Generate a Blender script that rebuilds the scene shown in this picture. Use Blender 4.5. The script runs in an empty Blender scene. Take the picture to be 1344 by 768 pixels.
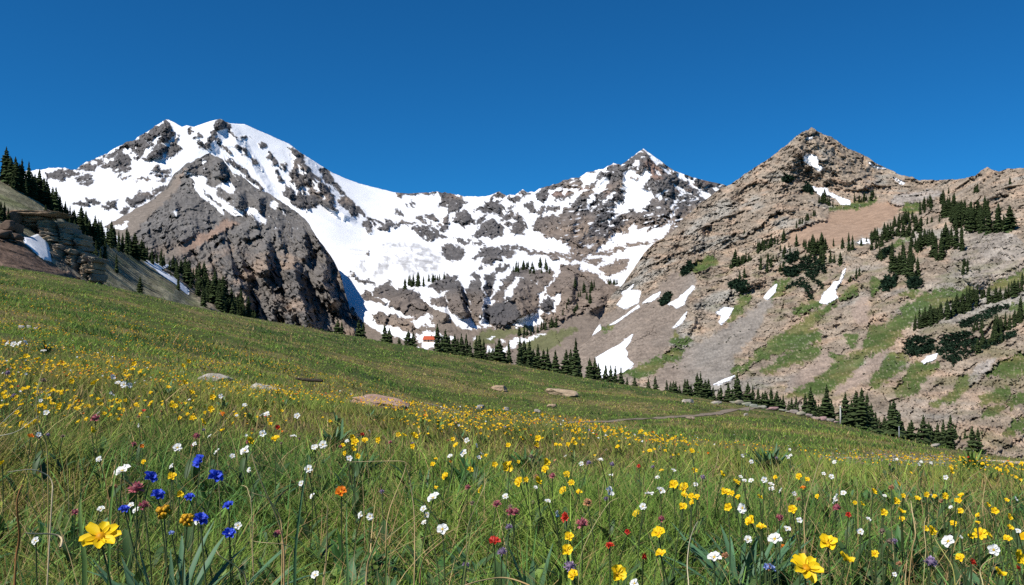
import bpy, math, random
import numpy as np

# ------------------------------------------------------------------ basics
F = 1164.0            # focal length in photograph pixels
CU, CV = 672.0, 440.0  # principal point (photograph is 1344 x 768)
scene = bpy.context.scene
COL = scene.collection
RNG = np.random.default_rng(7)
random.seed(7)


def unproject(u, v, d):
    u, v, d = np.asarray(u, float), np.asarray(v, float), np.asarray(d, float)
    return np.stack([(u - CU) / F * d, d + 0 * u, -(v - CV) / F * d], -1)


# ------------------------------------------------------------------ noise
_g = np.random.default_rng(11)
_PERM = _g.permutation(256).astype(np.int64)
_PERM = np.concatenate([_PERM, _PERM, _PERM])
_GR = _g.normal(size=(256, 3))
_GR /= np.linalg.norm(_GR, axis=1)[:, None]
_GR = _GR.astype(np.float32)
_RT = _g.random(256)


def pnoise(x, y, z):
    x, y, z = np.broadcast_arrays(x, y, z)
    xi, yi, zi = np.floor(x), np.floor(y), np.floor(z)
    fx, fy, fz = (x - xi).astype(np.float32), (y - yi).astype(np.float32), (z - zi).astype(np.float32)
    xi, yi, zi = xi.astype(np.int64) & 255, yi.astype(np.int64) & 255, zi.astype(np.int64) & 255
    fd = lambda t: t * t * t * (t * (t * 6 - 15) + 10)
    wx, wy, wz = fd(fx), fd(fy), fd(fz)
    out = np.zeros(x.shape, np.float32)
    for dx in (0, 1):
        a = _PERM[xi + dx]
        ux = wx if dx else 1 - wx
        for dy in (0, 1):
            b = _PERM[a + yi + dy]
            uy = wy if dy else 1 - wy
            for dz in (0, 1):
                g = _GR[_PERM[b + zi + dz]]
                uz = wz if dz else 1 - wz
                out += ux * uy * uz * (g[..., 0] * (fx - dx) + g[..., 1] * (fy - dy) + g[..., 2] * (fz - dz))
    return out * 1.5


def fbm(x, y, z, octaves=4, gain=0.5, lac=2.03):
    a, s, t = 1.0, 0.0, 0.0
    for o in range(octaves):
        s = s + a * pnoise(x + 17.3 * o, y - 9.1 * o, z + 3.7 * o)
        t += a
        a *= gain
        x, y, z = x * lac, y * lac, z * lac
    return s / t * 1.3


def ridged(x, y, z, octaves=4, gain=0.55, lac=2.07):
    a, s, t = 1.0, 0.0, 0.0
    w = 1.0
    for o in range(octaves):
        n = 1 - np.abs(pnoise(x + 31.7 * o, y + 5.3 * o, z - 11.9 * o)) * 1.6
        n = np.clip(n, 0, 1) ** 2
        s = s + a * n * w
        w = np.clip(n * 1.4, 0.25, 1)
        t += a
        a *= gain
        x, y, z = x * lac, y * lac, z * lac
    return s / t


def facet(u, v, scale, stretch=1.0, ang=0.0, seed=0, tilt=1.0):
    """broken rock: every cell of a jittered grid is a plane of its own height and tilt; about -1..1"""
    ca, sa = math.cos(ang), math.sin(ang)
    p = (u * ca + v * sa) / (scale * stretch); q = (-u * sa + v * ca) / scale
    pi, qi = np.floor(p).astype(np.int64), np.floor(q).astype(np.int64)
    bd = np.full(u.shape, 9e9); out = np.zeros(u.shape)
    rnd = lambda a, b, k: _RT[(_PERM[(_PERM[(a + 37 * seed) & 255] + (b & 255)) & 255] + k * 53) & 255]
    for a in (-1, 0, 1):
        for b in (-1, 0, 1):
            ci, cj = pi + a, qi + b
            cx, cy = ci + 0.1 + 0.8 * rnd(ci, cj, 1), cj + 0.1 + 0.8 * rnd(ci, cj, 2)
            dx, dy = p - cx, q - cy
            dd = dx * dx + dy * dy
            m = dd < bd
            val = (rnd(ci, cj, 3) - 0.5) * 1.1 + tilt * ((rnd(ci, cj, 4) - 0.5) * 2.2 * dx + (rnd(ci, cj, 5) - 0.5) * 2.2 * dy)
            out = np.where(m, val, out); bd = np.where(m, dd, bd)
    return out


def sstep(a, b, x):
    t = np.clip((x - a) / (b - a), 0, 1)
    return t * t * (3 - 2 * t)


# ------------------------------------------------------------------ meshes
def new_mesh(name, verts, faces, smooth=True, attrs=None, mats=(), mat_index=None):
    """verts (N,3); faces: array (M,k) or list of arrays of different k."""
    if not isinstance(faces, (list, tuple)):
        faces = [faces]
    faces = [np.asarray(f, np.int32) for f in faces if len(f)]
    me = bpy.data.meshes.new(name)
    verts = np.asarray(verts, np.float32)
    me.vertices.add(len(verts))
    me.vertices.foreach_set('co', verts.ravel())
    loops = np.concatenate([f.ravel() for f in faces])
    sizes = np.concatenate([np.full(len(f), f.shape[1], np.int32) for f in faces])
    starts = np.concatenate([[0], np.cumsum(sizes)[:-1]]).astype(np.int32)
    me.loops.add(len(loops))
    me.loops.foreach_set('vertex_index', loops.astype(np.int32))
    me.polygons.add(len(sizes))
    me.polygons.foreach_set('loop_start', starts)
    me.polygons.foreach_set('loop_total', sizes)
    if mat_index is not None:
        me.polygons.foreach_set('material_index', np.asarray(mat_index, np.int32))
    me.polygons.foreach_set('use_smooth', np.full(len(sizes), bool(smooth)))
    for k, val in (attrs or {}).items():
        val = np.asarray(val, np.float32)
        if val.ndim == 2:
            at = me.attributes.new(k, 'FLOAT_COLOR', 'POINT')
            c = np.ones((len(val), 4), np.float32)
            c[:, :3] = val[:, :3]
            at.data.foreach_set('color', c.ravel())
        else:
            at = me.attributes.new(k, 'FLOAT', 'POINT')
            at.data.foreach_set('value', val)
    for m in mats:
        me.materials.append(m)
    me.update(calc_edges=True)
    return me


def add_obj(name, data, parent=None, loc=None):
    o = bpy.data.objects.new(name, data)
    COL.objects.link(o)
    if parent is not None:
        o.parent = parent
    if loc is not None:
        o.location = loc
    return o


def tag(o, label=None, cat=None, group=None, kind=None):
    if label: o['label'] = label
    if cat: o['category'] = cat
    if group: o['group'] = group
    if kind: o['kind'] = kind
    return o


class MB:
    """collects geometry (verts, tris, quads, vertex colours) for ONE mesh"""
    def __init__(s):
        s.v, s.t, s.q, s.c, s.n = [], [], [], [], 0

    def add(s, v, t=None, q=None, c=(1, 1, 1)):
        v = np.asarray(v, float)
        if t is not None and len(t): s.t.append(np.asarray(t, int) + s.n)
        if q is not None and len(q): s.q.append(np.asarray(q, int) + s.n)
        c = np.asarray(c, float)
        if c.ndim == 1: c = np.tile(c, (len(v), 1))
        s.v.append(v); s.c.append(c); s.n += len(v)

    def mesh(s, name, mat, smooth=True):
        fs = []
        if s.t: fs.append(np.concatenate(s.t))
        if s.q: fs.append(np.concatenate(s.q))
        return new_mesh(name, np.concatenate(s.v), fs, smooth, {'albedo': np.concatenate(s.c)}, [mat])

    def tube(s, pts, rad, sides=6, c=(1, 1, 1), cap=True):
        pts = np.asarray(pts, float); n = len(pts)
        rad = np.broadcast_to(np.asarray(rad, float), (n,))
        tan = np.gradient(pts, axis=0)
        tan /= np.linalg.norm(tan, axis=1)[:, None] + 1e-12
        ref = np.array([0.31, 0.17, 0.93]) if abs(tan[:, 2]).mean() < 0.8 else np.array([0.93, 0.2, 0.31])
        a = np.cross(tan, ref); a /= np.linalg.norm(a, axis=1)[:, None] + 1e-12
        b = np.cross(tan, a)
        th = np.arange(sides) / sides * 2 * math.pi
        ring = pts[:, None] + rad[:, None, None] * (np.cos(th)[None, :, None] * a[:, None] + np.sin(th)[None, :, None] * b[:, None])
        v = ring.reshape(-1, 3)
        q = [(i * sides + k, i * sides + (k + 1) % sides, (i + 1) * sides + (k + 1) % sides, (i + 1) * sides + k)
             for i in range(n - 1) for k in range(sides)]
        t = []
        if cap:
            v = np.concatenate([v, pts[:1], pts[-1:]])
            m = n * sides
            t = [(m, (k + 1) % sides, k) for k in range(sides)] + [(m + 1, (n - 1) * sides + k, (n - 1) * sides + (k + 1) % sides) for k in range(sides)]
        cc = np.asarray(c, float)
        if cc.ndim == 2 and len(cc) == n:
            cc = np.repeat(cc, sides, 0)
            if cap: cc = np.concatenate([cc, cc[:1], cc[-1:]])
        s.add(v, t, q, cc)


# ------------------------------------------------------------------ materials
def mat_attr(name, rough=0.85, spec=0.2, var=None, bump=None, transl=0.0, attr='albedo', snow=False):
    """base colour from the mesh's own colour attribute, broken up by noise. var=(scale, amount); bump=(scale, strength, distance)"""
    m = bpy.data.materials.new(name)
    m.use_nodes = True
    nt = m.node_tree; N, L = nt.nodes, nt.links
    N.clear()
    out = N.new('ShaderNodeOutputMaterial')
    bs = N.new('ShaderNodeBsdfPrincipled')
    bs.inputs['Roughness'].default_value = rough
    bs.inputs['Specular IOR Level'].default_value = spec
    at = N.new('ShaderNodeAttribute'); at.attribute_name = attr
    col = at.outputs['Color']
    tc = N.new('ShaderNodeNewGeometry')
    for sc, amt in (var or ()):
        nz = N.new('ShaderNodeTexNoise'); nz.inputs['Scale'].default_value = sc
        nz.inputs['Detail'].default_value = 5; nz.inputs['Roughness'].default_value = 0.65
        L.new(tc.outputs['Position'], nz.inputs['Vector'])
        mr = N.new('ShaderNodeMapRange')
        mr.inputs['From Min'].default_value = 0.3; mr.inputs['From Max'].default_value = 0.7
        mr.inputs['To Min'].default_value = 1 - amt; mr.inputs['To Max'].default_value = 1 + amt
        L.new(nz.outputs['Fac'], mr.inputs['Value'])
        f = mr.outputs['Result']
        if snow:
            sa = N.new('ShaderNodeAttribute'); sa.attribute_name = 'snow'
            mx = N.new('ShaderNodeMix'); mx.data_type = 'FLOAT'
            L.new(sa.outputs['Fac'], mx.inputs['Factor'])
            L.new(f, mx.inputs['A']); mx.inputs['B'].default_value = 1.0
            f = mx.outputs['Result']
        vm = N.new('ShaderNodeVectorMath'); vm.operation = 'SCALE'
        L.new(col, vm.inputs[0]); L.new(f, vm.inputs['Scale'])
        col = vm.outputs['Vector']
    L.new(col, bs.inputs['Base Color'])
    if bump:
        nz = N.new('ShaderNodeTexNoise'); nz.inputs['Scale'].default_value = bump[0]
        nz.inputs['Detail'].default_value = 6; nz.inputs['Roughness'].default_value = 0.6
        L.new(tc.outputs['Position'], nz.inputs['Vector'])
        b = N.new('ShaderNodeBump'); b.inputs['Strength'].default_value = bump[1]; b.inputs['Distance'].default_value = bump[2]
        L.new(nz.outputs['Fac'], b.inputs['Height'])
        L.new(b.outputs['Normal'], bs.inputs['Normal'])
    if transl > 0:
        tr = N.new('ShaderNodeBsdfTranslucent'); L.new(col, tr.inputs['Color'])
        mx = N.new('ShaderNodeMixShader'); mx.inputs[0].default_value = transl
        L.new(bs.outputs[0], mx.inputs[1]); L.new(tr.outputs[0], mx.inputs[2])
        L.new(mx.outputs[0], out.inputs['Surface'])
    else:
        L.new(bs.outputs[0], out.inputs['Surface'])
    return m


M_ROCK = mat_attr('mountain_rock', 0.92, 0.1, var=[(0.09, 0.22), (0.45, 0.18)], bump=(0.35, 0.6, 2.0), snow=True)
M_NEARHILL = mat_attr('hill_ground', 0.95, 0.1, var=[(0.5, 0.25), (2.5, 0.2)], bump=(1.2, 0.6, 0.5), snow=True)
M_SNOW = mat_attr('old_snow', 0.6, 0.25, var=[(0.12, 0.03)], bump=(0.25, 0.25, 1.0))
M_SOIL = mat_attr('meadow_ground', 0.95, 0.1, var=[(0.6, 0.25), (6.0, 0.3)], bump=(14, 0.8, 0.03))
M_GRASS = mat_attr('grass_blades', 0.7, 0.08, transl=0.3)
M_NEEDLE = mat_attr('conifer_needles', 0.8, 0.15, transl=0.1)
M_BARK = mat_attr('conifer_bark', 0.9, 0.1)
M_STONE = mat_attr('boulder_stone', 0.9, 0.15, var=[(2.0, 0.2), (11.0, 0.2)], bump=(7, 0.7, 0.05))
M_PETAL = mat_attr('petals', 0.5, 0.2, transl=0.2)
M_STEM = mat_attr('stems_and_leaves', 0.55, 0.3, transl=0.15)
M_STRAW = mat_attr('dry_straw', 0.7, 0.2)
M_WOOD = mat_attr('weathered_wood', 0.85, 0.15, var=[(4.0, 0.2)], bump=(20, 0.5, 0.01))
M_PATH = mat_attr('trail_dirt', 0.95, 0.1, var=[(1.0, 0.2), (8.0, 0.2)])
M_PAINT = mat_attr('painted_surface', 0.6, 0.2, var=[(0.6, 0.1)])
# ------------------------------------------------------------------ outlines of snow, rock, scree and turf on the slopes
def Z(x0, y0, polys, s=5.12):
    return [[(x0 + x / s, y0 + y / s) for x, y in p] for p in polys]


def poly_sd(u, v, polys, lim=9.0):
    """signed distance (positive inside) to the union of polygons, clipped to +-lim; u, v flat arrays"""
    out = np.full(u.shape, -lim, np.float32)
    for P in polys:
        p = np.asarray(P, float)
        x0, y0 = p.min(0) - lim; x1, y1 = p.max(0) + lim
        idx = np.nonzero((u > x0) & (u < x1) & (v > y0) & (v < y1))[0]
        if not len(idx): continue
        x, y = u[idx], v[idx]
        d2 = np.full(x.shape, 1e9); ins = np.zeros(x.shape, bool)
        for i in range(len(p)):
            ax, ay = p[i]; bx, by = p[(i + 1) % len(p)]
            ex, ey = bx - ax, by - ay
            t = np.clip(((x - ax) * ex + (y - ay) * ey) / (ex * ex + ey * ey + 1e-9), 0, 1)
            d2 = np.minimum(d2, (x - ax - t * ex) ** 2 + (y - ay - t * ey) ** 2)
            c = ((ay > y) != (by > y)) & (x < ex * (y - ay) / (ey if ey else 1e-9) + ax)
            ins ^= c
        sd = np.where(ins, 1, -1) * np.sqrt(d2)
        out[idx] = np.maximum(out[idx], np.clip(sd, -lim, lim))
    return out


class TPS:
    def __init__(s, ctrl):
        c = np.asarray(ctrl, float)
        s.p = c[:, :2] / 100.0
        n = len(c)
        K = s.k(s.p, s.p) + 0.03 * np.eye(n)
        Pm = np.concatenate([np.ones((n, 1)), s.p], 1)
        A = np.block([[K, Pm], [Pm.T, np.zeros((3, 3))]])
        s.w = np.linalg.solve(A, np.concatenate([np.log(c[:, 2]), np.zeros(3)]))
        s.lo, s.hi = np.log(c[:, 2].min() * 0.8), np.log(c[:, 2].max() * 1.08)

    @staticmethod
    def k(a, b):
        r2 = ((a[:, None] - b[None]) ** 2).sum(-1)
        return 0.5 * r2 * np.log(r2 + 1e-12)

    def __call__(s, u, v):
        q = np.stack([u, v], -1) / 100.0
        n = len(s.p)
        r = s.w[n] + s.w[n + 1] * q[:, 0] + s.w[n + 2] * q[:, 1]
        for i in range(n):
            r2 = ((q - s.p[i]) ** 2).sum(-1)
            r += s.w[i] * 0.5 * r2 * np.log(r2 + 1e-12)
        return np.exp(np.clip(r, s.lo, s.hi))


def rib_disp(u, v, ribs):
    """ribs: (polyline, metres, width left, width right): ground bulging towards the valley along a crest"""
    out = np.zeros(u.shape)
    for line, A, wl, wr in ribs:
        p = np.asarray(line, float)
        m = max(wl, wr)
        x0, y0 = p.min(0) - m; x1, y1 = p.max(0) + m
        idx = np.nonzero((u > x0) & (u < x1) & (v > y0) & (v < y1))[0]
        x, y = u[idx], v[idx]
        best = np.full(x.shape, 1e9); sg = np.ones(x.shape); tt = np.zeros(x.shape)
        for i in range(len(p) - 1):
            ax, ay = p[i]; ex, ey = p[i + 1] - p[i]
            t = np.clip(((x - ax) * ex + (y - ay) * ey) / (ex * ex + ey * ey), 0, 1)
            dd = np.hypot(x - ax - t * ex, y - ay - t * ey)
            side = np.sign((x - ax) * ey - (y - ay) * ex)   # + on the right of a line running down
            upd = dd < best
            best = np.where(upd, dd, best); sg = np.where(upd, side, sg); tt = np.where(upd, (i + t) / (len(p) - 1), tt)
        w = np.where(sg < 0, wl, wr)
        fall = np.clip(1 - best / w, 0, 1)
        taper = np.clip(np.minimum(tt, 1 - tt) * 5 + 0.15, 0, 1)
        out[idx] = np.maximum(out[idx], A * fall * taper)
    return out


LAYERS = {}


def build_layer(name, ridge, base, ctrl, u0, u1, style, mat, label_kind='structure', step=1.0, jag=1.2, back=True):
    ridge = np.asarray(ridge, float); base = np.asarray(base, float)
    U = np.arange(u0, u1 + step, step)
    vt = np.interp(U, ridge[:, 0], ridge[:, 1])
    vb = np.interp(U, base[:, 0], base[:, 1])
    jn = fbm(U / 9.0, 0 * U + 3.1, 0 * U + u0 * 0.01, 3)
    jn2 = pnoise(U / 2.7, 0 * U + 1.7, 0 * U + 0.3)
    vt = vt + jag * (jn * 1.4 + jn2 * 0.6) * (style.get('jagmask')(U) if 'jagmask' in style else 1)
    nr = int(np.max(vb - vt) / step) + 2
    T = np.linspace(0, 1, nr)
    V = vt[None] + (vb - vt)[None] * T[:, None]
    UU = np.broadcast_to(U[None], V.shape)
    u, v = UU.ravel().copy(), V.ravel().copy()
    tps = TPS(ctrl)
    d0 = tps(u, v)
    P0 = unproject(u, v, d0)
    # wander the outlines a little so that no edge is a straight line
    wu = fbm(u / 14, v / 14, 0 * u + 2.2, 4) * 3.4 + pnoise(u / 3.1, v / 3.1, 0 * u + 7.7) * 1.2
    wv = fbm(u / 14, v / 14, 0 * u + 9.2, 4) * 3.4 + pnoise(u / 3.1, v / 3.1, 0 * u + 4.7) * 1.2
    wu = wu * .75 + facet(u, v, 8.5, 1.7, 0.8, 21, 1.3) * 2.6 + facet(u, v, 4.0, 1.6, 0.6, 23, 1.3) * 1.3
    wv = wv * .75 + facet(u, v, 8.5, 1.7, 0.8, 22, 1.3) * 2.6 + facet(u, v, 4.0, 1.6, 0.6, 24, 1.3) * 1.3
    disp, alb, snow = style['fn'](u, v, u + wu, v + wv, d0, P0)
    d = np.maximum(d0 + disp, 60)
    P = unproject(u, v, d)
    nc = len(U)
    idx = np.arange(nr * nc).reshape(nr, nc)
    verts, a, s = P, alb, snow
    if back:                      # the far side of the ridge
        rows_v, rows_a, rows_s = [], [], []
        top = P[:nc]
        for k in range(1, 7):
            bk = top.copy()
            hgt = 35.0 * k * style.get('back', 1.0)
            bk[:, 1] += hgt * 1.3
            bk[:, 0] *= bk[:, 1] / top[:, 1]
            bk[:, 2] = top[:, 2] * 1.0 - hgt + 6 * pnoise(top[:, 0] / 60, top[:, 2] / 60, 0 * top[:, 0] + k) * style.get('back', 1.0)
            bk[:, 2] = np.minimum(bk[:, 2], top[:, 2] * bk[:, 1] / top[:, 1] - hgt * 0.5)
            rows_v.append(bk); rows_a.append(alb[:nc]); rows_s.append(snow[:nc])
        rows_v, rows_a, rows_s = rows_v[::-1], rows_a[::-1], rows_s[::-1]
        verts = np.concatenate(rows_v + [P]); a = np.concatenate(rows_a + [alb]); s = np.concatenate(rows_s + [snow])
        idx = np.arange((nr + 6) * nc).reshape(nr + 6, nc)
    q = np.stack([idx[:-1, :-1], idx[1:, :-1], idx[1:, 1:], idx[:-1, 1:]], -1).reshape(-1, 4)
    me = new_mesh(name, verts, q, True, {'albedo': a, 'snow': s}, [mat])
    o = tag(add_obj(name, me), kind=label_kind)
    LAYERS[name] = dict(U=U, vt=vt, vb=vb, nr=nr, d=d.reshape(nr, nc), u=u, v=v, P=P, q=None, nc=nc)
    return o


def on_layer(name, u, v):
    """distance of the surface at photograph pixel (u, v)"""
    L = LAYERS[name]
    i = np.clip((u - L['U'][0]) / (L['U'][1] - L['U'][0]), 0, L['nc'] - 1.001)
    i0 = int(i)
    vt, vb = L['vt'][i0], L['vb'][i0]
    t = np.clip((v - vt) / (vb - vt), 0, 1) * (L['nr'] - 1)
    j0 = min(int(t), L['nr'] - 2)
    return float(L['d'][j0:j0 + 2, i0:i0 + 2].mean())


def lerp(a, b, t):
    return a + (np.asarray(b) - a) * t[:, None]


# ================================================================== A: the snowy range (left peak, cirque, centre peak)
A_RIDGE = [(-250, 262), (-120, 250), (0, 235), (20, 226), (57, 222), (73, 220), (85, 221), (100, 223), (106, 217), (130, 206),
           (149, 196), (165, 187), (177, 183), (196, 171), (208, 163), (219, 156), (227.5, 160), (239, 166.6), (245, 164.6), (255, 166.6),
           (264, 163), (284, 157), (289, 155.5), (296, 159), (301.6, 162), (321, 163), (333, 168.5), (348, 175), (366, 183), (379.7, 189),
           (397, 202), (424, 219), (436, 226.5), (454, 234.7), (473, 241.5), (497, 247.4), (518, 252.7), (536, 254), (559, 252.6), (573, 252),
           (591, 253.7), (604, 256.6), (622, 258), (637, 258.6), (655, 252), (665, 256.6), (676, 255.7), (686, 249), (694, 252.7), (700, 252),
           (711, 247), (729, 241.5), (747, 234.7), (760, 232.7), (772, 226.5), (792, 221), (805, 214), (815, 217), (825, 209), (836.7, 200.5),
           (844.5, 195), (856, 203.4), (872, 215), (885, 224), (899, 229), (910, 233), (926, 237), (949, 242), (1000, 262), (1080, 300)]
A_BASE = [(-250, 480), (1080, 480)]
A_CTRL = [(-150, 260, 2500), (-150, 430, 1500), (60, 223, 2550), (60, 330, 1450), (150, 270, 2050), (130, 208, 2750), (150, 320, 1600),
          (219, 157, 3000), (289, 156, 3050), (240, 220, 2600), (380, 192, 3150), (440, 228, 3250), (520, 253, 3350), (620, 258, 3350), (700, 251, 3350),
          (760, 233, 3300), (844, 195, 3250), (950, 242, 3100), (300, 230, 2700), (340, 230, 2800), (400, 275, 2580), (360, 300, 2400), (440, 300, 2500), (480, 320, 2450),
          (540, 300, 2750), (600, 305, 2720), (660, 305, 2650), (720, 310, 2600), (700, 332, 2350), (600, 335, 2280), (520, 350, 2080), (460, 380, 1800),
          (470, 435, 1420), (560, 440, 1320), (560, 395, 1560), (620, 370, 1720), (640, 415, 1450), (700, 360, 1850), (700, 425, 1330), (760, 400, 1430), (800, 330, 2500),
          (760, 295, 2800), (850, 265, 2850), (850, 310, 2450), (900, 290, 2650), (820, 370, 1700), (700, 455, 1250), (560, 480, 1200), (300, 480, 1300),
          (850, 440, 1300), (1000, 440, 1300), (1060, 320, 2300)]
Z1, Z2, Z3, Z4, Z5, Z8, Z9 = (40, 150), (200, 150), (360, 180), (540, 200), (700, 180), (460, 320), (620, 320)
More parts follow.
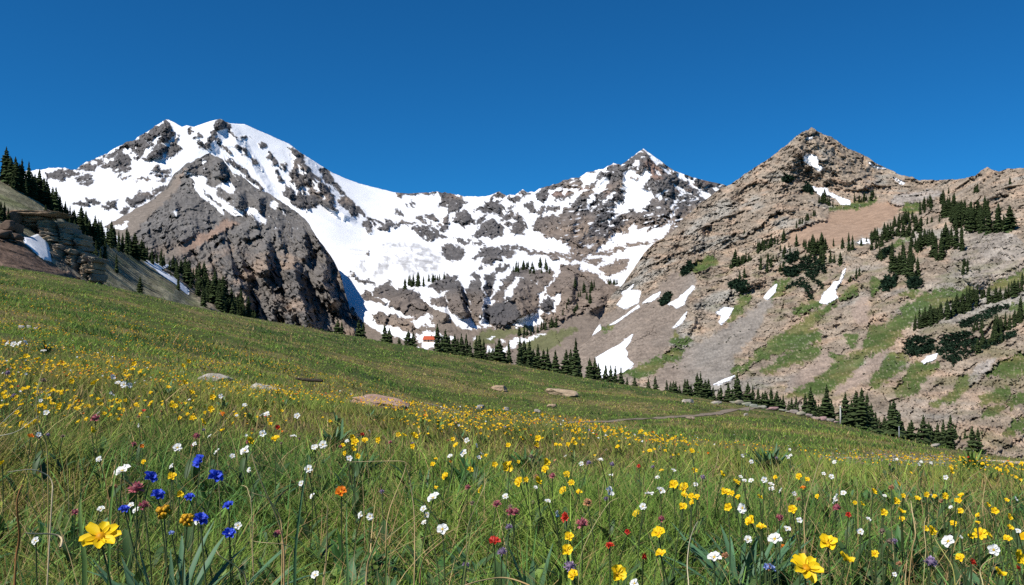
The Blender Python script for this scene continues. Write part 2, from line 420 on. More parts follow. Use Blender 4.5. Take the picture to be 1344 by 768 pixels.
A_ROCK = (
    Z(*Z1, [[(95, 395), (150, 395), (230, 368), (340, 400), (290, 425), (180, 443), (100, 430)],
            [(300, 445), (340, 415), (415, 398), (410, 430), (340, 455)], [(318, 470), (360, 450), (425, 440), (415, 465), (350, 478)],
            [(315, 370), (340, 340), (400, 318), (440, 295), (480, 300), (495, 310), (470, 345), (440, 375), (380, 385)],
            [(460, 365), (500, 330), (560, 300), (610, 262), (650, 275), (690, 300), (680, 330), (620, 360), (560, 365)],
            [(545, 385), (600, 360), (680, 345), (685, 375), (600, 392)],
            [(480, 295), (560, 235), (640, 185), (700, 170), (800, 105), (860, 60), (915, 25), (945, 90), (970, 130), (920, 180), (870, 200), (820, 210), (760, 230), (700, 250), (640, 260), (600, 275), (550, 290)],
            [(690, 300), (700, 220), (760, 190), (810, 200), (800, 225), (760, 260), (745, 305), (715, 310)],
            [(755, 300), (800, 260), (830, 205), (870, 200), (930, 235), (900, 270), (860, 290), (800, 305)],
            [(910, 290), (920, 240), (990, 145), (1000, 150), (985, 185), (1024, 220), (1024, 240), (960, 280)],
            [(800, 388), (830, 355), (875, 348), (870, 370)], [(815, 408), (850, 388), (945, 380), (940, 395), (870, 412)],
            [(718, 440), (750, 420), (800, 416), (800, 432), (750, 445)], [(610, 440), (650, 420), (685, 413), (640, 435)],
            [(855, 450), (900, 422), (945, 412), (945, 440)], [(580, 420), (605, 400), (610, 418)],
            [(800, 520), (850, 490), (910, 478), (900, 510), (840, 530)],
            [(645, 580), (700, 545), (770, 522), (840, 540), (800, 570), (760, 580), (720, 620), (665, 625)],
            [(600, 655), (620, 620), (660, 635), (640, 668)], [(480, 612), (530, 585), (580, 585), (565, 610), (580, 635), (530, 635)],
            [(290, 600), (380, 575), (440, 562), (440, 580), (470, 595), (400, 608), (330, 615)]])
    + Z(*Z2, [[(440, 25), (470, 20), (510, 55), (530, 110), (570, 160), (545, 150), (500, 100), (470, 105), (440, 120), (430, 150), (400, 180), (380, 215), (350, 210), (345, 190), (390, 140), (420, 80)],
              [(425, 150), (450, 160), (480, 210), (530, 265), (510, 270), (470, 230), (440, 190)], [(590, 145), (640, 150), (640, 168), (600, 160)],
              [(570, 215), (620, 220), (640, 250), (670, 285), (640, 285), (600, 265), (575, 235)], [(665, 305), (690, 310), (712, 345), (680, 335)],
              [(725, 215), (745, 195), (768, 225), (735, 230)], [(760, 285), (780, 250), (810, 270), (835, 330), (810, 345), (780, 310)],
              [(865, 330), (885, 320), (900, 350), (880, 372)], [(835, 420), (850, 380), (885, 440), (850, 440)],
              [(910, 230), (950, 225), (1024, 290), (1024, 330), (990, 320), (970, 360), (940, 380), (945, 340), (970, 300), (930, 270)],
              [(490, 290), (530, 310), (600, 350), (660, 400), (720, 460), (750, 500), (740, 520), (700, 480), (640, 430), (560, 360), (510, 320)],
              [(240, 100), (262, 92), (270, 120), (235, 128)], [(280, 160), (310, 125), (318, 150), (290, 165)], [(300, 190), (330, 185), (390, 240), (370, 250), (330, 225)]])
    + Z(*Z3, [[(100, 70), (140, 90), (200, 150), (260, 230), (330, 310), (395, 370), (400, 400), (410, 440), (430, 480), (370, 465), (300, 455), (250, 465), (200, 490), (150, 475), (100, 420), (65, 380), (80, 320), (110, 330), (150, 400), (165, 350), (130, 320), (100, 260), (120, 200), (150, 150), (130, 110)],
              [(0, 130), (15, 150), (15, 185), (0, 190)], [(45, 170), (70, 170), (75, 210), (50, 210)], [(10, 225), (35, 235), (65, 290), (40, 290), (15, 260)],
              [(310, 212), (340, 200), (375, 230), (400, 280), (450, 340), (500, 410), (560, 470), (610, 515), (690, 550), (680, 570), (640, 545), (580, 525), (520, 530), (500, 490), (460, 470), (430, 420), (440, 400), (480, 420), (450, 380), (400, 350), (380, 310), (345, 300), (320, 250)],
              [(595, 590), (625, 562), (665, 575), (675, 610), (640, 640), (610, 620)], [(690, 560), (810, 568), (740, 577), (690, 575)],
              [(685, 615), (710, 590), (780, 580), (900, 578), (960, 585), (860, 595), (790, 605), (780, 635), (720, 630)], [(805, 510), (835, 495), (865, 520), (830, 527)],
              [(905, 630), (950, 605), (1024, 600), (1024, 675), (990, 665), (950, 640)], [(960, 545), (1000, 530), (1010, 570), (985, 565)],
              [(880, 445), (895, 455), (910, 480), (890, 470)], [(915, 435), (930, 440), (945, 480), (925, 470)], [(810, 370), (880, 370), (1024, 362), (1024, 383), (900, 390), (830, 400)]])
    + Z(*Z4, [[(0, 255), (170, 258), (170, 275), (0, 282)], [(180, 258), (260, 265), (330, 285), (340, 325), (375, 340), (330, 370), (290, 395), (250, 405), (255, 370), (195, 350), (200, 310)],
              [(205, 460), (230, 420), (250, 405), (260, 480), (215, 490)], [(40, 440), (80, 425), (90, 465), (150, 490), (100, 485)], [(98, 430), (130, 412), (150, 430), (190, 440), (170, 465), (130, 460)],
              [(0, 520), (60, 500), (120, 500), (180, 545), (255, 565), (180, 575), (150, 592), (110, 585), (90, 560), (20, 540)], [(165, 490), (250, 500), (250, 530), (200, 525)],
              [(275, 465), (310, 410), (350, 388), (390, 410), (400, 440), (450, 470), (430, 490), (390, 480), (350, 495), (300, 480)],
              [(425, 390), (450, 355), (510, 340), (540, 300), (550, 340), (600, 340), (620, 380), (620, 440), (560, 420), (510, 400), (480, 390)], [(430, 460), (480, 420), (505, 410), (490, 450), (460, 475)],
              [(415, 570), (450, 510), (490, 465), (540, 450), (590, 475), (630, 530), (620, 560), (560, 570), (480, 565)],
              [(545, 300), (590, 258), (640, 285), (640, 310), (600, 325)], [(650, 300), (700, 280), (735, 310), (700, 335), (650, 330)], [(720, 280), (750, 245), (790, 275), (770, 320), (740, 300)],
              [(600, 450), (630, 415), (670, 390), (700, 400), (690, 430), (640, 450)], [(640, 380), (660, 350), (690, 370), (670, 385)],
              [(690, 430), (720, 410), (760, 460), (780, 510), (740, 545), (690, 555), (660, 530), (680, 480), (720, 470)], [(615, 490), (650, 455), (675, 480), (660, 498)],
              [(755, 360), (800, 350), (850, 390), (880, 360), (885, 400), (860, 410), (800, 410), (770, 385)], [(830, 275), (870, 235), (920, 290), (900, 330), (870, 340), (840, 310)],
              [(870, 235), (950, 222), (1000, 192), (1024, 185), (1024, 220), (960, 245), (920, 260)], [(945, 300), (970, 260), (1010, 250), (1024, 300), (990, 320)], [(905, 385), (930, 355), (980, 355), (980, 390)],
              [(810, 500), (830, 470), (880, 440), (940, 430), (1024, 405), (1024, 600), (960, 580), (915, 580), (890, 520), (820, 530)],
              [(195, 660), (230, 625), (290, 615), (350, 660), (355, 690), (320, 710), (290, 728), (240, 720)], [(285, 580), (330, 575), (360, 600), (410, 595), (400, 610), (330, 630), (315, 600)],
              [(420, 605), (450, 598), (490, 620), (440, 628)], [(415, 715), (460, 650), (500, 630), (560, 625), (640, 640), (700, 685), (650, 710), (610, 690), (610, 730), (560, 740), (500, 750), (470, 735), (500, 690), (440, 720)],
              [(640, 626), (760, 641), (860, 661), (1024, 682), (1024, 698), (860, 680), (760, 660), (640, 641)], [(910, 695), (1000, 700), (1000, 720), (930, 712)]])
    + Z(*Z5, [[(0, 590), (90, 545), (190, 510), (240, 460), (330, 375), (420, 280), (500, 205), (540, 165), (590, 185), (640, 140), (735, 70), (800, 115), (880, 170), (1024, 230), (1024, 420), (930, 500), (930, 570), (880, 590), (790, 625), (720, 625), (670, 580), (650, 590), (640, 640), (550, 650), (490, 700), (430, 765), (380, 800), (280, 800), (235, 765), (240, 730), (195, 710), (140, 680), (90, 680), (70, 640), (0, 625)],
              [(10, 380), (60, 335), (100, 340), (80, 380), (90, 410), (60, 440), (20, 410)], [(165, 315), (240, 272), (310, 268), (340, 320), (330, 360), (300, 370), (260, 350), (200, 350)],
              [(120, 400), (160, 360), (195, 360), (180, 415), (140, 415)], [(185, 430), (240, 360), (275, 380), (250, 400)], [(80, 490), (110, 455), (160, 465), (160, 490)], [(40, 480), (60, 460), (65, 500), (45, 510)], [(0, 480), (30, 490), (20, 510), (0, 510)],
              [(350, 245), (380, 235), (420, 245), (380, 255)],
              [(400, 800), (480, 763), (600, 732), (700, 712), (830, 688), (840, 705), (700, 728), (590, 758), (500, 790)]])
    + [[(892, 224), (926, 235), (955, 240), (975, 330), (860, 335), (880, 300), (890, 262)]]
    + Z(*Z8, [[(850, 155), (880, 138), (915, 150), (870, 162)], [(960, 185), (990, 150), (1024, 130), (1024, 200)], [(80, 70), (110, 45), (135, 60), (130, 80)],
              [(0, 180), (20, 190), (25, 220), (0, 225)], [(0, 220), (50, 225), (110, 240), (165, 265), (110, 270), (50, 250)],
              [(70, 350), (80, 320), (130, 320), (150, 350), (240, 400), (220, 410), (140, 395)],
              [(140, 325), (170, 285), (210, 290), (240, 250), (270, 250), (265, 280), (300, 300), (370, 300), (430, 310), (460, 340), (490, 370), (560, 440), (570, 465), (480, 500), (440, 500), (390, 480), (330, 450), (260, 420), (270, 390), (230, 370), (160, 345)],
              [(140, 480), (200, 460), (260, 480), (330, 490), (400, 500), (440, 560), (450, 605), (380, 590), (300, 560), (200, 540), (160, 520)],
              [(525, 290), (560, 260), (620, 230), (690, 210), (720, 230), (680, 290), (620, 320), (580, 335), (560, 310)],
              [(640, 350), (690, 265), (720, 260), (790, 350), (790, 500), (740, 490), (690, 460), (650, 420)], [(785, 290), (830, 200), (860, 200), (900, 280), (905, 380), (880, 480), (875, 560), (830, 545), (790, 490), (800, 400), (770, 330)],
              [(540, 385), (580, 350), (640, 360), (640, 420), (590, 425)], [(900, 220), (960, 180), (970, 220), (960, 320), (930, 360), (910, 340), (910, 270)], [(980, 330), (1024, 260), (1024, 390), (960, 380)],
              [(890, 480), (920, 420), (1000, 385), (1024, 380), (1024, 560), (950, 550), (900, 530)],
              [(0, 430), (40, 470), (70, 520), (40, 510), (0, 480)], [(310, 660), (380, 650), (440, 660), (490, 690), (480, 710), (380, 700)]])
    + Z(*Z9, [[(90, 240), (120, 195), (140, 190), (150, 230), (145, 290), (130, 350), (90, 370), (85, 300)], [(140, 190), (200, 155), (240, 130), (245, 150), (210, 190), (160, 205)],
              [(165, 330), (200, 250), (260, 190), (300, 200), (330, 225), (280, 260), (240, 300), (215, 330), (170, 370), (165, 350)],
              [(75, 450), (130, 410), (200, 390), (270, 350), (290, 290), (350, 240), (440, 260), (470, 310), (440, 330), (445, 430), (430, 460), (350, 500), (260, 545), (150, 550), (90, 530), (75, 480)],
              [(300, 200), (340, 150), (420, 180), (500, 175), (560, 195), (540, 240), (480, 300), (470, 320), (440, 250), (350, 240)], [(455, 440), (450, 400), (510, 370), (555, 380), (545, 430), (490, 465)],
              [(480, 345), (520, 280), (590, 200), (590, 150), (690, 150), (760, 180), (850, 190), (880, 240), (920, 270), (1010, 310), (990, 350), (960, 400), (900, 460), (850, 470), (820, 500), (760, 530), (690, 530), (600, 560), (500, 540), (450, 500), (520, 460), (560, 440), (590, 390), (600, 340), (540, 350)],
              [(640, 95), (700, 85), (760, 90), (740, 120), (650, 120)], [(760, 120), (820, 100), (890, 120), (820, 150)], [(850, 170), (950, 120), (1040, 110), (1040, 180), (900, 210)],
              [(510, 80), (590, 85), (590, 105), (520, 95)], [(230, 12), (400, 37), (650, 72), (760, 82), (760, 98), (640, 88), (400, 53), (240, 33)], [(35, 150), (60, 138), (90, 148), (50, 160)]]))
A_SCREE = ([[(545, 432), (560, 420), (572, 408), (590, 415), (600, 428), (625, 432), (640, 430), (700, 428), (740, 420), (790, 400), (860, 400), (860, 490), (540, 490), (540, 440)]]
           + Z(*Z8, [[(0, 500), (60, 540), (150, 580), (220, 610), (330, 640), (430, 670), (420, 690), (300, 760), (230, 800), (100, 700), (60, 620), (0, 545)]])
           + [[(417, 392), (440, 400), (470, 420), (500, 437), (500, 455), (470, 447), (440, 415), (425, 402)]])
A_SNOW2 = (Z(*Z1, [[(630, 250), (690, 215), (685, 240), (650, 275)], [(665, 285), (700, 262), (725, 262), (700, 300)], [(795, 180), (868, 128), (830, 205), (800, 240), (790, 270), (750, 285), (770, 245), (820, 205)],
                   [(470, 285), (560, 235), (600, 205), (560, 255), (490, 290)], [(735, 605), (760, 580), (790, 568), (780, 590)], [(820, 70), (905, 30), (890, 55), (850, 85)], [(415, 320), (440, 305), (450, 345), (415, 350)]])
           + Z(*Z3, [[(170, 190), (215, 230), (200, 260), (170, 240)], [(255, 280), (290, 310), (330, 370), (300, 370), (275, 350)], [(175, 340), (230, 340), (225, 400), (195, 400)], [(310, 400), (340, 400), (330, 420)], [(240, 200), (300, 260), (310, 285), (270, 250)]])
           + Z(*Z5, [[(400, 350), (440, 290), (500, 275), (515, 295), (480, 345), (440, 390), (415, 390)], [(360, 465), (370, 400), (400, 390), (420, 410), (390, 440), (380, 480)], [(465, 440), (500, 400), (550, 365), (530, 400), (490, 445)],
                     [(610, 240), (640, 210), (690, 220), (690, 260), (640, 270), (660, 290), (700, 280), (720, 260), (750, 210), (780, 240), (795, 265), (770, 300), (730, 340), (800, 380), (810, 400), (770, 430), (800, 440), (760, 470), (710, 480), (790, 510), (720, 500), (640, 480), (590, 510), (540, 515), (530, 480), (560, 470), (540, 430), (580, 440), (620, 460), (620, 400), (600, 370), (640, 380), (600, 330), (590, 280)],
                     [(655, 170), (700, 140), (715, 165), (680, 200)], [(738, 66), (800, 112), (890, 180), (830, 188), (790, 140), (760, 110)], [(850, 195), (940, 230), (930, 250), (880, 220)], [(940, 300), (1000, 350), (1024, 395), (990, 370)],
                     [(945, 220), (1024, 250), (1024, 310), (980, 270)], [(820, 225), (860, 255), (850, 265), (825, 245)], [(830, 420), (850, 370), (870, 385), (860, 410)], [(920, 470), (950, 420), (970, 430), (940, 465)],
                     [(500, 590), (510, 545), (520, 545), (515, 600)], [(385, 490), (430, 455), (420, 475)]])
           + Z(840, 190, [[(230, 180), (300, 210), (360, 260), (430, 310), (370, 290), (300, 240)], [(390, 315), (450, 310), (490, 330), (460, 355), (420, 345)], [(470, 280), (545, 300), (520, 320)], [(240, 320), (300, 335), (290, 345)],
                          [(215, 255), (260, 290), (300, 320), (370, 350), (320, 345)], [(200, 415), (240, 370), (255, 380), (225, 415)]])
           + Z(*Z8, [[(460, 600), (560, 600), (590, 650), (560, 700), (500, 730), (450, 640)], [(200, 555), (300, 560), (440, 610), (430, 645), (300, 630), (220, 600)], [(600, 615), (690, 630), (690, 650), (620, 660)],
                     [(445, 510), (520, 480), (575, 548), (480, 548)], [(600, 425), (650, 420), (690, 480), (790, 510), (840, 575), (760, 555), (720, 560), (690, 500)], [(880, 500), (900, 490), (910, 530), (950, 555), (890, 568)],
                     [(740, 225), (800, 215), (830, 250), (780, 240)], [(755, 270), (800, 262), (780, 300)], [(80, 650), (0, 590), (0, 540), (30, 580)]])
           + Z(*Z9, [[(45, 230), (60, 225), (95, 330), (110, 390), (80, 440), (60, 520), (125, 555), (60, 565), (50, 500), (90, 410), (85, 330)], [(265, 550), (320, 500), (430, 460), (445, 430), (470, 470), (400, 520)],
                     [(215, 325), (240, 290), (300, 240), (310, 245), (280, 300)], [(440, 325), (460, 340), (440, 360), (480, 360), (590, 335), (595, 350), (550, 430), (545, 430), (555, 380), (510, 370), (450, 400)],
                     [(245, 690), (260, 650), (320, 640), (420, 620), (500, 590), (420, 640), (320, 670), (270, 700)], [(95, 640), (150, 620), (130, 650)], [(180, 655), (210, 650), (200, 665)], [(0, 640), (40, 615), (20, 635)], [(100, 700), (140, 700), (130, 740), (100, 740)], [(190, 700), (240, 690), (230, 730), (195, 730)]])
           + Z(300, 300, [[(600, 485), (640, 500), (710, 580), (720, 690), (860, 745), (840, 770), (760, 760), (650, 600)]]))
A_DIRTY = Z(*Z8, [[(320, 150), (340, 85), (410, 80), (380, 140), (450, 170), (430, 205), (360, 190)], [(165, 190), (200, 150), (230, 95), (270, 100), (240, 180), (230, 210)],
                  [(420, 130), (470, 95), (510, 100), (540, 130), (600, 150), (560, 190), (500, 170), (440, 140)], [(530, 100), (570, 70), (610, 100), (580, 115)], [(60, 130), (90, 130), (110, 190), (70, 180)],
                  [(240, 20), (330, 5), (480, 30), (560, 60), (470, 60), (380, 35), (300, 28)]]) + Z(*Z4, [[(120, 700), (170, 685), (200, 720), (150, 730)], [(0, 620), (60, 625), (130, 660), (60, 660)], [(10, 740), (60, 700), (100, 710), (70, 750)]])
A_GREEN = Z(*Z9, [[(0, 640), (100, 580), (300, 565), (420, 560), (300, 600), (200, 640), (60, 690), (0, 690)], [(340, 660), (480, 600), (600, 575), (700, 565), (690, 600), (600, 670), (500, 710), (400, 720), (330, 700)]])
A_SLATE_SHADE = Z(*Z9, [[(75, 450), (130, 410), (200, 390), (262, 352), (300, 420), (350, 490), (260, 545), (150, 550), (90, 530)], [(455, 440), (450, 400), (510, 370), (555, 380), (545, 430), (490, 465)]]) + \
    Z(*Z5, [[(330, 680), (400, 560), (480, 470), (560, 520), (640, 580), (520, 640), (510, 680), (420, 680)]])  # dark slate areas; the first outlines the shadowed lower left side of the knoll
A_RIBS = [([(600, 370), (606, 392), (611, 418)], 55, 22, 5), ([(634, 362), (636, 385), (632, 425)], 40, 14, 8), ([(676, 372), (684, 400), (690, 420)], 50, 14, 16),
          ([(757, 355), (752, 375), (752, 400)], 45, 30, 5), ([(570, 385), (580, 405), (590, 420)], 30, 20, 10), ([(782, 375), (790, 390), (770, 415)], 25, 14, 10),
          ([(806, 215), (775, 262), (748, 300), (735, 325)], 60, 26, 14), ([(828, 208), (800, 262), (790, 285), (755, 318)], 60, 26, 16), ([(844, 196), (852, 225), (870, 262), (890, 290)], 80, 38, 30),
          ([(800, 270), (800, 300), (790, 325)], 90, 22, 18),
          ([(219, 157), (212, 185), (200, 210)], 45, 30, 16), ([(289, 156), (280, 180), (268, 195)], 40, 30, 22), ([(160, 205), (150, 220)], 30, 16, 12),
          ([(385, 200), (410, 235), (440, 275), (470, 290)], 90, 10, 16), ([(300, 166), (330, 215), (360, 262)], 40, 30, 10), ([(488, 300), (486, 308)], 20, 8, 6)]


def a_style(u, v, uw, vw, d0, P0):
    sdR = np.minimum(poly_sd(uw, vw, A_ROCK), 9)
    s2 = poly_sd(uw, vw, A_SNOW2)
    sc = poly_sd(uw, vw, A_SCREE)
    gr = poly_sd(uw, vw, A_GREEN)
    dirty = poly_sd(u + 2 * (uw - u), v + 2 * (vw - v), A_DIRTY)
    slate_shade = poly_sd(uw, vw, A_SLATE_SHADE)
    low = np.maximum(sc, gr)
    rockf = np.maximum(sdR, low)
    x, y, z = P0.T
    n1 = fbm(u / 5.5, v / 5.5, 0 * u + 1.1, 3)
    speck = fbm(u / 2.6, v / 2.2, 0 * u + 5.1, 2)
    massif = sstep(690, 760, u) * sstep(345, 320, v)
    ledge = fbm((u - v * 0.6) / 16, (v + u * 0.35) / 4.0, 0 * u + 3.3, 3)
    sdf = rockf + n1 * 2.0 + speck * 0.7 + 0.7
    sdf = np.where(s2 > -8, np.minimum(sdf, -s2 + n1 * 1.2 + speck * 1.0), sdf)
    # thin snow left on the ledges of the massif and the left peak's crags
    sdf = np.where((low < -2) & (sdf > 0), np.minimum(sdf, 3.6 + 6 * ledge * (0.5 + massif) - 0.5 * (v > 350) * 0 + (v > 340) * 4), sdf)
    brk = fbm((u + v * .5) / 5.0, (v - u * .45) / 2.6, 0 * u + 9.9, 3)
    sdf = np.where((low < -2) & (sdf > 0), np.minimum(sdf, 3.6 + 6.0 * brk + 2.5 * sstep(345, 365, v) * (v > 0)), sdf)
    rock = sstep(-0.7, 0.7, sdf)
    # shape
    big = ridged(x / 330, z / 420, y / 700, 5) - 0.35
    mid = ridged(x / 95, z / 110, y / 210, 4) - 0.4
    fine = ridged(x / 26, z / 20, y / 55, 3) - 0.4
    soft = fbm(x / 260, y / 260, z / 260, 3)
    rs = np.clip(rock * sstep(-1, 5, sdf) + 0.15 * rock, 0, 1) * np.where(low > 0, 0.2, 1.0)
    hump = np.clip(np.minimum(rockf, np.where(s2 > -8, -s2, 9)), -2, 9)
    disp = -soft * 26 - rock * 2.0 - np.where(low < 0, np.clip(hump + 1.5, 0, 7) * (1.5 * d0 / F), 0)
    disp -= rs * (big * 55 + mid * 18 + fine * 5)
    wu2, wv2 = (uw - u) * 0.8, (vw - v) * 0.8
    px = d0 / F
    disp -= rs * px * (facet(u + wu2, v + wv2, 15, 1.5, 1.1, 1) * 13.0 + facet(u + wu2, v + wv2, 7, 1.5, 1.2, 2) * 7.5 + facet(u, v, 3.2, 1.3, 0.8, 3) * 3.2)
    disp -= (1 - rock) * (big * 8 + fbm(x / 60, y / 60, z / 60, 2) * 4)
    disp -= (1.0 + 0.9 * sstep(335, 350, v)) * rib_disp(u + (uw - u) * 0.8, v, A_RIBS)
    # colour
    t = fbm(x / 160, z / 120, y / 300, 4)
    t2 = fbm(x / 22, z / 16, y / 40, 3)
    tan = sstep(640, 760, u) * sstep(270, 300, v) + 0.75 * sstep(365, 400, v) + sstep(0.1, 0.5, t) * 0.6
    tan = np.clip(tan * 0.8 + 0.25 * t, 0, 1)
    c = lerp(np.tile([0.112, 0.105, 0.102], (len(u), 1)), [0.215, 0.168, 0.132], tan)
    red = sstep(0.15, 0.5, fbm(x / 90, z / 60, 0 * x + 8, 3)) * sstep(262, 252, v) * sstep(500, 520, u)
    c = lerp(c, [0.26, 0.165, 0.125], red * 0.8)
    c *= (1 + 0.45 * t2 + 0.2 * t)[:, None]
    c = lerp(c, np.array([0.070, 0.072, 0.078]) * 1.0, sstep(-1, 1.5, slate_shade) * 0.8)  # blue-grey rock tone, with the knoll's shadow painted into the colour
    c = lerp(c, [0.19, 0.155, 0.125], sstep(-1, 1, sc) * 0.85)
    c = lerp(c, [0.115, 0.125, 0.052], sstep(-1.5, 1.5, gr + n1 * 3) * (0.85 + 0.15 * t2))
    sn = np.tile([0.84, 0.85, 0.87], (len(u), 1))
    band = fbm((u - 560) / 40, (v - 300 - 0.1 * u) / 3.2, 0 * u + 6.6, 3)
    dm = sstep(-5, 3, dirty + n1 * 4) * (0.62 + 0.3 * n1) + 0.28 * sstep(0.1, 0.5, band) * sstep(318, 330, v) * sstep(395, 370, v) * sstep(440, 470, u) * sstep(620, 560, u)
    sn = lerp(sn, [0.27, 0.265, 0.265], np.clip(dm, 0, 0.85))
    alb = lerp(sn, [0, 0, 0], rock) + c * rock[:, None]
    return disp, np.clip(alb, 0.01, 0.9), 1 - rock


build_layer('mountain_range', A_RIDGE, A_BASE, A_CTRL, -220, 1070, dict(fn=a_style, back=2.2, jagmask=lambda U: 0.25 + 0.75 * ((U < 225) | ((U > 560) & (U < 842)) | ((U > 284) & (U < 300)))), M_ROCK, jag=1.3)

# ================================================================== B: the dark buttress below the left peak
B_RIDGE = [(60, 345), (100, 318), (130, 302), (149, 290.6), (165, 281), (192, 267), (216, 249.6), (227.5, 230), (239, 220), (245, 215), (260, 208), (275, 201), (286, 206.6),
           (292, 209), (305, 226), (321, 234), (335, 246), (346, 251.5), (356, 255.5), (372, 267), (388, 277), (397, 285), (405, 293), (416, 312), (421, 317.6), (432, 333), (440, 346), (447, 360), (452, 380),
           (458, 401), (462, 420), (468, 445)]
B_BASE = [(60, 480), (480, 480)]
B_CTRL = [(60, 345, 1500), (60, 460, 1250), (150, 290, 1800), (220, 248, 2100), (275, 201, 2350), (320, 236, 2150), (372, 268, 1980), (405, 295, 1850), (440, 346, 1640), (455, 395, 1450), (440, 430, 1330),
          (240, 290, 1720), (200, 330, 1560), (260, 340, 1560), (300, 300, 1740), (350, 300, 1700), (300, 345, 1500), (350, 350, 1500), (400, 350, 1520), (300, 390, 1380), (350, 400, 1370), (400, 400, 1370), (420, 330, 1660), (200, 400, 1330), (350, 470, 1250), (150, 460, 1250), (470, 470, 1250)]
B_SNOW = Z(*Z2, [[(225, 390), (250, 385), (330, 425), (370, 435), (350, 460), (400, 485), (470, 480), (460, 510), (430, 540), (470, 570), (540, 610), (605, 660), (600, 690), (540, 670), (480, 630), (470, 665), (420, 620), (350, 560), (290, 510), (280, 470)],
                 [(590, 620), (640, 625), (700, 640), (740, 680), (775, 715), (740, 745), (690, 710), (640, 660)], [(540, 420), (560, 410), (555, 450)], [(790, 590), (830, 600), (840, 640), (810, 630)], [(440, 470), (520, 460), (560, 520), (540, 540), (480, 500)], [(880, 650), (900, 650), (890, 680)],
                 [(330, 300), (360, 330), (340, 350)], [(140, 640), (180, 640), (165, 680)]]) + [[(149, 299), (160, 294), (170, 290), (160, 300), (150, 303)]]
B_ROCKIN = Z(*Z2, [[(350, 500), (400, 560), (470, 610), (440, 610), (380, 560)], [(440, 490), (470, 490), (520, 540), (480, 560), (430, 545)]])
B_SCREE = Z(140, 280, [[(400, 250), (560, 170), (720, 110), (800, 30), (880, 60), (800, 120), (640, 200), (560, 260), (440, 310), (380, 280)]]) + \
    [[(120, 310), (149, 290), (192, 267), (225, 240), (245, 222), (236, 245), (215, 268), (195, 288), (180, 303), (160, 322), (130, 330)]]
B_DARK = [[(262, 208), (300, 220), (340, 250), (390, 282), (440, 345), (440, 370), (380, 330), (330, 290), (290, 262)]]
B_RIBS = [([(344, 312), (350, 335), (352, 364)], 60, 16, 12), ([(397, 300), (400, 325), (402, 345)], 42, 14, 9), ([(384, 335), (391, 375), (398, 400), (412, 440)], 65, 22, 13), ([(426, 345), (422, 368), (432, 388), (446, 402)], 65, 16, 13),
          ([(284, 305), (291, 318)], 30, 14, 9), ([(282, 326), (302, 350), (318, 382), (332, 415)], 55, 16, 12), ([(312, 320), (317, 350), (330, 370)], 34, 10, 9), ([(318, 300), (326, 316)], 26, 9, 7),
          ([(286, 210), (290, 235)], 60, 12, 10), ([(245, 216), (250, 232)], 45, 14, 12), ([(310, 252), (314, 275)], 60, 9, 13), ([(337, 258), (342, 280)], 36, 8, 9), ([(305, 345), (318, 380), (328, 420)], 30, 12, 9),
          ([(360, 385), (378, 410), (395, 435)], 45, 16, 8), ([(372, 350), (382, 365), (386, 385)], 26, 12, 7), ([(228, 262), (232, 285)], 26, 16, 6), ([(405, 295), (418, 322), (436, 350)], 36, 12, 14), ([(270, 345), (285, 370), (295, 410)], 30, 14, 8),
          ([(365, 300), (370, 325)], 30, 9, 7), ([(330, 275), (336, 300)], 28, 9, 8), ([(352, 398), (362, 420), (366, 440)], 28, 9, 8)]


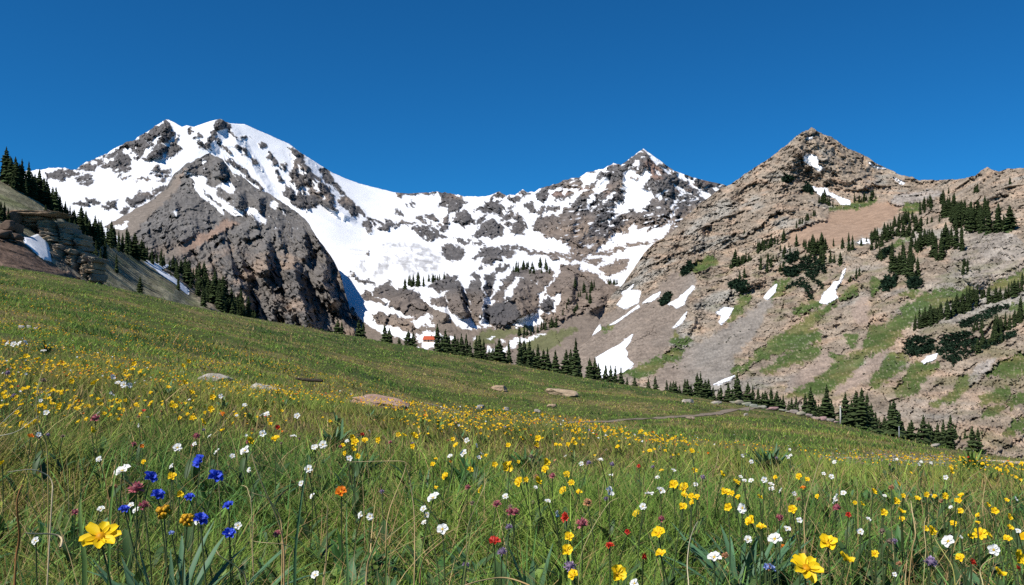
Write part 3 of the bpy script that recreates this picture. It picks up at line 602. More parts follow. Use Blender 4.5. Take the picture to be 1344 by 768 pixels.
def b_style(u, v, uw, vw, d0, P0):
    s = poly_sd(uw, vw, B_SNOW); ri = poly_sd(uw, vw, B_ROCKIN)
    s = np.where(ri > -8, np.minimum(s, -ri), s)
    sc = poly_sd(uw, vw, B_SCREE)
    x, y, z = P0.T
    n1 = fbm(u / 5.5, v / 5.5, 0 * u + 1.1, 3)
    sp = fbm(u / 2.4, v / 2.4, 0 * u + 4.1, 2)
    bits = poly_sd(uw, vw, B_DARK)
    s = np.maximum(s + n1 * 1.5, np.where(bits > 0, 3.5 * (sp * 0.6 + n1 * 0.6) - 1.9, -9))
    snow = sstep(-0.7, 0.7, s)
    scree = sstep(-2, 2, sc)
    rs = (1 - snow) * (1 - 0.88 * scree)
    wx = x + 14 * fbm(x / 70, z / 70, y / 70, 2)
    big = ridged(wx / 120, z / 230, y / 400, 5) - 0.35
    mid = ridged(wx / 42, z / 62, y / 110, 4) - 0.4
    fine = ridged(x / 13, z / 13, y / 30, 3) - 0.4
    strata = fbm((x * 0.25 + z) / 9.0, x / 150, y / 150, 3) * sstep(340, 320, v) * sstep(300, 270, u) * sstep(180, 200, u)
    disp = -fbm(x / 220, y / 220, z / 220, 3) * 14
    px = d0 / F
    wu2, wv2 = (uw - u) * 0.9, (vw - v) * 0.9
    cl = sstep(285, 325, v + (u - 300) * 0.05)
    disp -= rs * (big * 34 + mid * 14 + fine * 3.5 + strata * 14 * (1 - cl))
    disp -= rs * px * (facet(u + wu2, v + wv2, 16, 2.6, 1.35, 4) * (8 + 15 * cl) + facet(u + wu2, v + wv2, 8, 2.8, 1.25, 5) * (4.5 + 6 * cl) + facet(u + wu2 * .5, v + wv2 * .5, 4, 1.6, 1.1, 6) * 3.4)
    disp -= 2.0 * rib_disp(u + (uw - u) * 0.9, v + (vw - v) * 0.5, B_RIBS) * (1 - 0.5 * snow)
    t = fbm(x / 90, z / 70, y / 140, 4); t2 = fbm(x / 11, z / 9, y / 20, 3)
    pk = sstep(0.0, 0.5, fbm(x / 45, z / 60, y / 90, 3) + 0.1)
    c = lerp(np.tile([0.145, 0.132, 0.120], (len(u), 1)), [0.27, 0.205, 0.158], np.clip(.75 * pk * sstep(310, 345, v) + 0.15 * pk, 0, 1))
    c = lerp(c, [0.140, 0.134, 0.128], sstep(340, 300, v) * 0.7)
    c *= (1 + 0.4 * t2 + 0.25 * t)[:, None]
    sc_c = lerp(np.tile([0.215, 0.180, 0.148], (len(u), 1)), [0.29, 0.20, 0.15], sstep(225, 260, u))
    c = lerp(c, sc_c * (1 + 0.15 * t2)[:, None], scree * 0.9)
    alb = c * (1 - snow)[:, None] + np.array([0.84, 0.85, 0.87]) * snow[:, None]
    return disp, np.clip(alb, 0.01, 0.9), snow


build_layer('mountain_buttress', B_RIDGE, B_BASE, B_CTRL, 62, 468, dict(fn=b_style, back=0.6), M_ROCK, jag=1.2)

# ================================================================== E: the rocky mountain on the right
E_RIDGE = [(660, 478), (690, 472), (720, 452), (760, 428), (790, 402), (805, 385), (819, 371), (831, 353), (846, 331.7), (856, 321), (865, 315), (885, 303), (900, 284), (922, 264), (932, 258), (947, 246.6),
           (959, 242), (969, 235), (988, 221), (1004, 211.5), (1020, 200), (1031, 191), (1039, 184), (1054, 172.6), (1060, 171), (1065, 167), (1074, 172.6), (1082, 177), (1092, 179.4), (1109, 193), (1125, 200),
           (1137, 205), (1152, 215.5), (1168, 223), (1183, 230), (1197, 232), (1206, 236), (1238, 236), (1261, 235), (1279, 231), (1288, 224), (1296, 219), (1302, 223), (1310, 225), (1324, 221.5), (1343, 220.5), (1400, 214), (1480, 196), (1620, 190)]
E_BASE = [(660, 500), (800, 540), (1000, 600), (1344, 690), (1620, 760)]
E_CTRL = [(690, 472, 1290), (690, 500, 1200), (760, 428, 1360), (800, 390, 1480), (831, 353, 1560), (865, 315, 1640), (947, 246, 1720), (1060, 171, 1620), (1130, 202, 1620), (1200, 234, 1480), (1240, 236, 1380), (1296, 219, 1180), (1344, 221, 1080), (1620, 190, 900),
          (900, 330, 1480), (880, 375, 1290), (950, 300, 1500), (1000, 260, 1560), (1000, 320, 1270), (1050, 220, 1560), (1060, 285, 1280), (1100, 265, 1420), (1110, 320, 1090), (1170, 290, 1180), (1200, 270, 1260), (1260, 265, 1130), (1250, 310, 930), (1300, 300, 890), (1344, 300, 830), (1330, 350, 730), (1240, 360, 790),
          (1150, 350, 930), (1050, 350, 1090), (980, 360, 1190), (930, 400, 1110), (830, 430, 1140), (760, 480, 1060), (900, 470, 890), (1000, 420, 950), (1080, 400, 900), (1150, 400, 800), (1240, 390, 700), (1300, 400, 660), (1344, 390, 640), (1250, 430, 620), (1344, 440, 560),
          (1000, 500, 680), (1080, 480, 690), (1150, 460, 650), (1200, 480, 590), (1280, 490, 520), (1344, 500, 480), (1100, 540, 530), (1200, 550, 460), (1300, 560, 410), (1344, 590, 380), (830, 500, 850), (900, 540, 640), (1000, 600, 470), (1200, 650, 360), (1344, 690, 320), (1600, 400, 520), (1600, 700, 300)]
ZA, ZB, ZC, ZD, ZE, ZF, ZG, ZH, ZI = (780, 320), (1000, 155), (940, 300), (1144, 340), (1144, 470), (960, 430), (780, 430), (1144, 200), (840, 190)
# (outline, label) of every patch of old snow on the right-hand mountain
E_PATCH = [
    (Z(*ZA, [[(150, 410), (200, 350), (175, 320), (220, 312), (260, 275), (256, 292), (240, 312), (315, 320), (310, 350), (290, 400), (200, 440)]]), 'broad snow patch with a thin upward tail below the left cliffs of the rocky mountain'),
    (Z(*ZA, [[(320, 400), (400, 345), (445, 325), (435, 350), (380, 390)]]), 'slim slanting snow patch just right of the broad one below the cliffs'),
    (Z(*ZA, [[(100, 550), (200, 490), (300, 412), (305, 428), (240, 465), (190, 503), (130, 540)]]), 'long thin streak of snow running down the brown scree'),
    (Z(*ZA, [[(495, 410), (570, 360), (660, 285), (675, 295), (630, 350), (600, 410), (550, 435), (530, 415)]]), 'wedge of snow in the middle of the brown scree chute'),
    (Z(*ZA, [[(530, 570), (570, 520), (620, 460), (605, 510), (570, 552)]]), 'narrow snow sliver against the left edge of the grey crag'),
    (Z(*ZA, [[(820, 460), (870, 430), (935, 435), (900, 500), (850, 550), (840, 520), (850, 490)]]), 'snow patch beside a green strip at the right foot of the grey crag'),
    (Z(*ZA, [[(10, 768), (90, 720), (170, 680), (258, 612), (240, 660), (205, 705), (225, 735), (215, 765), (267, 808), (200, 860), (60, 905), (40, 890)]]), 'large snow tongue at the foot of the scree, reaching down behind the treetops'),
    (Z(*ZG, [[(800, 385), (870, 350), (945, 322), (905, 357), (850, 377)]]), 'thin snow strip low on the slope just above the row of conifers'),
    (Z(*Z9, [[(690, 580), (720, 550), (850, 490), (800, 540), (760, 590), (760, 612), (680, 655), (600, 712), (500, 750), (455, 765), (450, 740), (510, 720), (620, 650), (700, 600)]]), 'long curving tongue of snow between a green meadow and the brown scree'),
    (Z(*Z9, [[(780, 612), (860, 548), (862, 578), (800, 617)]]), 'small leaf-shaped snow patch right of the long curving snow tongue'),
    (Z(*ZB, [[(275, 285), (290, 240), (360, 248), (382, 285), (380, 315), (428, 350), (370, 348), (320, 312)]]), 'upper snow patch close below the summit of the right-hand mountain'),
    (Z(*ZB, [[(290, 445), (370, 470), (440, 472), (447, 500), (520, 530), (592, 555), (587, 582), (530, 588), (500, 545), (420, 515), (400, 525), (370, 500)]]), 'ragged snow band above the bare brown bowl of the right-hand mountain'),
    (Z(*ZB, [[(715, 302), (740, 295), (780, 322), (835, 342), (800, 338), (760, 336)]]), 'thin snow strip along the right shoulder of the summit ridge'),
    (Z(*ZB, [[(878, 400), (960, 438), (945, 447)]]), 'short snow sliver at the right end of the summit ridge'),
    (Z(*ZC, [[(315, 465), (360, 410), (410, 375), (397, 430), (350, 477)]]), 'small snow wedge on the slope left of the pink slabs'),
    (Z(*ZC, [[(690, 500), (730, 430), (770, 390), (790, 360), (828, 352), (850, 290), (872, 268), (855, 322), (836, 356), (820, 400), (800, 430), (815, 470), (750, 507)]]), 'snow gully filling with a thin upper neck between dark thickets'),
    (Z(*ZC, [[(940, 97), (980, 69), (1026, 72), (1030, 98), (960, 104)]]), 'small snow patch at the lower edge of the bare brown bowl'),
    (Z(*ZD, [[(338, 690), (380, 655), (442, 638), (432, 672), (350, 707)]]), 'small oval snow patch below the dark green thicket at right'),
    (Z(*ZB, [[(293, 142), (315, 127), (342, 129), (320, 144)]]), 'tiny snow fleck right under the summit cairn of the right-hand mountain'),
]
E_SNOW = [p for pp, _ in E_PATCH for p in pp]
E_GREEN = (Z(*ZA, [[(590, 200), (680, 130), (800, 95), (820, 140), (760, 150), (660, 180)], [(525, 620), (540, 600), (560, 640), (650, 645), (600, 690), (520, 660)], [(470, 768), (560, 710), (600, 720), (560, 790)], [(900, 520), (950, 420), (1024, 340), (1024, 390), (960, 470)], [(50, 580), (120, 555), (110, 580), (60, 595)]])
           + Z(*ZC, [[(90, 620), (150, 500), (180, 440), (225, 440), (180, 540), (110, 610)], [(350, 765), (480, 690), (600, 620), (740, 530), (800, 490), (790, 520), (720, 570), (620, 660), (560, 740), (500, 768)], [(510, 560), (570, 520), (680, 490), (690, 510), (640, 550), (560, 580)],
                     [(560, 768), (640, 720), (700, 735), (680, 768)], [(820, 470), (900, 390), (930, 390), (940, 430), (880, 470)], [(860, 740), (930, 710), (950, 740), (900, 768)], [(400, 380), (470, 340), (500, 340), (440, 430), (380, 470)]])
           + Z(*ZD, [[(0, 550), (120, 440), (220, 330), (350, 240), (560, 210), (680, 190), (690, 230), (560, 270), (420, 330), (300, 400), (220, 470), (120, 580), (0, 660)], [(790, 190), (1024, 88), (1024, 150), (880, 190)], [(0, 140), (60, 140), (50, 200), (0, 240)],
                     [(60, 768), (110, 650), (200, 630), (230, 690), (120, 790)], [(260, 730), (350, 710), (440, 700), (400, 780), (240, 780)], [(780, 780), (860, 700), (960, 650), (1024, 630), (1024, 780)], [(920, 320), (1024, 290), (1024, 350), (950, 330)], [(200, 220), (300, 210), (280, 250)]])
           + Z(*ZE, [[(0, 200), (60, 100), (140, 40), (220, 0), (230, 40), (140, 110), (40, 190)], [(160, 210), (240, 90), (300, 40), (430, 50), (420, 90), (320, 170), (300, 230), (200, 260)], [(400, 310), (500, 270), (560, 210), (600, 130), (640, 120), (640, 190), (560, 290), (440, 320)],
                     [(740, 310), (730, 260), (900, 200), (930, 230), (900, 280)], [(880, 510), (960, 430), (1024, 400), (1024, 470), (900, 520)], [(740, 400), (780, 350), (890, 320), (830, 380)], [(780, 100), (870, 40), (1024, 0), (1024, 90), (900, 120)], [(920, 290), (1024, 230), (1024, 300), (930, 330)]])
           + Z(*ZF, [[(0, 290), (90, 250), (200, 150), (330, 70), (420, 0), (520, 0), (600, 40), (560, 80), (440, 130), (380, 150), (250, 190), (150, 230), (60, 290), (0, 320)], [(200, 300), (330, 220), (480, 130), (600, 150), (560, 200), (430, 235), (280, 290)],
                     [(380, 460), (500, 400), (600, 330), (740, 230), (880, 150), (940, 0), (1024, 0), (1024, 60), (900, 180), (860, 260), (760, 340), (660, 420), (500, 470)], [(920, 370), (1024, 250), (1024, 330), (960, 400)], [(670, 180), (760, 190), (700, 240)], [(760, 60), (850, 70), (800, 130)]])
           + Z(*ZG, [[(200, 300), (280, 270), (440, 210), (560, 140), (600, 170), (480, 240), (360, 320), (280, 340)]])
           + Z(*ZB, [[(460, 610), (560, 580), (680, 560), (770, 560), (700, 585), (560, 610)]]) + Z(*ZH, [[(190, 390), (270, 345), (330, 350), (300, 390), (230, 400)], [(100, 650), (180, 600), (260, 570), (180, 630)]]))
E_BASIN = Z(*ZB, [[(200, 770), (330, 700), (440, 690), (470, 630), (560, 610), (700, 585), (830, 560), (930, 600), (900, 660), (850, 700), (750, 768), (700, 800), (580, 830), (480, 860), (300, 850), (180, 850)]])
E_SCREE = [[(760, 430), (800, 408), (820, 398), (850, 388), (880, 360), (915, 345), (915, 365), (900, 410), (888, 438), (865, 475), (800, 520), (700, 490), (690, 478)],
           [(890, 465), (915, 450), (960, 425), (1000, 395), (1020, 385), (1010, 405), (990, 440), (965, 470), (960, 500), (880, 520), (850, 500)]] + \
    Z(*ZF, [[(360, 440), (380, 330), (520, 250), (640, 150), (720, 190), (640, 300), (500, 390)], [(660, 460), (770, 350), (900, 250), (1024, 60), (1024, 230), (900, 350), (760, 440)]]) + \
    Z(*ZC, [[(900, 560), (960, 470), (1024, 460), (1024, 640), (960, 640)]]) + Z(*ZD, [[(0, 680), (60, 540), (120, 480), (110, 600), (50, 740), (0, 780)]])
E_PALE = Z(*ZE, [[(630, 165), (680, 80), (760, 10), (830, 0), (800, 60), (700, 160), (650, 188)]]) + Z(*ZH, [[(130, 330), (200, 280), (330, 260), (450, 250), (480, 290), (330, 330), (200, 365)], [(680, 560), (900, 520), (1024, 620), (1024, 700), (800, 720), (660, 620)]])
E_SLABS = Z(*ZH, [[(560, 560), (720, 500), (1024, 600), (1024, 880), (700, 900), (500, 850)]])
E_RIBS = [([(1064, 168), (1075, 200), (1110, 235), (1150, 250)], 60, 40, 45), ([(1064, 168), (1040, 215), (1020, 260), (990, 300)], 70, 40, 30), ([(885, 303), (880, 330), (860, 360)], 40, 18, 14), ([(930, 262), (915, 300), (900, 345)], 45, 22, 18),
          ([(960, 245), (955, 290), (945, 325)], 40, 22, 18), ([(905, 380), (912, 410), (905, 440)], 34, 12, 14), ([(1000, 335), (985, 360), (960, 385)], 26, 20, 16), ([(1060, 378), (1050, 395), (1035, 410)], 22, 16, 10),
          ([(1296, 220), (1302, 240), (1310, 262)], 30, 22, 14), ([(1250, 322), (1275, 360), (1290, 380)], 26, 20, 26), ([(1100, 405), (1085, 430), (1070, 450)], 18, 12, 12), ([(1180, 330), (1160, 365), (1140, 385)], 20, 16, 14)]


def e_style(u, v, uw, vw, d0, P0):
    s = poly_sd(u + 0.5 * (uw - u), v + 0.5 * (vw - v), E_SNOW)
    g = poly_sd(uw, vw, E_GREEN); b = poly_sd(uw, vw, E_BASIN, 14); sc = poly_sd(uw, vw, E_SCREE); pale = poly_sd(uw, vw, E_PALE); slab = poly_sd(uw, vw, E_SLABS, 14)
    x, y, z = P0.T
    n1 = fbm(u / 6, v / 6, 0 * u + 1.1, 3); sp = fbm(u / 2.5, v / 2.5, 0 * u + 4.1, 2)
    snow = sstep(-0.6, 0.6, s + n1 * 0.8)
    green = sstep(-1.2, 1.2, g + n1 * 4.5 + sp * 2.0 + 2.2) * (1 - 0.6 * sstep(0.3, 0.55, sp + 0.4 * n1))
    basin = sstep(-3, 3, b); scree = sstep(-3, 3, sc + n1 * 2)
    rs = (1 - 0.85 * snow) * (1 - 0.75 * green) * (1 - 0.93 * basin) * (1 - 0.8 * scree)
    k = np.clip(d0 / 1200, 0.35, 1.3)
    dip = x * 0.45 + z                        # beds dip down to the right
    wx = x + 12 * fbm(x / 60, z / 60, y / 60, 2)
    big = ridged(wx / 150, z / 170, y / 260, 5) - 0.35
    mid = ridged((wx - z * 0.5) / 46, dip / 30, y / 90, 4) - 0.4
    fine = ridged((x - z * 0.5) / 14, dip / 14, y / 28, 3) - 0.4
    ff = fbm(x / 4, z / 3, y / 6, 2)
    lumps = fbm(x / 110, y / 110, z / 110, 3)
    up = sstep(420, 330, v)
    disp = -lumps * 13
    px = d0 / F
    wu2, wv2 = (uw - u) * 0.9, (vw - v) * 0.9
    pu, pv = u + wu2, v + wv2
    nf = 1 - 0.75 * scree
    disp -= rs * (big * (14 + 28 * up) * k + mid * (5 + 6 * up) * k + fine * 2.0 * k + ff * 1.0)
    disp -= rs * px * (facet(pu, pv, 24, 2.4, -0.45, 7) * 11 + facet(pu, pv, 11, 2.4, -0.5, 8) * 7.0 + facet(pu, pv, 5.5, 2.2, -0.4, 9) * 3.8 + facet(u, v, 2.8, 1.4, 0.4, 10) * 2.8)
    disp -= (1 - rs) * fbm(x / 18, z / 14, y / 30, 3) * 1.1 * (1 - basin * 0.6)
    ac, al = (u * 0.41 + v * 0.91), (-u * 0.91 + v * 0.41)
    lowr = sstep(330, 390, v) * sstep(860, 940, u)
    gl = ridged(ac / 34 + 0.25 * n1, al / 150, 0 * u + 2.7, 4) - 0.4
    gl2 = ridged(ac / 11 + 0.3 * n1, al / 42, 0 * u + 5.7, 3) - 0.4
    disp -= k * lowr * (gl * 17 + gl2 * 4.5 * (1 - .7 * scree)) * (1 - 0.8 * snow) * (1 - 0.5 * green)
    cliff = sstep(1000, 900, u) * sstep(400, 350, v)
    disp -= k * cliff * rs * ((ridged(u / 15 + 0.4 * n1, v / 60, 0 * u + 8.7, 3) - 0.4) * 16 + (ridged(u / 5, v / 15, 0 * u + 1.7, 3) - 0.4) * 6)
    crag = sstep(0.0, 0.45, fbm(x / 55, z / 45, y / 110, 3) + 0.25 * up)
    disp -= rs * crag * k * ((ridged(u / 9.5 + v / 30, v / 6.5 - u / 22, 0 * u + 3.1, 4) - 0.4) * 5 + ff * 2.2)
    ledge = sstep(0.1, 0.4, fbm((x - z * 0.4) / 60, dip / 11, y / 100, 3))
    disp -= rs * ledge * 1.5
    disp -= rib_disp(uw, v, E_RIBS)
    t = fbm(x / 70, z / 60, y / 120, 4); t2 = fbm(x / 9, dip / 7, y / 18, 3); t3 = fbm(x / 30, dip / 20, y / 60, 3)
    fc = facet(pu, pv, 11, 1.8, -0.5, 8, 0.0) + facet(pu, pv, 5.5, 1.6, -0.3, 9, 0.0)
    c = lerp(np.tile([0.275, 0.222, 0.168], (len(u), 1)), [0.360, 0.265, 0.190], sstep(-0.1, 0.5, t3))
    c = lerp(c, [0.255, 0.242, 0.212], sstep(0.0, 0.45, t) * .85)
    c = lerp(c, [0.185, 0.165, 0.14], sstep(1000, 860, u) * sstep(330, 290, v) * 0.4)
    c = lerp(c, [0.32, 0.30, 0.28], sstep(-2, 2, pale) * 0.6)
    c = lerp(c, [0.285, 0.250, 0.210], sstep(-5, 5, slab) * 0.7)
    c *= np.clip(1 + 0.4 * t2 + 0.2 * t + 0.34 * sp + 0.26 * fc, .35, 2)[:, None]
    cl = lerp(np.tile([0.215, 0.175, 0.142], (len(u), 1)), [0.228, 0.205, 0.178], sstep(880, 930, u))
    cl = lerp(cl, [0.295, 0.228, 0.182], sstep(1020, 1060, u))
    c = lerp(c, cl * (1 + 0.22 * t2 + 0.30 * sp + 0.12 * fc)[:, None], scree * 0.9)
    c = lerp(c, np.array([0.315, 0.215, 0.150]), basin * 0.95) * (1 + 0.06 * sp)[:, None]
    gc = lerp(np.tile([0.052, 0.092, 0.017], (len(u), 1)), [0.118, 0.122, 0.036], sstep(-0.1, 0.5, t3 + 0.4 * n1))
    c = lerp(c, gc * (1 + 0.35 * t2 + 0.35 * sp)[:, None], green * 0.92)
    turf = sstep(0.05, 0.45, fbm(x / 26, z / 18, y / 40, 3) + 0.1 * n1) * (1 - basin) * (1 - scree) * sstep(300, 360, v) * sstep(880, 960, u)
    c = lerp(c, np.array([0.15, 0.15, 0.065]), turf * 0.45)
    alb = c * (1 - snow)[:, None] + np.array([0.84, 0.85, 0.87]) * snow[:, None]
    return disp, np.clip(alb, 0.01, 0.9), snow


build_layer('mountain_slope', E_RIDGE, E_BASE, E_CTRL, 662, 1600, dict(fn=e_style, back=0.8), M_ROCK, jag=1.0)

# ================================================================== C: the near hillside at left
C_RIDGE = [(-260, 150), (-120, 195), (0, 231), (12, 243), (23, 249), (49, 259), (59, 266), (78, 274), (100, 287), (120, 300), (140, 315), (165, 330), (189, 337), (216, 345), (240, 355), (270, 368), (300, 385), (318, 402), (335, 420), (352, 436), (365, 450)]
C_BASE = [(-260, 380), (0, 395), (100, 415), (200, 430), (300, 450), (365, 470)]
C_CTRL = [(-200, 170, 290), (0, 231, 300), (60, 266, 310), (110, 293, 340), (140, 315, 370), (189, 337, 430), (240, 355, 480), (300, 385, 510), (350, 434, 520), (0, 345, 185), (60, 365, 195), (110, 380, 215), (160, 390, 250), (220, 400, 310), (280, 412, 380),
          (0, 290, 225), (40, 300, 235), (90, 320, 262), (140, 350, 300), (190, 370, 350), (250, 390, 420), (0, 400, 150), (100, 415, 175), (200, 430, 240), (300, 450, 360), (-200, 360, 150), (365, 465, 450)]
C_SNOW1 = Z(0, 260, [[(148, 265), (200, 268), (280, 230), (305, 245), (325, 330), (345, 430), (300, 420), (240, 370), (170, 310)]])
C_SNOW2 = Z(140, 280, [[(247, 303), (300, 325), (400, 348), (432, 355), (365, 375), (370, 390), (460, 435), (552, 520), (552, 547), (500, 510), (440, 460), (370, 410), (320, 370), (260, 330)]])
C_BROWN = [[(-300, 290), (0, 296), (20, 312), (30, 318), (53, 338), (66, 344), (94, 358), (118, 370), (140, 381), (140, 430), (-300, 430)]]
C_PILE = [[(-300, 270), (0, 282), (14, 286), (26, 296), (30, 318), (0, 318), (-300, 320)]]
C_ROCKY = [[(205, 348), (240, 352), (270, 366), (305, 390), (330, 420), (300, 430), (280, 410), (262, 395), (245, 380), (225, 366)], [(60, 262), (75, 270), (75, 285), (55, 280)], [(66, 290), (130, 305), (138, 380), (96, 362), (66, 340)]]


def c_style(u, v, uw, vw, d0, P0):
    s = poly_sd(u + 0.4 * (uw - u), v + 0.4 * (vw - v), C_SNOW1 + C_SNOW2)
    br = poly_sd(uw, vw, C_BROWN); pl = poly_sd(uw, vw, C_PILE); rk = poly_sd(uw, vw, C_ROCKY)
    x, y, z = P0.T
    snow = sstep(-0.5, 0.5, s)
    brown = sstep(-1.5, 1.5, br); pile = sstep(-2, 2, pl); rocky = np.maximum(sstep(-3, 3, rk), pile)
    n1 = fbm(x / 9, y / 12, z / 8, 4); n2 = fbm(x / 2.2, y / 4, z / 2, 3)
    # ribs of debris running down the fall line
    line = (x + y * 0.12) * 0.45 + z * 1.1
    st = ridged(line / 2.6, x / 60, y / 60, 3) - 0.4
    st2 = ridged((x * 0.5 + z * 1.25) / 3.4, x / 50, y / 90, 3) - 0.4
    disp = -fbm(x / 30, y / 40, z / 30, 3) * 2.5
    disp -= (1 - snow) * (rocky * (ridged(x / 9, z / 7, y / 14, 4) - 0.4) * 7 + n2 * 0.5 + (1 - rocky) * (st2 * 1.6 * (1 - brown) + brown * st * 3.0))
    c = lerp(np.tile([0.170, 0.160, 0.098], (len(u), 1)), [0.26, 0.235, 0.155], sstep(-0.3, 0.4, n1))
    c = lerp(c, [0.14, 0.155, 0.065], sstep(0.1, 0.5, fbm(x / 14, y / 20, z / 12, 3)) * 0.6)
    c = lerp(c, [0.165, 0.108, 0.080], brown * 0.95)
    c = lerp(c, [0.20, 0.165, 0.13], rocky * 0.8 * (1 - 0.6 * pile))
    c = c * np.clip(1 + 0.6 * n2 + 0.45 * st2 + 0.4 * facet(u, v, 3.2, 2.0, 0.75, 31, 0.0), .3, 2)[:, None]
    alb = c * (1 - snow)[:, None] + np.array([0.84, 0.85, 0.87]) * snow[:, None]
    return disp, np.clip(alb, 0.01, 0.9), snow


build_layer('hillside', C_RIDGE, C_BASE, C_CTRL, -255, 364, dict(fn=c_style, back=0.25), M_NEARHILL, jag=0.6, step=0.8)


# ------------------------------------------------------------------ separate patches of old snow
def snow_patch(layer, outline, label, thick):
    L = LAYERS[layer]
    u, v = L['u'], L['v']
    p = np.concatenate([np.asarray(o) for o in outline])
    nr, nc = L['nr'], L['nc']
    wu = fbm(u / 14, v / 14, 0 * u + 2.2, 3) * 1.2
    wv = fbm(u / 14, v / 14, 0 * u + 9.2, 3) * 1.2
    near = np.nonzero((u > p[:, 0].min() - 4) & (u < p[:, 0].max() + 4) & (v > p[:, 1].min() - 4) & (v < p[:, 1].max() + 4))[0]
    if not len(near): return
    sd = np.full(u.shape, -9.0)
    sd[near] = poly_sd(u[near] + wu[near], v[near] + wv[near], outline)
    G = sd.reshape(nr, nc)
    fm = (np.minimum(np.minimum(G[:-1, :-1], G[1:, :-1]), np.minimum(G[1:, 1:], G[:-1, 1:])) > -0.9)
    j, i = np.nonzero(fm)
    if not len(j): return
    idx = np.arange(nr * nc).reshape(nr, nc)
    q = np.stack([idx[j, i], idx[j + 1, i], idx[j + 1, i + 1], idx[j, i + 1]], -1)
    used, inv = np.unique(q, return_inverse=True)
    s = sd[used]
    d = L['d'].ravel()[used]
    lift = thick * (0.25 + np.clip((s + 1) / 4, 0, 1))
    top = unproject(u[used], v[used], d - lift)
    top[:, 2] += lift * 0.5
    bot = unproject(u[used], v[used], d + thick)
    n = len(used)
    q = inv.reshape(q.shape)
    # rim between top and underside
    e = np.concatenate([q[:, [0, 1]], q[:, [1, 2]], q[:, [2, 3]], q[:, [3, 0]]])
    key = {}
    for a, b in e:
        key[(min(a, b), max(a, b))] = key.get((min(a, b), max(a, b)), 0) + 1
    rim = np.array([(a, b, b + n, a + n) for a, b in e if key[(min(a, b), max(a, b))] == 1])
    F_ = np.concatenate([q, q[:, ::-1] + n, rim])
    me = new_mesh('snow_patch', np.concatenate([top, bot]), F_, True, {'albedo': np.tile([0.84, 0.85, 0.87], (2 * n, 1))}, [M_SNOW])
    tag(add_obj('snow_patch', me), label, 'snow patch', 'patches of old snow on the slopes')


for o_, lab_ in E_PATCH:
    snow_patch('mountain_slope', o_, lab_, 2.0)
snow_patch('hillside', C_SNOW1, 'shaded snow bank lying beside the stacked rock outcrop at far left', 0.5)
snow_patch('hillside', C_SNOW2, 'long narrow snow bank under the left-hand row of conifers', 0.6)

# ------------------------------------------------------------------ valley floor reaching the horizon
me = new_mesh('valley_floor', [(-40000, -2000, -160), (40000, -2000, -160), (40000, 40000, -160), (-40000, 40000, -160)], np.array([[0, 1, 2, 3]]), False, {'albedo': np.tile([0.12, 0.12, 0.06], (4, 1))}, [M_SOIL])
tag(add_obj('valley_floor', me), kind='structure')
GRASS_K=1.0; FLK=4
# ------------------------------------------------------------------ the meadow: height from sight lines measured per column
G_D = np.array([0.5, 1, 2, 3, 4, 6, 8, 12, 16, 25, 40, 55, 62, 80, 110, 150, 250, 420, 700])
G_U = np.array([-700, 0, 336, 672, 1008, 1344, 2000])
G_V = np.array([
    [2100, 1290, 800, 625, 535, 470, 432, 392, 372, 346, 325, 314, 310, 300, 290, 282, 288, 315, 370],
    [2180, 1310, 855, 686, 605, 545, 512, 476, 455, 428, 401, 385, 379, 367, 350, 358, 376, 415, 480],
    [2190, 1313, 875, 722, 648, 592, 563, 532, 513, 494, 475, 462, 457, 443, 424, 419, 434, 470, 520],
    [2190, 1313, 880, 735, 668, 620, 594, 571, 561, 555, 552, 548.5, 543, 526, 503, 479, 491, 520, 560],
    [2190, 1313, 886, 744, 680, 640, 620, 604, 596, 587, 572, 561, 557, 548, 538, 540, 556, 590, 640],
    [2190, 1316, 892, 755, 696, 662, 645, 626, 617, 612, 609.5, 608, 607.5, 607, 608, 616, 640, 680, 740],
    [2190, 1320, 905, 775, 720, 692, 680, 668, 662, 658, 656, 655, 655, 656, 660, 670, 700, 740, 800]], float)


def _pchip_rows(x, Y, xq):
    out = []
    for y in Y:
        h = np.diff(x); m = np.diff(y) / h
        dd = np.zeros(len(x)); dd[0], dd[-1] = m[0], m[-1]
        for i in range(1, len(x) - 1):
            if m[i - 1] * m[i] > 0:
                w1 = 2 * h[i] + h[i - 1]; w2 = h[i] + 2 * h[i - 1]
                dd[i] = (w1 + w2) / (w1 / m[i - 1] + w2 / m[i])
        k = np.clip(np.searchsorted(x, xq) - 1, 0, len(x) - 2)
        t = (xq - x[k]) / h[k]
        out.append((1 + 2 * t) * (1 - t) ** 2 * y[k] + t * (1 - t) ** 2 * h[k] * dd[k] + t * t * (3 - 2 * t) * y[k + 1] + t * t * (t - 1) * h[k] * dd[k + 1])
    return np.array(out)


LQ = np.linspace(math.log(0.5), math.log(700), 700)
_tab = _pchip_rows(np.log(G_D), G_V, LQ)            # (columns, depth)
UQ = np.arange(-700, 2001, 10.0)
_tab = _pchip_rows(G_U.astype(float), _tab.T, UQ)   # (depth, u)


def ground_v(u, d):
    u = np.clip(np.asarray(u, float), -699, 1999); l = np.clip(np.log(np.asarray(d, float)), LQ[0], LQ[-1] - 1e-6)
    a = (u + 700) / 10; i = np.minimum(a.astype(int), len(UQ) - 2); fa = a - i
    b = (l - LQ[0]) / (LQ[1] - LQ[0]); j = np.minimum(b.astype(int), len(LQ) - 2); fb = b - j
    T = _tab
    return (T[j, i] * (1 - fa) + T[j, i + 1] * fa) * (1 - fb) + (T[j + 1, i] * (1 - fa) + T[j + 1, i + 1] * fa) * fb


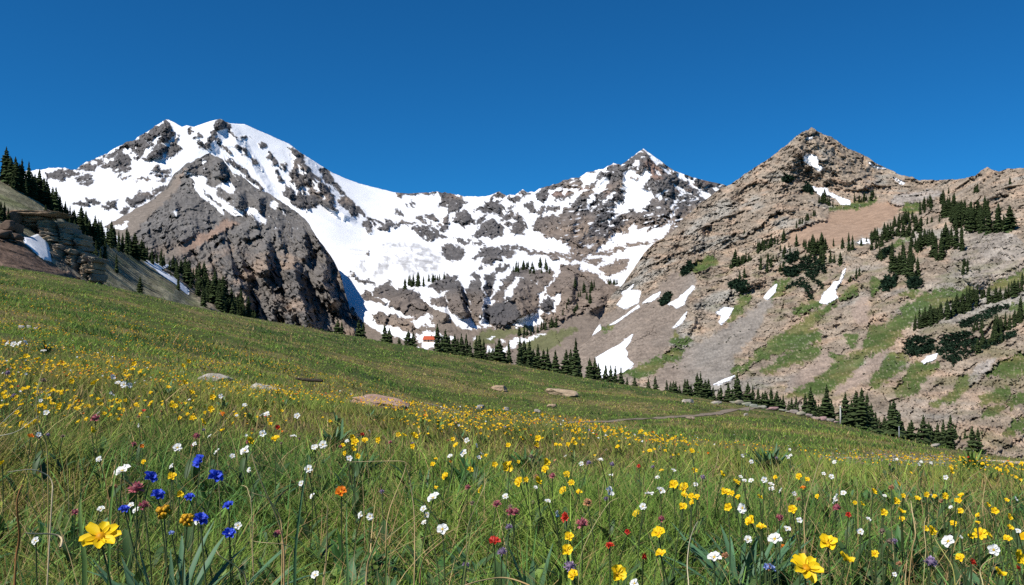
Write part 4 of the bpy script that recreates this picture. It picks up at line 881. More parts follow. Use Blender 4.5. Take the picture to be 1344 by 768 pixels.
def ground_pt(u, d):
    """point on the meadow (with its bumps) in direction u at distance d"""
    u, d = np.broadcast_arrays(np.asarray(u, float), np.asarray(d, float))
    p = unproject(u, ground_v(u, d), d)
    x, y = p[..., 0], p[..., 1]
    near = np.clip(d / 12, 0.05, 1)
    p[..., 2] += fbm(x / 1.3, y / 1.3, 0 * x + 0.4, 3) * 0.05 * np.clip(d / 3, 0.4, 1) + fbm(x / 6, y / 6, 0 * x + 5.4, 3) * 0.22 * near * sstep(2, 9, d) + fbm(x / 22, y / 22, 0 * x + 9.4, 2) * 0.35 * sstep(15, 60, d)
    return p


def ground_xy(x, y):
    y = np.maximum(np.asarray(y, float), 0.6)
    return ground_pt(CU + np.asarray(x) / y * F, y)


def solve_d(u, v, hs):
    """distance at which something hs metres above the meadow is seen at pixel (u, v), nearest first"""
    d = np.exp(np.linspace(math.log(0.8), math.log(140), 900))
    vv = ground_v(np.full(d.shape, float(u)), d) - hs * F / d
    k = np.nonzero(vv <= v)[0]
    return float(d[k[0]]) if len(k) else 120.0


# ground sheet
_us = np.arange(-700, 2001, 12.0)
_ds = np.concatenate([np.exp(np.linspace(math.log(0.6), math.log(700), 420))])
_U, _D = np.meshgrid(_us, _ds)
_P = ground_pt(_U, _D)
_nr, _nc = _U.shape
first = _P[0].copy(); back = np.stack([first[:, 0] * 9, np.full(_nc, -3.0), first[:, 2]], -1)
mid = np.stack([first[:, 0] * 4, np.full(_nc, 0.1), first[:, 2]], -1)
verts = np.concatenate([back, mid, _P.reshape(-1, 3)])
_idx = np.arange((_nr + 2) * _nc).reshape(_nr + 2, _nc)
q = np.stack([_idx[:-1, :-1], _idx[:-1, 1:], _idx[1:, 1:], _idx[1:, :-1]], -1).reshape(-1, 4)


def turf_tone(x, y):
    """patchiness of the sward in the place itself: returns (dry 0..1, lush 0..1)"""
    s = np.clip(np.hypot(x, y) / 25, 0.25, 1.6)
    a = fbm(x / 3.2, y / 5.0, 0 * x + 1.3, 4) + 1.1 * fbm(x / 15, y / 17, 0 * x + 4.3, 3) + 0.05 * sstep(25, 70, y)
    b = fbm(x / 2.1, y / 3.2, 0 * x + 8.3, 3) + 1.1 * fbm(x / 11, y / 12, 0 * x + 2.3, 3)
    return sstep(-0.08, 0.55, a), sstep(0.02, 0.52, b)


dry, lush = turf_tone(verts[:, 0], verts[:, 1])
gcol = lerp(np.tile([0.075, 0.090, 0.025], (len(verts), 1)), [0.160, 0.130, 0.055], dry)
gcol = lerp(gcol, [0.040, 0.068, 0.022], lush * 0.7)
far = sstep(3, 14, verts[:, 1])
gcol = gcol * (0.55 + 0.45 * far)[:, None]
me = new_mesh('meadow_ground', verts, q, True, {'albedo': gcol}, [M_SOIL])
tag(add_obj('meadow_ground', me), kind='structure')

# ------------------------------------------------------------------ footpath
cu = np.array([540, 600, 660, 760, 850, 930, 985, 1010, 1022]); cd = np.array([51, 54, 56, 60, 66, 80, 100, 112, 122.])
tt = np.linspace(0, 1, 240); ts = np.linspace(0, 1, len(cu))
pu, pd = np.interp(tt, ts, cu), np.interp(tt, ts, cd)
k_ = np.ones(15) / 15
pu = np.convolve(np.pad(pu, 7, 'edge'), k_, 'valid'); pd = np.convolve(np.pad(pd, 7, 'edge'), k_, 'valid')
cx, cy = (pu - CU) / F * pd, pd
tx, ty = np.gradient(cx), np.gradient(cy); ln = np.hypot(tx, ty); nx, ny = -ty / ln, tx / ln
rows = []
for k in (-1, -0.5, 0, 0.5, 1):
    wob = 0.55 + 0.2 * pnoise(tt * 30, 0 * tt + k * 3, 0 * tt + 0.5)
    p = ground_xy(cx + nx * wob * k, cy + ny * wob * k)
    p[:, 2] += 0.07 - 0.03 * abs(k)
    rows.append(p)
pv = np.stack(rows, 1); n_, m_ = pv.shape[:2]
_i = np.arange(n_ * m_).reshape(n_, m_)
q = np.stack([_i[:-1, :-1], _i[:-1, 1:], _i[1:, 1:], _i[1:, :-1]], -1).reshape(-1, 4)[:, ::-1]
me = new_mesh('footpath', pv.reshape(-1, 3), q, True, {'albedo': np.tile([0.205, 0.165, 0.125], (n_ * m_, 1))}, [M_PATH])
tag(add_obj('footpath', me), kind='structure')
PATH_XY = np.stack([cx, cy], -1)


def off_path(x, y, w=1.3):
    keep = np.ones(x.shape, bool)
    far_ = np.nonzero((y > 45) & (y < 130))[0]
    for s0 in range(0, len(far_), 20000):
        k = far_[s0:s0 + 20000]
        d2 = ((x[k, None] - PATH_XY[None, ::3, 0]) ** 2 + (y[k, None] - PATH_XY[None, ::3, 1]) ** 2).min(1)
        keep[k] = d2 > w * w
    return keep


# ------------------------------------------------------------------ grass
def inv_d(u, v, n=500):
    """ground distance seen at (u, v): vectorised, per 10-pixel column"""
    dd = np.exp(np.linspace(math.log(0.8), math.log(150), n))
    out = np.full(u.shape, np.nan)
    ui = np.round((u + 700) / 10).astype(int)
    for c in np.unique(ui):
        k = np.nonzero(ui == c)[0]
        vv = np.minimum.accumulate(ground_v(np.full(n, c * 10.0 - 700), dd))
        out[k] = np.interp(-v[k], -vv, dd, left=np.nan, right=np.nan)
    return out


def blades(base, H, W, ang, lean, curl, segs, col, tipcol):
    """curved tapering blades; base (N,3) and per-blade arrays"""
    n = len(base)
    t = np.linspace(0, 1, segs + 1)
    dirx, diry = np.cos(ang), np.sin(ang)
    out = []; colr = []
    face = ang + RNG.normal(0, 0.9, n)
    sx, sy = -np.sin(face), np.cos(face)
    for k, tk in enumerate(t):
        hor = H * (lean * tk + curl * tk * tk)
        z = H * tk * np.sqrt(np.clip(1 - (0.45 * (lean + curl) * tk) ** 2, 0.15, 1))
        c = base + np.stack([dirx * hor, diry * hor, z], -1)
        w = W * (1 - tk) ** 0.75 * 0.5 * (0.8 + 0.2 * (tk < 0.5))
        cc = col + (tipcol - col) * tk
        if k < segs:
            off = np.stack([sx * w, sy * w, 0 * w], -1)
            out += [c - off, c + off]; colr += [cc, cc]
        else:
            out.append(c); colr.append(cc)
    m = 2 * segs + 1
    V = np.stack(out, 1).reshape(-1, 3); C = np.stack(colr, 1).reshape(-1, 3)
    b = np.arange(n)[:, None] * m
    qs = [b + np.array([[2 * k, 2 * k + 1, 2 * k + 3, 2 * k + 2]]) for k in range(segs - 1)]
    tr = b + np.array([[2 * segs - 2, 2 * segs - 1, 2 * segs]])
    return V, tr, (np.concatenate(qs) if qs else None), C


def sward(n, dlo, dhi, urange, segs, hmean, wmin, wpix, colour_seed, name):
    us, vs = [], []
    u = RNG.uniform(*urange, n * 3)
    # even cover of the visible ground with extra close in, as a sward thins with distance in the frame
    v = RNG.uniform(340, 1150, n * 3)
    d = inv_d(u, v)
    ok = ~np.isnan(d) & (d > dlo) & (d < dhi)
    u, d = u[ok][:n], d[ok][:n]
    # jitter in depth so that grazing ground is covered as well
    d = d * np.exp(RNG.normal(0, 0.10, len(d)))
    return u, d


def sward_mesh(name, n, dlo, dhi, urange, vrange, segs, hm, wpix, wmin):
    u = RNG.uniform(*urange, n); v = RNG.uniform(*vrange, n)
    d = inv_d(u, v)
    ok = ~np.isnan(d) & (d > dlo) & (d < dhi)
    u, d = u[ok], d[ok]
    d = np.clip(d * np.exp(RNG.normal(0, 0.06, len(d))), 0.75, 150)
    p = ground_pt(u, d)
    keep = off_path(p[:, 0], p[:, 1])
    u, d, p = u[keep], d[keep], p[keep]
    N = len(p)
    x, y = p[:, 0], p[:, 1]
    dry, lush = turf_tone(x, y)
    tall = sstep(-0.2, 0.6, fbm(x / 1.1, y / 1.1, 0 * x + 6.6, 3))
    r = RNG.random(N)
    H = hm * (1 + 0.9 * lush * sstep(16, 35, d)) * (0.55 + 0.75 * tall) * np.exp(RNG.normal(0, 0.30, N)) * (1 - 0.35 * sstep(5, 20, d))
    W = np.maximum(wmin, wpix * d / F) * RNG.uniform(0.6, 1.3, N)
    ang = RNG.uniform(0, 2 * math.pi, N) * 0.7 + 0.3 * 2 * math.pi * fbm(x / 2.5, y / 2.5, 0 * x + 3.9, 2)
    lean = np.abs(RNG.normal(0.35, 0.35, N)); curl = np.abs(RNG.normal(0.4, 0.5, N))
    base = lerp(np.tile([0.105, 0.205, 0.028], (N, 1)), [0.235, 0.315, 0.062], RNG.random(N))
    base = lerp(base, [0.275, 0.235, 0.058], np.clip(dry * RNG.uniform(0.1, 1.0, N), 0, 1))
    base = lerp(base, lerp(np.tile([0.045, 0.125, 0.030], (N, 1)), [0.032, 0.088, 0.022], sstep(12, 30, d)), lush * RNG.uniform(0.3, 1.0, N))
    farf = sstep(8, 40, d)
    pdry = 0.05 + 0.15 * dry + 0.04 * farf
    isdry = RNG.random(N) < pdry
    straw = lerp(np.tile([0.38, 0.28, 0.13], (N, 1)), [0.26, 0.17, 0.075], RNG.random(N))
    base = np.where(isdry[:, None], straw, base)
    base *= np.exp(RNG.normal(0.0, 0.30, N))[:, None]
    tip = lerp(base * 1.2, [0.30, 0.25, 0.11], np.where(RNG.random(N) < 0.3, RNG.uniform(0, 0.7, N), 0))
    V, tr, qd, C = blades(p - np.array([0, 0, 0.01]), H, W, ang, lean, curl, segs, base, tip)
    me = new_mesh(name, V, [f for f in (tr, qd) if f is not None], True, {'albedo': C}, [M_GRASS])
    return tag(add_obj(name, me), 'dense meadow grass, green mixed with dry straw blades', 'grass', kind='stuff')




def tall_blades(n, cols, H0, W0, curl0, label, seed):
    r = np.random.default_rng(seed)
    u = r.uniform(-320, 1660, n); d = np.exp(r.uniform(math.log(1.15), math.log(6.5), n))
    p = ground_pt(u, d); x, y = p[:, 0], p[:, 1]
    k = r.random(n) < sstep(-.5, .5, fbm(x / .8, y / .8, 0 * x + seed, 3))
    p, d = p[k], d[k]; N = len(p)
    c = lerp(np.tile(cols[0], (N, 1)), cols[1], r.random(N)) * r.uniform(.7, 1.3, (N, 1))
    V, tr, qd, C = blades(p, H0 * r.uniform(.5, 1.25, N), W0 * r.uniform(.5, 1.3, N), r.uniform(0, 6.283, N), np.abs(r.normal(.2, .25, N)), np.abs(r.normal(curl0, .5, N)), 6, c, c * 1.25)
    tag(add_obj('meadow_grass', new_mesh('meadow_grass', V, [tr, qd], True, {'albedo': C}, [M_GRASS])), label, 'grass', kind='stuff')


K = GRASS_K
tall_blades(9500, [(0.50, 0.38, 0.19), (0.32, 0.20, 0.08)], .24, .0046, .8, 'dry straw blades curling through the near grass', 21)
tall_blades(9000, [(0.20, 0.33, 0.07), (0.09, 0.22, 0.07)], .20, .0090, .5, 'broad green blades standing in tufts through the near grass', 22)
sward_mesh('meadow_grass', int(105000 * K), 0.8, 3.2, (-330, 1680), (560, 1200), 4, 0.16, 2.6, 0.0048)
sward_mesh('meadow_grass', int(150000 * K), 3.2, 9.0, (-300, 1640), (440, 780), 3, 0.16, 2.2, 0.006)
sward_mesh('meadow_grass', int(380000 * K), 9.0, 32.0, (-250, 1600), (390, 660), 2, 0.19, 1.5, 0.006)
sward_mesh('meadow_grass', int(620000 * K), 32.0, 160.0, (-200, 1560), (335, 640), 1, 0.24, 1.35, 0.02)
# ------------------------------------------------------------------ conifers
def conifer(seed, slim, gap=0.0, lean=0.0):
    """unit-height spruce: (crown mesh, trunk mesh); rows of drooping branch sprays, ragged and gappy"""
    r = np.random.default_rng(seed)
    cr = MB()
    n = 30
    for i in range(n):
        f = i / (n - 1)
        z = 0.05 + 0.93 * f ** 0.92
        R = 1.32 * slim * (1 - f) ** 0.85 * (0.58 + 0.75 * r.random()) + 0.010
        if f < 0.08: R *= 0.8
        nb = max(5, int(11 - 5 * f))
        a0 = r.random() * 6.28
        for b in range(nb):
            if r.random() < gap + .06: continue
            a = a0 + b * 6.283 / nb + r.normal(0, 0.25)
            L = R * (0.7 + 0.5 * r.random())
            droop = L * (0.25 + 0.45 * (1 - f)) * (0.7 + 0.6 * r.random())
            ca, sa = math.cos(a), math.sin(a)
            wdt = L * (0.30 + 0.15 * r.random()) + 0.006
            o = np.array([lean * z, 0, z])
            mid = o + np.array([ca * L * .55, sa * L * .55, -droop * .35])
            tip = o + np.array([ca * L, sa * L, -droop * .75])
            side = np.array([-sa, ca, 0])
            v = [o, mid + side * wdt + [0, 0, -.012], tip, mid - side * wdt + [0, 0, -.012], mid + [0, 0, .010],
                 mid + side * wdt * .5 + [0, 0, -.035], mid - side * wdt * .4 + [0, 0, -.04]]
            t = [(0, 1, 4), (4, 1, 2), (0, 4, 3), (4, 2, 3), (0, 5, 2), (0, 2, 6)]
            g = r.uniform(0.65, 1.45)
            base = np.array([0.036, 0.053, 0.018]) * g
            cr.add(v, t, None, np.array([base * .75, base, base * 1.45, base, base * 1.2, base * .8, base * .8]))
    cr.tube([(lean * .86, 0, .86), (lean, 0, 1.0)], [.008, .001], 4, (.022, .03, .012))
    tk = MB()
    tk.tube([(0, 0, -0.03), (lean * .3, 0, .3), (lean * .7, 0, .7), (lean * .93, 0, .93)], [.020, .015, .008, .002], 5, (.075, .055, .04))
    return cr.mesh('crown', M_NEEDLE, False), tk.mesh('trunk', M_BARK)


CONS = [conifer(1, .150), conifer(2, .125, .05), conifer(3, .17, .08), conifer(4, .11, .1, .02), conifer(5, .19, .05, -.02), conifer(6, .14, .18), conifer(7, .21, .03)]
_arr = []
for cmesh, tmesh in CONS:      # raw arrays for the trees beyond the first 300
    nv = len(cmesh.vertices)
    co_ = np.zeros(nv * 3, np.float32); cmesh.vertices.foreach_get('co', co_)
    cc_ = np.zeros(nv * 4, np.float32); cmesh.attributes['albedo'].data.foreach_get('color', cc_)
    fc_ = np.array([p.vertices[:] for p in cmesh.polygons if len(p.vertices) == 3])
    _arr.append((co_.reshape(-1, 3), cc_.reshape(-1, 4)[:, :3], fc_))

TREES = []   # (u, v base, height px, group key, where)


def row(n, a, b, h, key, layer, jit=2.0, hj=0.25):
    for i in range(n):
        f = (i + 0.5) / n + RNG.normal(0, 0.25) / n
        TREES.append((a[0] + (b[0] - a[0]) * f + RNG.normal(0, jit * .5), a[1] + (b[1] - a[1]) * f + RNG.normal(0, jit * .5), h * math.exp(RNG.normal(0, hj)), key, layer))


def patch(n, u0, u1, v0, v1, h, key, layer, hj=0.22):
    for i in range(n):
        TREES.append((RNG.uniform(u0, u1), RNG.uniform(v0, v1), h * math.exp(RNG.normal(0, hj)), key, layer))


# the line along the far edge of the meadow: (u, height in px)
EDGE = [(443.5, 14), (448.5, 12), (471, 18), (477, 16), (505, 18), (511, 15), (524, 6), (536, 17), (541.5, 15), (575, 30), (580, 18), (585.5, 26), (590, 17), (596, 21), (601, 18), (607, 24), (612, 25), (617, 16),
        (624.6, 24), (629.5, 25), (635, 22), (642, 12), (650, 20), (655, 26), (659, 14), (668, 25), (682.5, 32), (688, 30), (695, 31), (700, 20), (706, 27), (714.7, 22), (718.6, 25), (729, 24), (743, 27), (749, 28), (755.7, 43), (761, 24), (774, 21), (781, 22), (786, 17),
        (795, 16), (801.6, 17), (807.5, 17), (815, 17), (823, 6), (832, 8), (851, 9), (860, 13), (875, 11), (880, 10), (884, 12), (887, 12), (892, 8), (899, 17), (903, 17), (907, 12), (915, 27), (919.6, 28), (925.5, 20), (930, 22), (936, 14), (945, 18), (956, 22), (967.5, 36), (973, 22),
        (981.5, 26), (988, 24), (995, 22), (1001, 17), (1012, 24), (1019.6, 21), (1024, 14), (1028, 18), (1034, 10), (1039, 15), (1045, 18), (1056.7, 24), (1061, 15), (1065.5, 33), (1070, 18), (1075, 14), (1080, 22), (1085, 40), (1090, 22), (1093, 14), (1110, 36), (1116, 28), (1123, 40), (1127, 24), (1131, 46), (1138, 40),
        (1143.6, 30), (1148.5, 20), (1154, 14), (1160.6, 17), (1168.4, 38), (1173, 42), (1180, 28), (1184, 16), (1196, 22), (1205.5, 15), (1213, 32), (1219, 25), (1223, 21), (1230, 26), (1238, 31), (1242, 16), (1247.5, 39), (1252, 20), (1256, 28), (1265, 26), (1270, 18), (1276, 31), (1283.6, 31), (1288.5, 27),
        (1302, 20), (1311, 27), (1318, 14), (1338, 6)]
for u_, h_ in EDGE:
    TREES.append((u_, None, h_, 'edge', 'meadow'))
for k_ in range(46):      # gaps in the line filled by shorter trees
    u_ = float(RNG.uniform(*((570, 720) if k_ < 12 else (900, 1345))))
    if abs(u_ - 1103) > 9: EDGE.append((u_, float(RNG.uniform(10, 21))))
for u_, h_ in EDGE[-46:]:
    TREES.append((u_, None, h_, 'edge', 'meadow'))
# hillside at left
row(16, (0, 234), (86, 288), 27, 'upper', 'hillside', 3); row(18, (86, 292), (190, 341), 22, 'spur', 'hillside', 4); row(14, (225, 362), (322, 424), 21, 'strip', 'hillside', 6); row(9, (190, 342), (255, 366), 14, 'spur', 'hillside', 3)
for u_, v_, h_ in [(98, 312, 24), (105, 322, 26), (112, 330, 26), (120, 338, 28), (126, 345, 30), (132, 350, 26), (112, 352, 20), (118, 362, 22), (106, 344, 18), (124, 366, 18), (138, 340, 26), (60, 282, 14), (72, 288, 16), (92, 306, 22)]:
    TREES.append((u_, v_, h_, 'spur', 'hillside'))
for u_, v_, h_ in [(-22, 222, 34), (-12, 226, 36), (4, 233, 30), (9, 238, 46), (14, 240, 36), (20.5, 245, 40), (26, 248, 34), (29, 252, 44), (34, 254, 30), (38, 257, 46), (42, 258, 32), (46, 259, 32), (49, 261, 26), (52, 263, 42), (57.6, 266, 34), (61.5, 268, 32), (65, 271, 22), (69, 276, 32), (73, 278, 20), (77, 281, 26), (82, 285, 18), (86, 289, 26), (89, 290, 18), (92, 292, 24),
                  (95, 294, 18), (98, 298, 22), (102, 300, 18), (105.5, 304, 28), (109, 306, 20), (113, 310, 32), (116, 312, 20), (118, 314, 28), (122, 318, 26), (125, 322, 40), (129, 327, 40), (133, 322, 34), (137, 322, 20), (142, 320, 24), (146.5, 322, 33), (151, 322, 22), (156, 330, 28), (160, 330, 18), (166, 333, 36), (171, 335, 20), (177, 338, 33), (181, 340, 20), (186, 340, 27), (189, 342, 22), (193, 341, 20), (199.6, 344, 19),
                  (205.5, 346, 16), (211, 347, 17), (215, 349, 18), (226, 352, 14), (232, 356, 17), (237.7, 358, 18), (241, 359, 13), (243.5, 360, 19), (249.4, 364, 20), (254, 366, 15)]:
    TREES.append((u_, v_, h_, 'upper' if u_ < 90 else 'spur', 'hillside'))
for u_, v_, h_ in [(153, 358, 26), (183.6, 391, 29), (234, 381, 23)]:
    TREES.append((u_, v_, h_, 'lone', 'hillside'))
for u_, v_, h_ in [(1, 288, 24), (6, 290, 26), (11, 292, 20), (16, 292, 14), (-8, 286, 28)]:
    TREES.append((u_, v_, h_, 'pile', 'hillside'))
for u_, v_, h_ in [(224, 362, 6), (250, 378, 13), (259, 388, 16), (267, 402, 27), (262, 372, 27), (268, 375, 33), (258, 366, 18)]:
    TREES.append((u_, v_, h_, 'strip', 'hillside'))
row(15, (262, 378), (312, 415), 25, 'strip', 'hillside', 3); row(11, (268, 392), (318, 424), 24, 'strip', 'hillside', 3)
row(6, (312, 418), (338, 432), 20, 'strip', 'hillside', 2)
# right-hand mountain
row(16, (957, 353), (986, 342), 13, 'right', 'mountain_slope'); row(15, (993, 332), (1030, 316), 13, 'right', 'mountain_slope')
for u_, v_, h_ in [(977, 313, 13), (998.6, 354, 20), (1007, 357, 20), (1012, 351, 16), (1037, 333, 11), (971, 367, 13), (977, 365, 15), (1090, 345, 18), (1103, 347, 17), (1094, 323, 11), (1106, 325, 14), (1114, 329, 25), (1119, 328, 20), (1116, 370, 9), (1124, 366, 15), (1128, 362, 12), (1024, 357, 12), (1028, 352, 10), (1047, 335, 10), (962, 379, 10), (1095, 345, 12)]:
    TREES.append((u_, v_, h_, 'right', 'mountain_slope'))
patch(18, 1055, 1087, 326, 335, 20, 'right', 'mountain_slope'); patch(9, 1050, 1082, 338, 350, 13, 'right', 'mountain_slope')
row(7, (1074, 264), (1092, 272), 12, 'right', 'mountain_slope'); row(9, (1117, 266), (1151, 262), 9, 'right', 'mountain_slope'); row(10, (1043, 300), (1072, 281), 10, 'right', 'mountain_slope')
row(5, (1208, 276), (1220, 269), 14, 'right', 'mountain_slope'); patch(14, 1234, 1270, 268, 282, 16, 'right', 'mountain_slope'); patch(7, 1240, 1258, 284, 292, 19, 'right', 'mountain_slope')
for u_, v_, h_ in [(1235, 265, 12), (1245, 254, 9), (1325.6, 242, 11), (1270, 348, 9), (1266, 350, 12), (1264, 360, 20), (1270, 357, 16), (1233, 291, 10), (1217, 294, 11), (1209, 296, 13), (1223, 292, 9)]:
    TREES.append((u_, v_, h_, 'right', 'mountain_slope'))
patch(4, 1270, 1284, 248, 254, 8, 'right', 'mountain_slope')
patch(36, 1252, 1300, 280, 307, 22, 'right', 'mountain_slope'); row(6, (1308, 304), (1327, 301), 26, 'right', 'mountain_slope')
row(14, (1173, 297), (1201, 290), 14, 'right', 'mountain_slope'); row(24, (1144, 318), (1210, 305), 16, 'right', 'mountain_slope', 5); row(8, (1193, 336), (1218, 323), 20, 'right', 'mountain_slope', 3)
patch(6, 1216, 1240, 336, 344, 25, 'right', 'mountain_slope'); patch(13, 1222, 1264, 318, 332, 23, 'right', 'mountain_slope'); patch(7, 1164, 1204, 342, 352, 14, 'right', 'mountain_slope')
row(7, (1167, 357), (1207, 364), 21, 'right', 'mountain_slope', 3); row(4, (1144, 330), (1158, 322), 14, 'right', 'mountain_slope')
row(22, (1197, 435), (1282, 404), 20, 'wood', 'mountain_slope', 3); row(20, (1206, 430), (1284, 396), 19, 'wood', 'mountain_slope', 3)
row(6, (1279, 393), (1297, 390), 13, 'wood', 'mountain_slope'); row(15, (1298, 398), (1332, 387), 16, 'wood', 'mountain_slope'); patch(3, 1334, 1346, 374, 384, 15, 'wood', 'mountain_slope')
row(22, (1300, 445), (1340, 423), 18, 'wood', 'mountain_slope', 4); row(14, (1280, 460), (1316, 446), 14, 'wood', 'mountain_slope', 4); patch(5, 1276, 1292, 428, 438, 13, 'wood', 'mountain_slope')
row(20, (1130, 322), (1236, 268), 12, 'right', 'mountain_slope', 5); row(14, (1150, 346), (1215, 318), 14, 'right', 'mountain_slope', 5); row(12, (1010, 345), (1060, 318), 10, 'right', 'mountain_slope', 5)
# the cirque and its knolls
row(18, (679, 443), (731, 429), 12, 'cirque', 'mountain_range', 2); patch(15, 684, 724, 351, 360, 11, 'cirque', 'mountain_range'); patch(4, 671, 684, 353, 358, 11, 'cirque', 'mountain_range')
patch(11, 753, 780, 372, 402, 12, 'cirque', 'mountain_range'); patch(7, 736, 760, 398, 420, 9, 'cirque', 'mountain_range'); row(6, (796, 375), (811, 372), 9, 'cirque', 'mountain_range')
row(11, (529, 378), (558, 374), 14, 'cirque', 'mountain_range', 3); row(8, (563, 370), (582, 366), 10, 'cirque', 'mountain_range', 2)

for i, t in enumerate(TREES):          # place each on its ground
    u_, v_, h_, key, lay = t
    if lay == 'meadow':
        d_ = min(400.0, max(170.0, 12.5 * F / (h_ + 8)))
        p_ = ground_pt(u_, d_)
        sil = ground_v(np.full(200, u_), np.exp(np.linspace(math.log(20), math.log(d_), 200))).min()
        hm = (float(ground_v(u_, d_)) - sil + h_ * 1.08 + 5.0) * d_ / F
        p_ = np.asarray(p_)
    else:
        d_ = on_layer(lay, u_, v_)
        p_ = unproject(u_, v_, d_ - 0.3)
        hm = h_ * d_ / F
    TREES[i] = (u_, v_, h_, key, lay, p_, hm)

GROUPS = {'edge': 'conifers lined up beyond the meadow edge', 'upper': 'conifers on the upper left hillside', 'spur': 'conifers descending the left hillside', 'lone': 'lone conifers on the bare left slope',
          'pile': 'conifers behind the dark rubble pile', 'strip': 'conifers below the dark buttress', 'right': 'conifers scattered over the right-hand mountain', 'wood': 'conifers in the wood at far right', 'cirque': 'small conifers far up the valley'}
SHARED = {'edge': 'one of the many middling conifers in the long line beyond the meadow edge', 'upper': 'tall dark conifer in the dense row on the upper left hillside', 'spur': 'dark conifer in the row descending the left hillside',
          'pile': 'dark conifer behind the brown rubble at the left picture edge', 'strip': 'dark conifer in the shaded strip below the cliffs of the dark buttress', 'right': 'small dark conifer scattered over the rocky right-hand mountain',
          'wood': 'small dark conifer in the wood on the turf slope at far right', 'cirque': 'tiny dark conifer among the snowy knolls far up the valley'}
SPECIAL = {(755.7, 'edge'): 'tallest conifer of the middle stretch of the meadow-edge line, left of the snow tongue', (1085, 'edge'): 'broad solitary conifer just left of the pale pole', (1131, 'edge'): 'tallest conifer of the dense clump right of the pale pole',
           (575, 'edge'): 'bushy conifer in front of the snow just right of the red-roofed hut', (967.5, 'edge'): 'tall conifer above the start of the line of rocks beside the footpath', (1173, 'edge'): 'tallest conifer of the pair beside the short grey post',
           (1247.5, 'edge'): 'tallest spire of the right-hand stretch of the meadow-edge line', (1311, 'edge'): 'last full conifer at the right end of the meadow-edge line', (682.5, 'edge'): 'thick conifer at the left of the clump below the curving snow tongue',
           (524, 'edge'): 'tiny conifer alone in the gap left of the red-roofed hut', (851, 'edge'): 'very short conifer standing alone below the green gully', (153, 'lone'): 'lone conifer on the shaded slope right of the stacked rock outcrop',
           (183.6, 'lone'): 'lone small conifer standing just above the meadow at left', (234, 'lone'): 'lone conifer at the lower end of the long narrow snow bank', (1325.6, 'right'): 'single small conifer high on the pale slabs near the right picture edge',
           (1245, 'right'): 'single tiny conifer highest on the saddle of the right-hand mountain', (1114, 'right'): 'tall conifer at the lower edge of the bare brown bowl', (977, 'right'): 'single conifer in the middle of the left cliffs of the right-hand mountain'}
order = sorted(range(len(TREES)), key=lambda i: -TREES[i][2] * (1.5 if TREES[i][4] in ('meadow',) or TREES[i][3] in ('lone',) else 1))
single, rest = order[:300], order[300:]
for i in SPECIAL:
    pass
for k_i, i in enumerate(single):
    u_, v_, h_, key, lay, p_, hm = TREES[i]
    vi = int(RNG.integers(0, 7))
    e = bpy.data.objects.new('conifer', None); COL.objects.link(e)
    e.empty_display_size = 0.5
    e.location = p_; e.rotation_euler = (0, 0, RNG.uniform(0, 6.28))
    wd = hm * RNG.uniform(0.72, 1.25)
    e.scale = (wd, wd, hm)
    lab = SPECIAL.get((u_, key))
    g = GROUPS[key]
    tag(e, lab or SHARED[key], 'tree', g)
    add_obj('crown', CONS[vi][0], e); add_obj('trunk', CONS[vi][1], e)
V_, C_, T_, nn = [], [], [], 0
for i in rest:
    u_, v_, h_, key, lay, p_, hm = TREES[i]
    co_, cc_, fc_ = _arr[int(RNG.integers(0, 7))]
    a = RNG.uniform(0, 6.28); c, s = math.cos(a), math.sin(a)
    V_.append(np.stack([(co_[:, 0] * c - co_[:, 1] * s) * hm + p_[0], (co_[:, 0] * s + co_[:, 1] * c) * hm + p_[1], co_[:, 2] * hm + p_[2]], -1))
    C_.append(cc_); T_.append(fc_ + nn); nn += len(co_)
if V_:
    me = new_mesh('distant_conifers', np.concatenate(V_), np.concatenate(T_), False, {'albedo': np.concatenate(C_)}, [M_NEEDLE])
    tag(add_obj('distant_conifers', me), 'smallest dark conifers dotted over the far knolls and ledges', 'trees', kind='stuff')


# ------------------------------------------------------------------ mats of dwarf conifer
def thicket(layer, outline, label, n, hpx, tone=(0.016, 0.036, 0.018)):
    P = np.asarray(outline[0]); hpx = max(hpx, 5.5) if n < 200 else hpx
    mb_v, mb_t, mb_c = [], [], []
    lo, hi = P.min(0), P.max(0); cnt = 0
    uu = RNG.uniform(lo[0], hi[0], n * 4); vv = RNG.uniform(lo[1], hi[1], n * 4)
    ok = np.nonzero(poly_sd(uu, vv, outline) > 0)[0][:n]
    for k in ok:
        d_ = on_layer(layer, uu[k], vv[k]); c0 = unproject(uu[k], vv[k], d_); R = hpx * d_ / F
        c0 = c0 + RNG.normal(0, 0.25, 3) * R + [0, -R * .3, R * RNG.uniform(0, .7)]
        v = []
        g = RNG.uniform(0.55, 1.5)
        for t in range(7):
            dr = RNG.normal(0, 1, 3); dr /= np.linalg.norm(dr); dr[2] = abs(dr[2]) * .8
            sd_ = np.cross(dr, RNG.normal(0, 1, 3)); sd_ /= np.linalg.norm(sd_) + 1e-9
            a = c0 + dr * R * RNG.uniform(.5, 1.1)
            v += [c0 + sd_ * R * .28, c0 - sd_ * R * .28, a]
        m = len(v)
        mb_v.append(np.array(v)); mb_t.append(np.arange(m).reshape(-1, 3) + cnt); cnt += m
        mb_c.append(np.tile(np.array(tone) * g, (m, 1)))
    me = new_mesh('dwarf_conifer_thicket', np.concatenate(mb_v), np.concatenate(mb_t), False, {'albedo': np.concatenate(mb_c)}, [M_NEEDLE])
    tag(add_obj('dwarf_conifer_thicket', me), label, 'thicket', 'mats of dwarf conifer on the right-hand mountain')


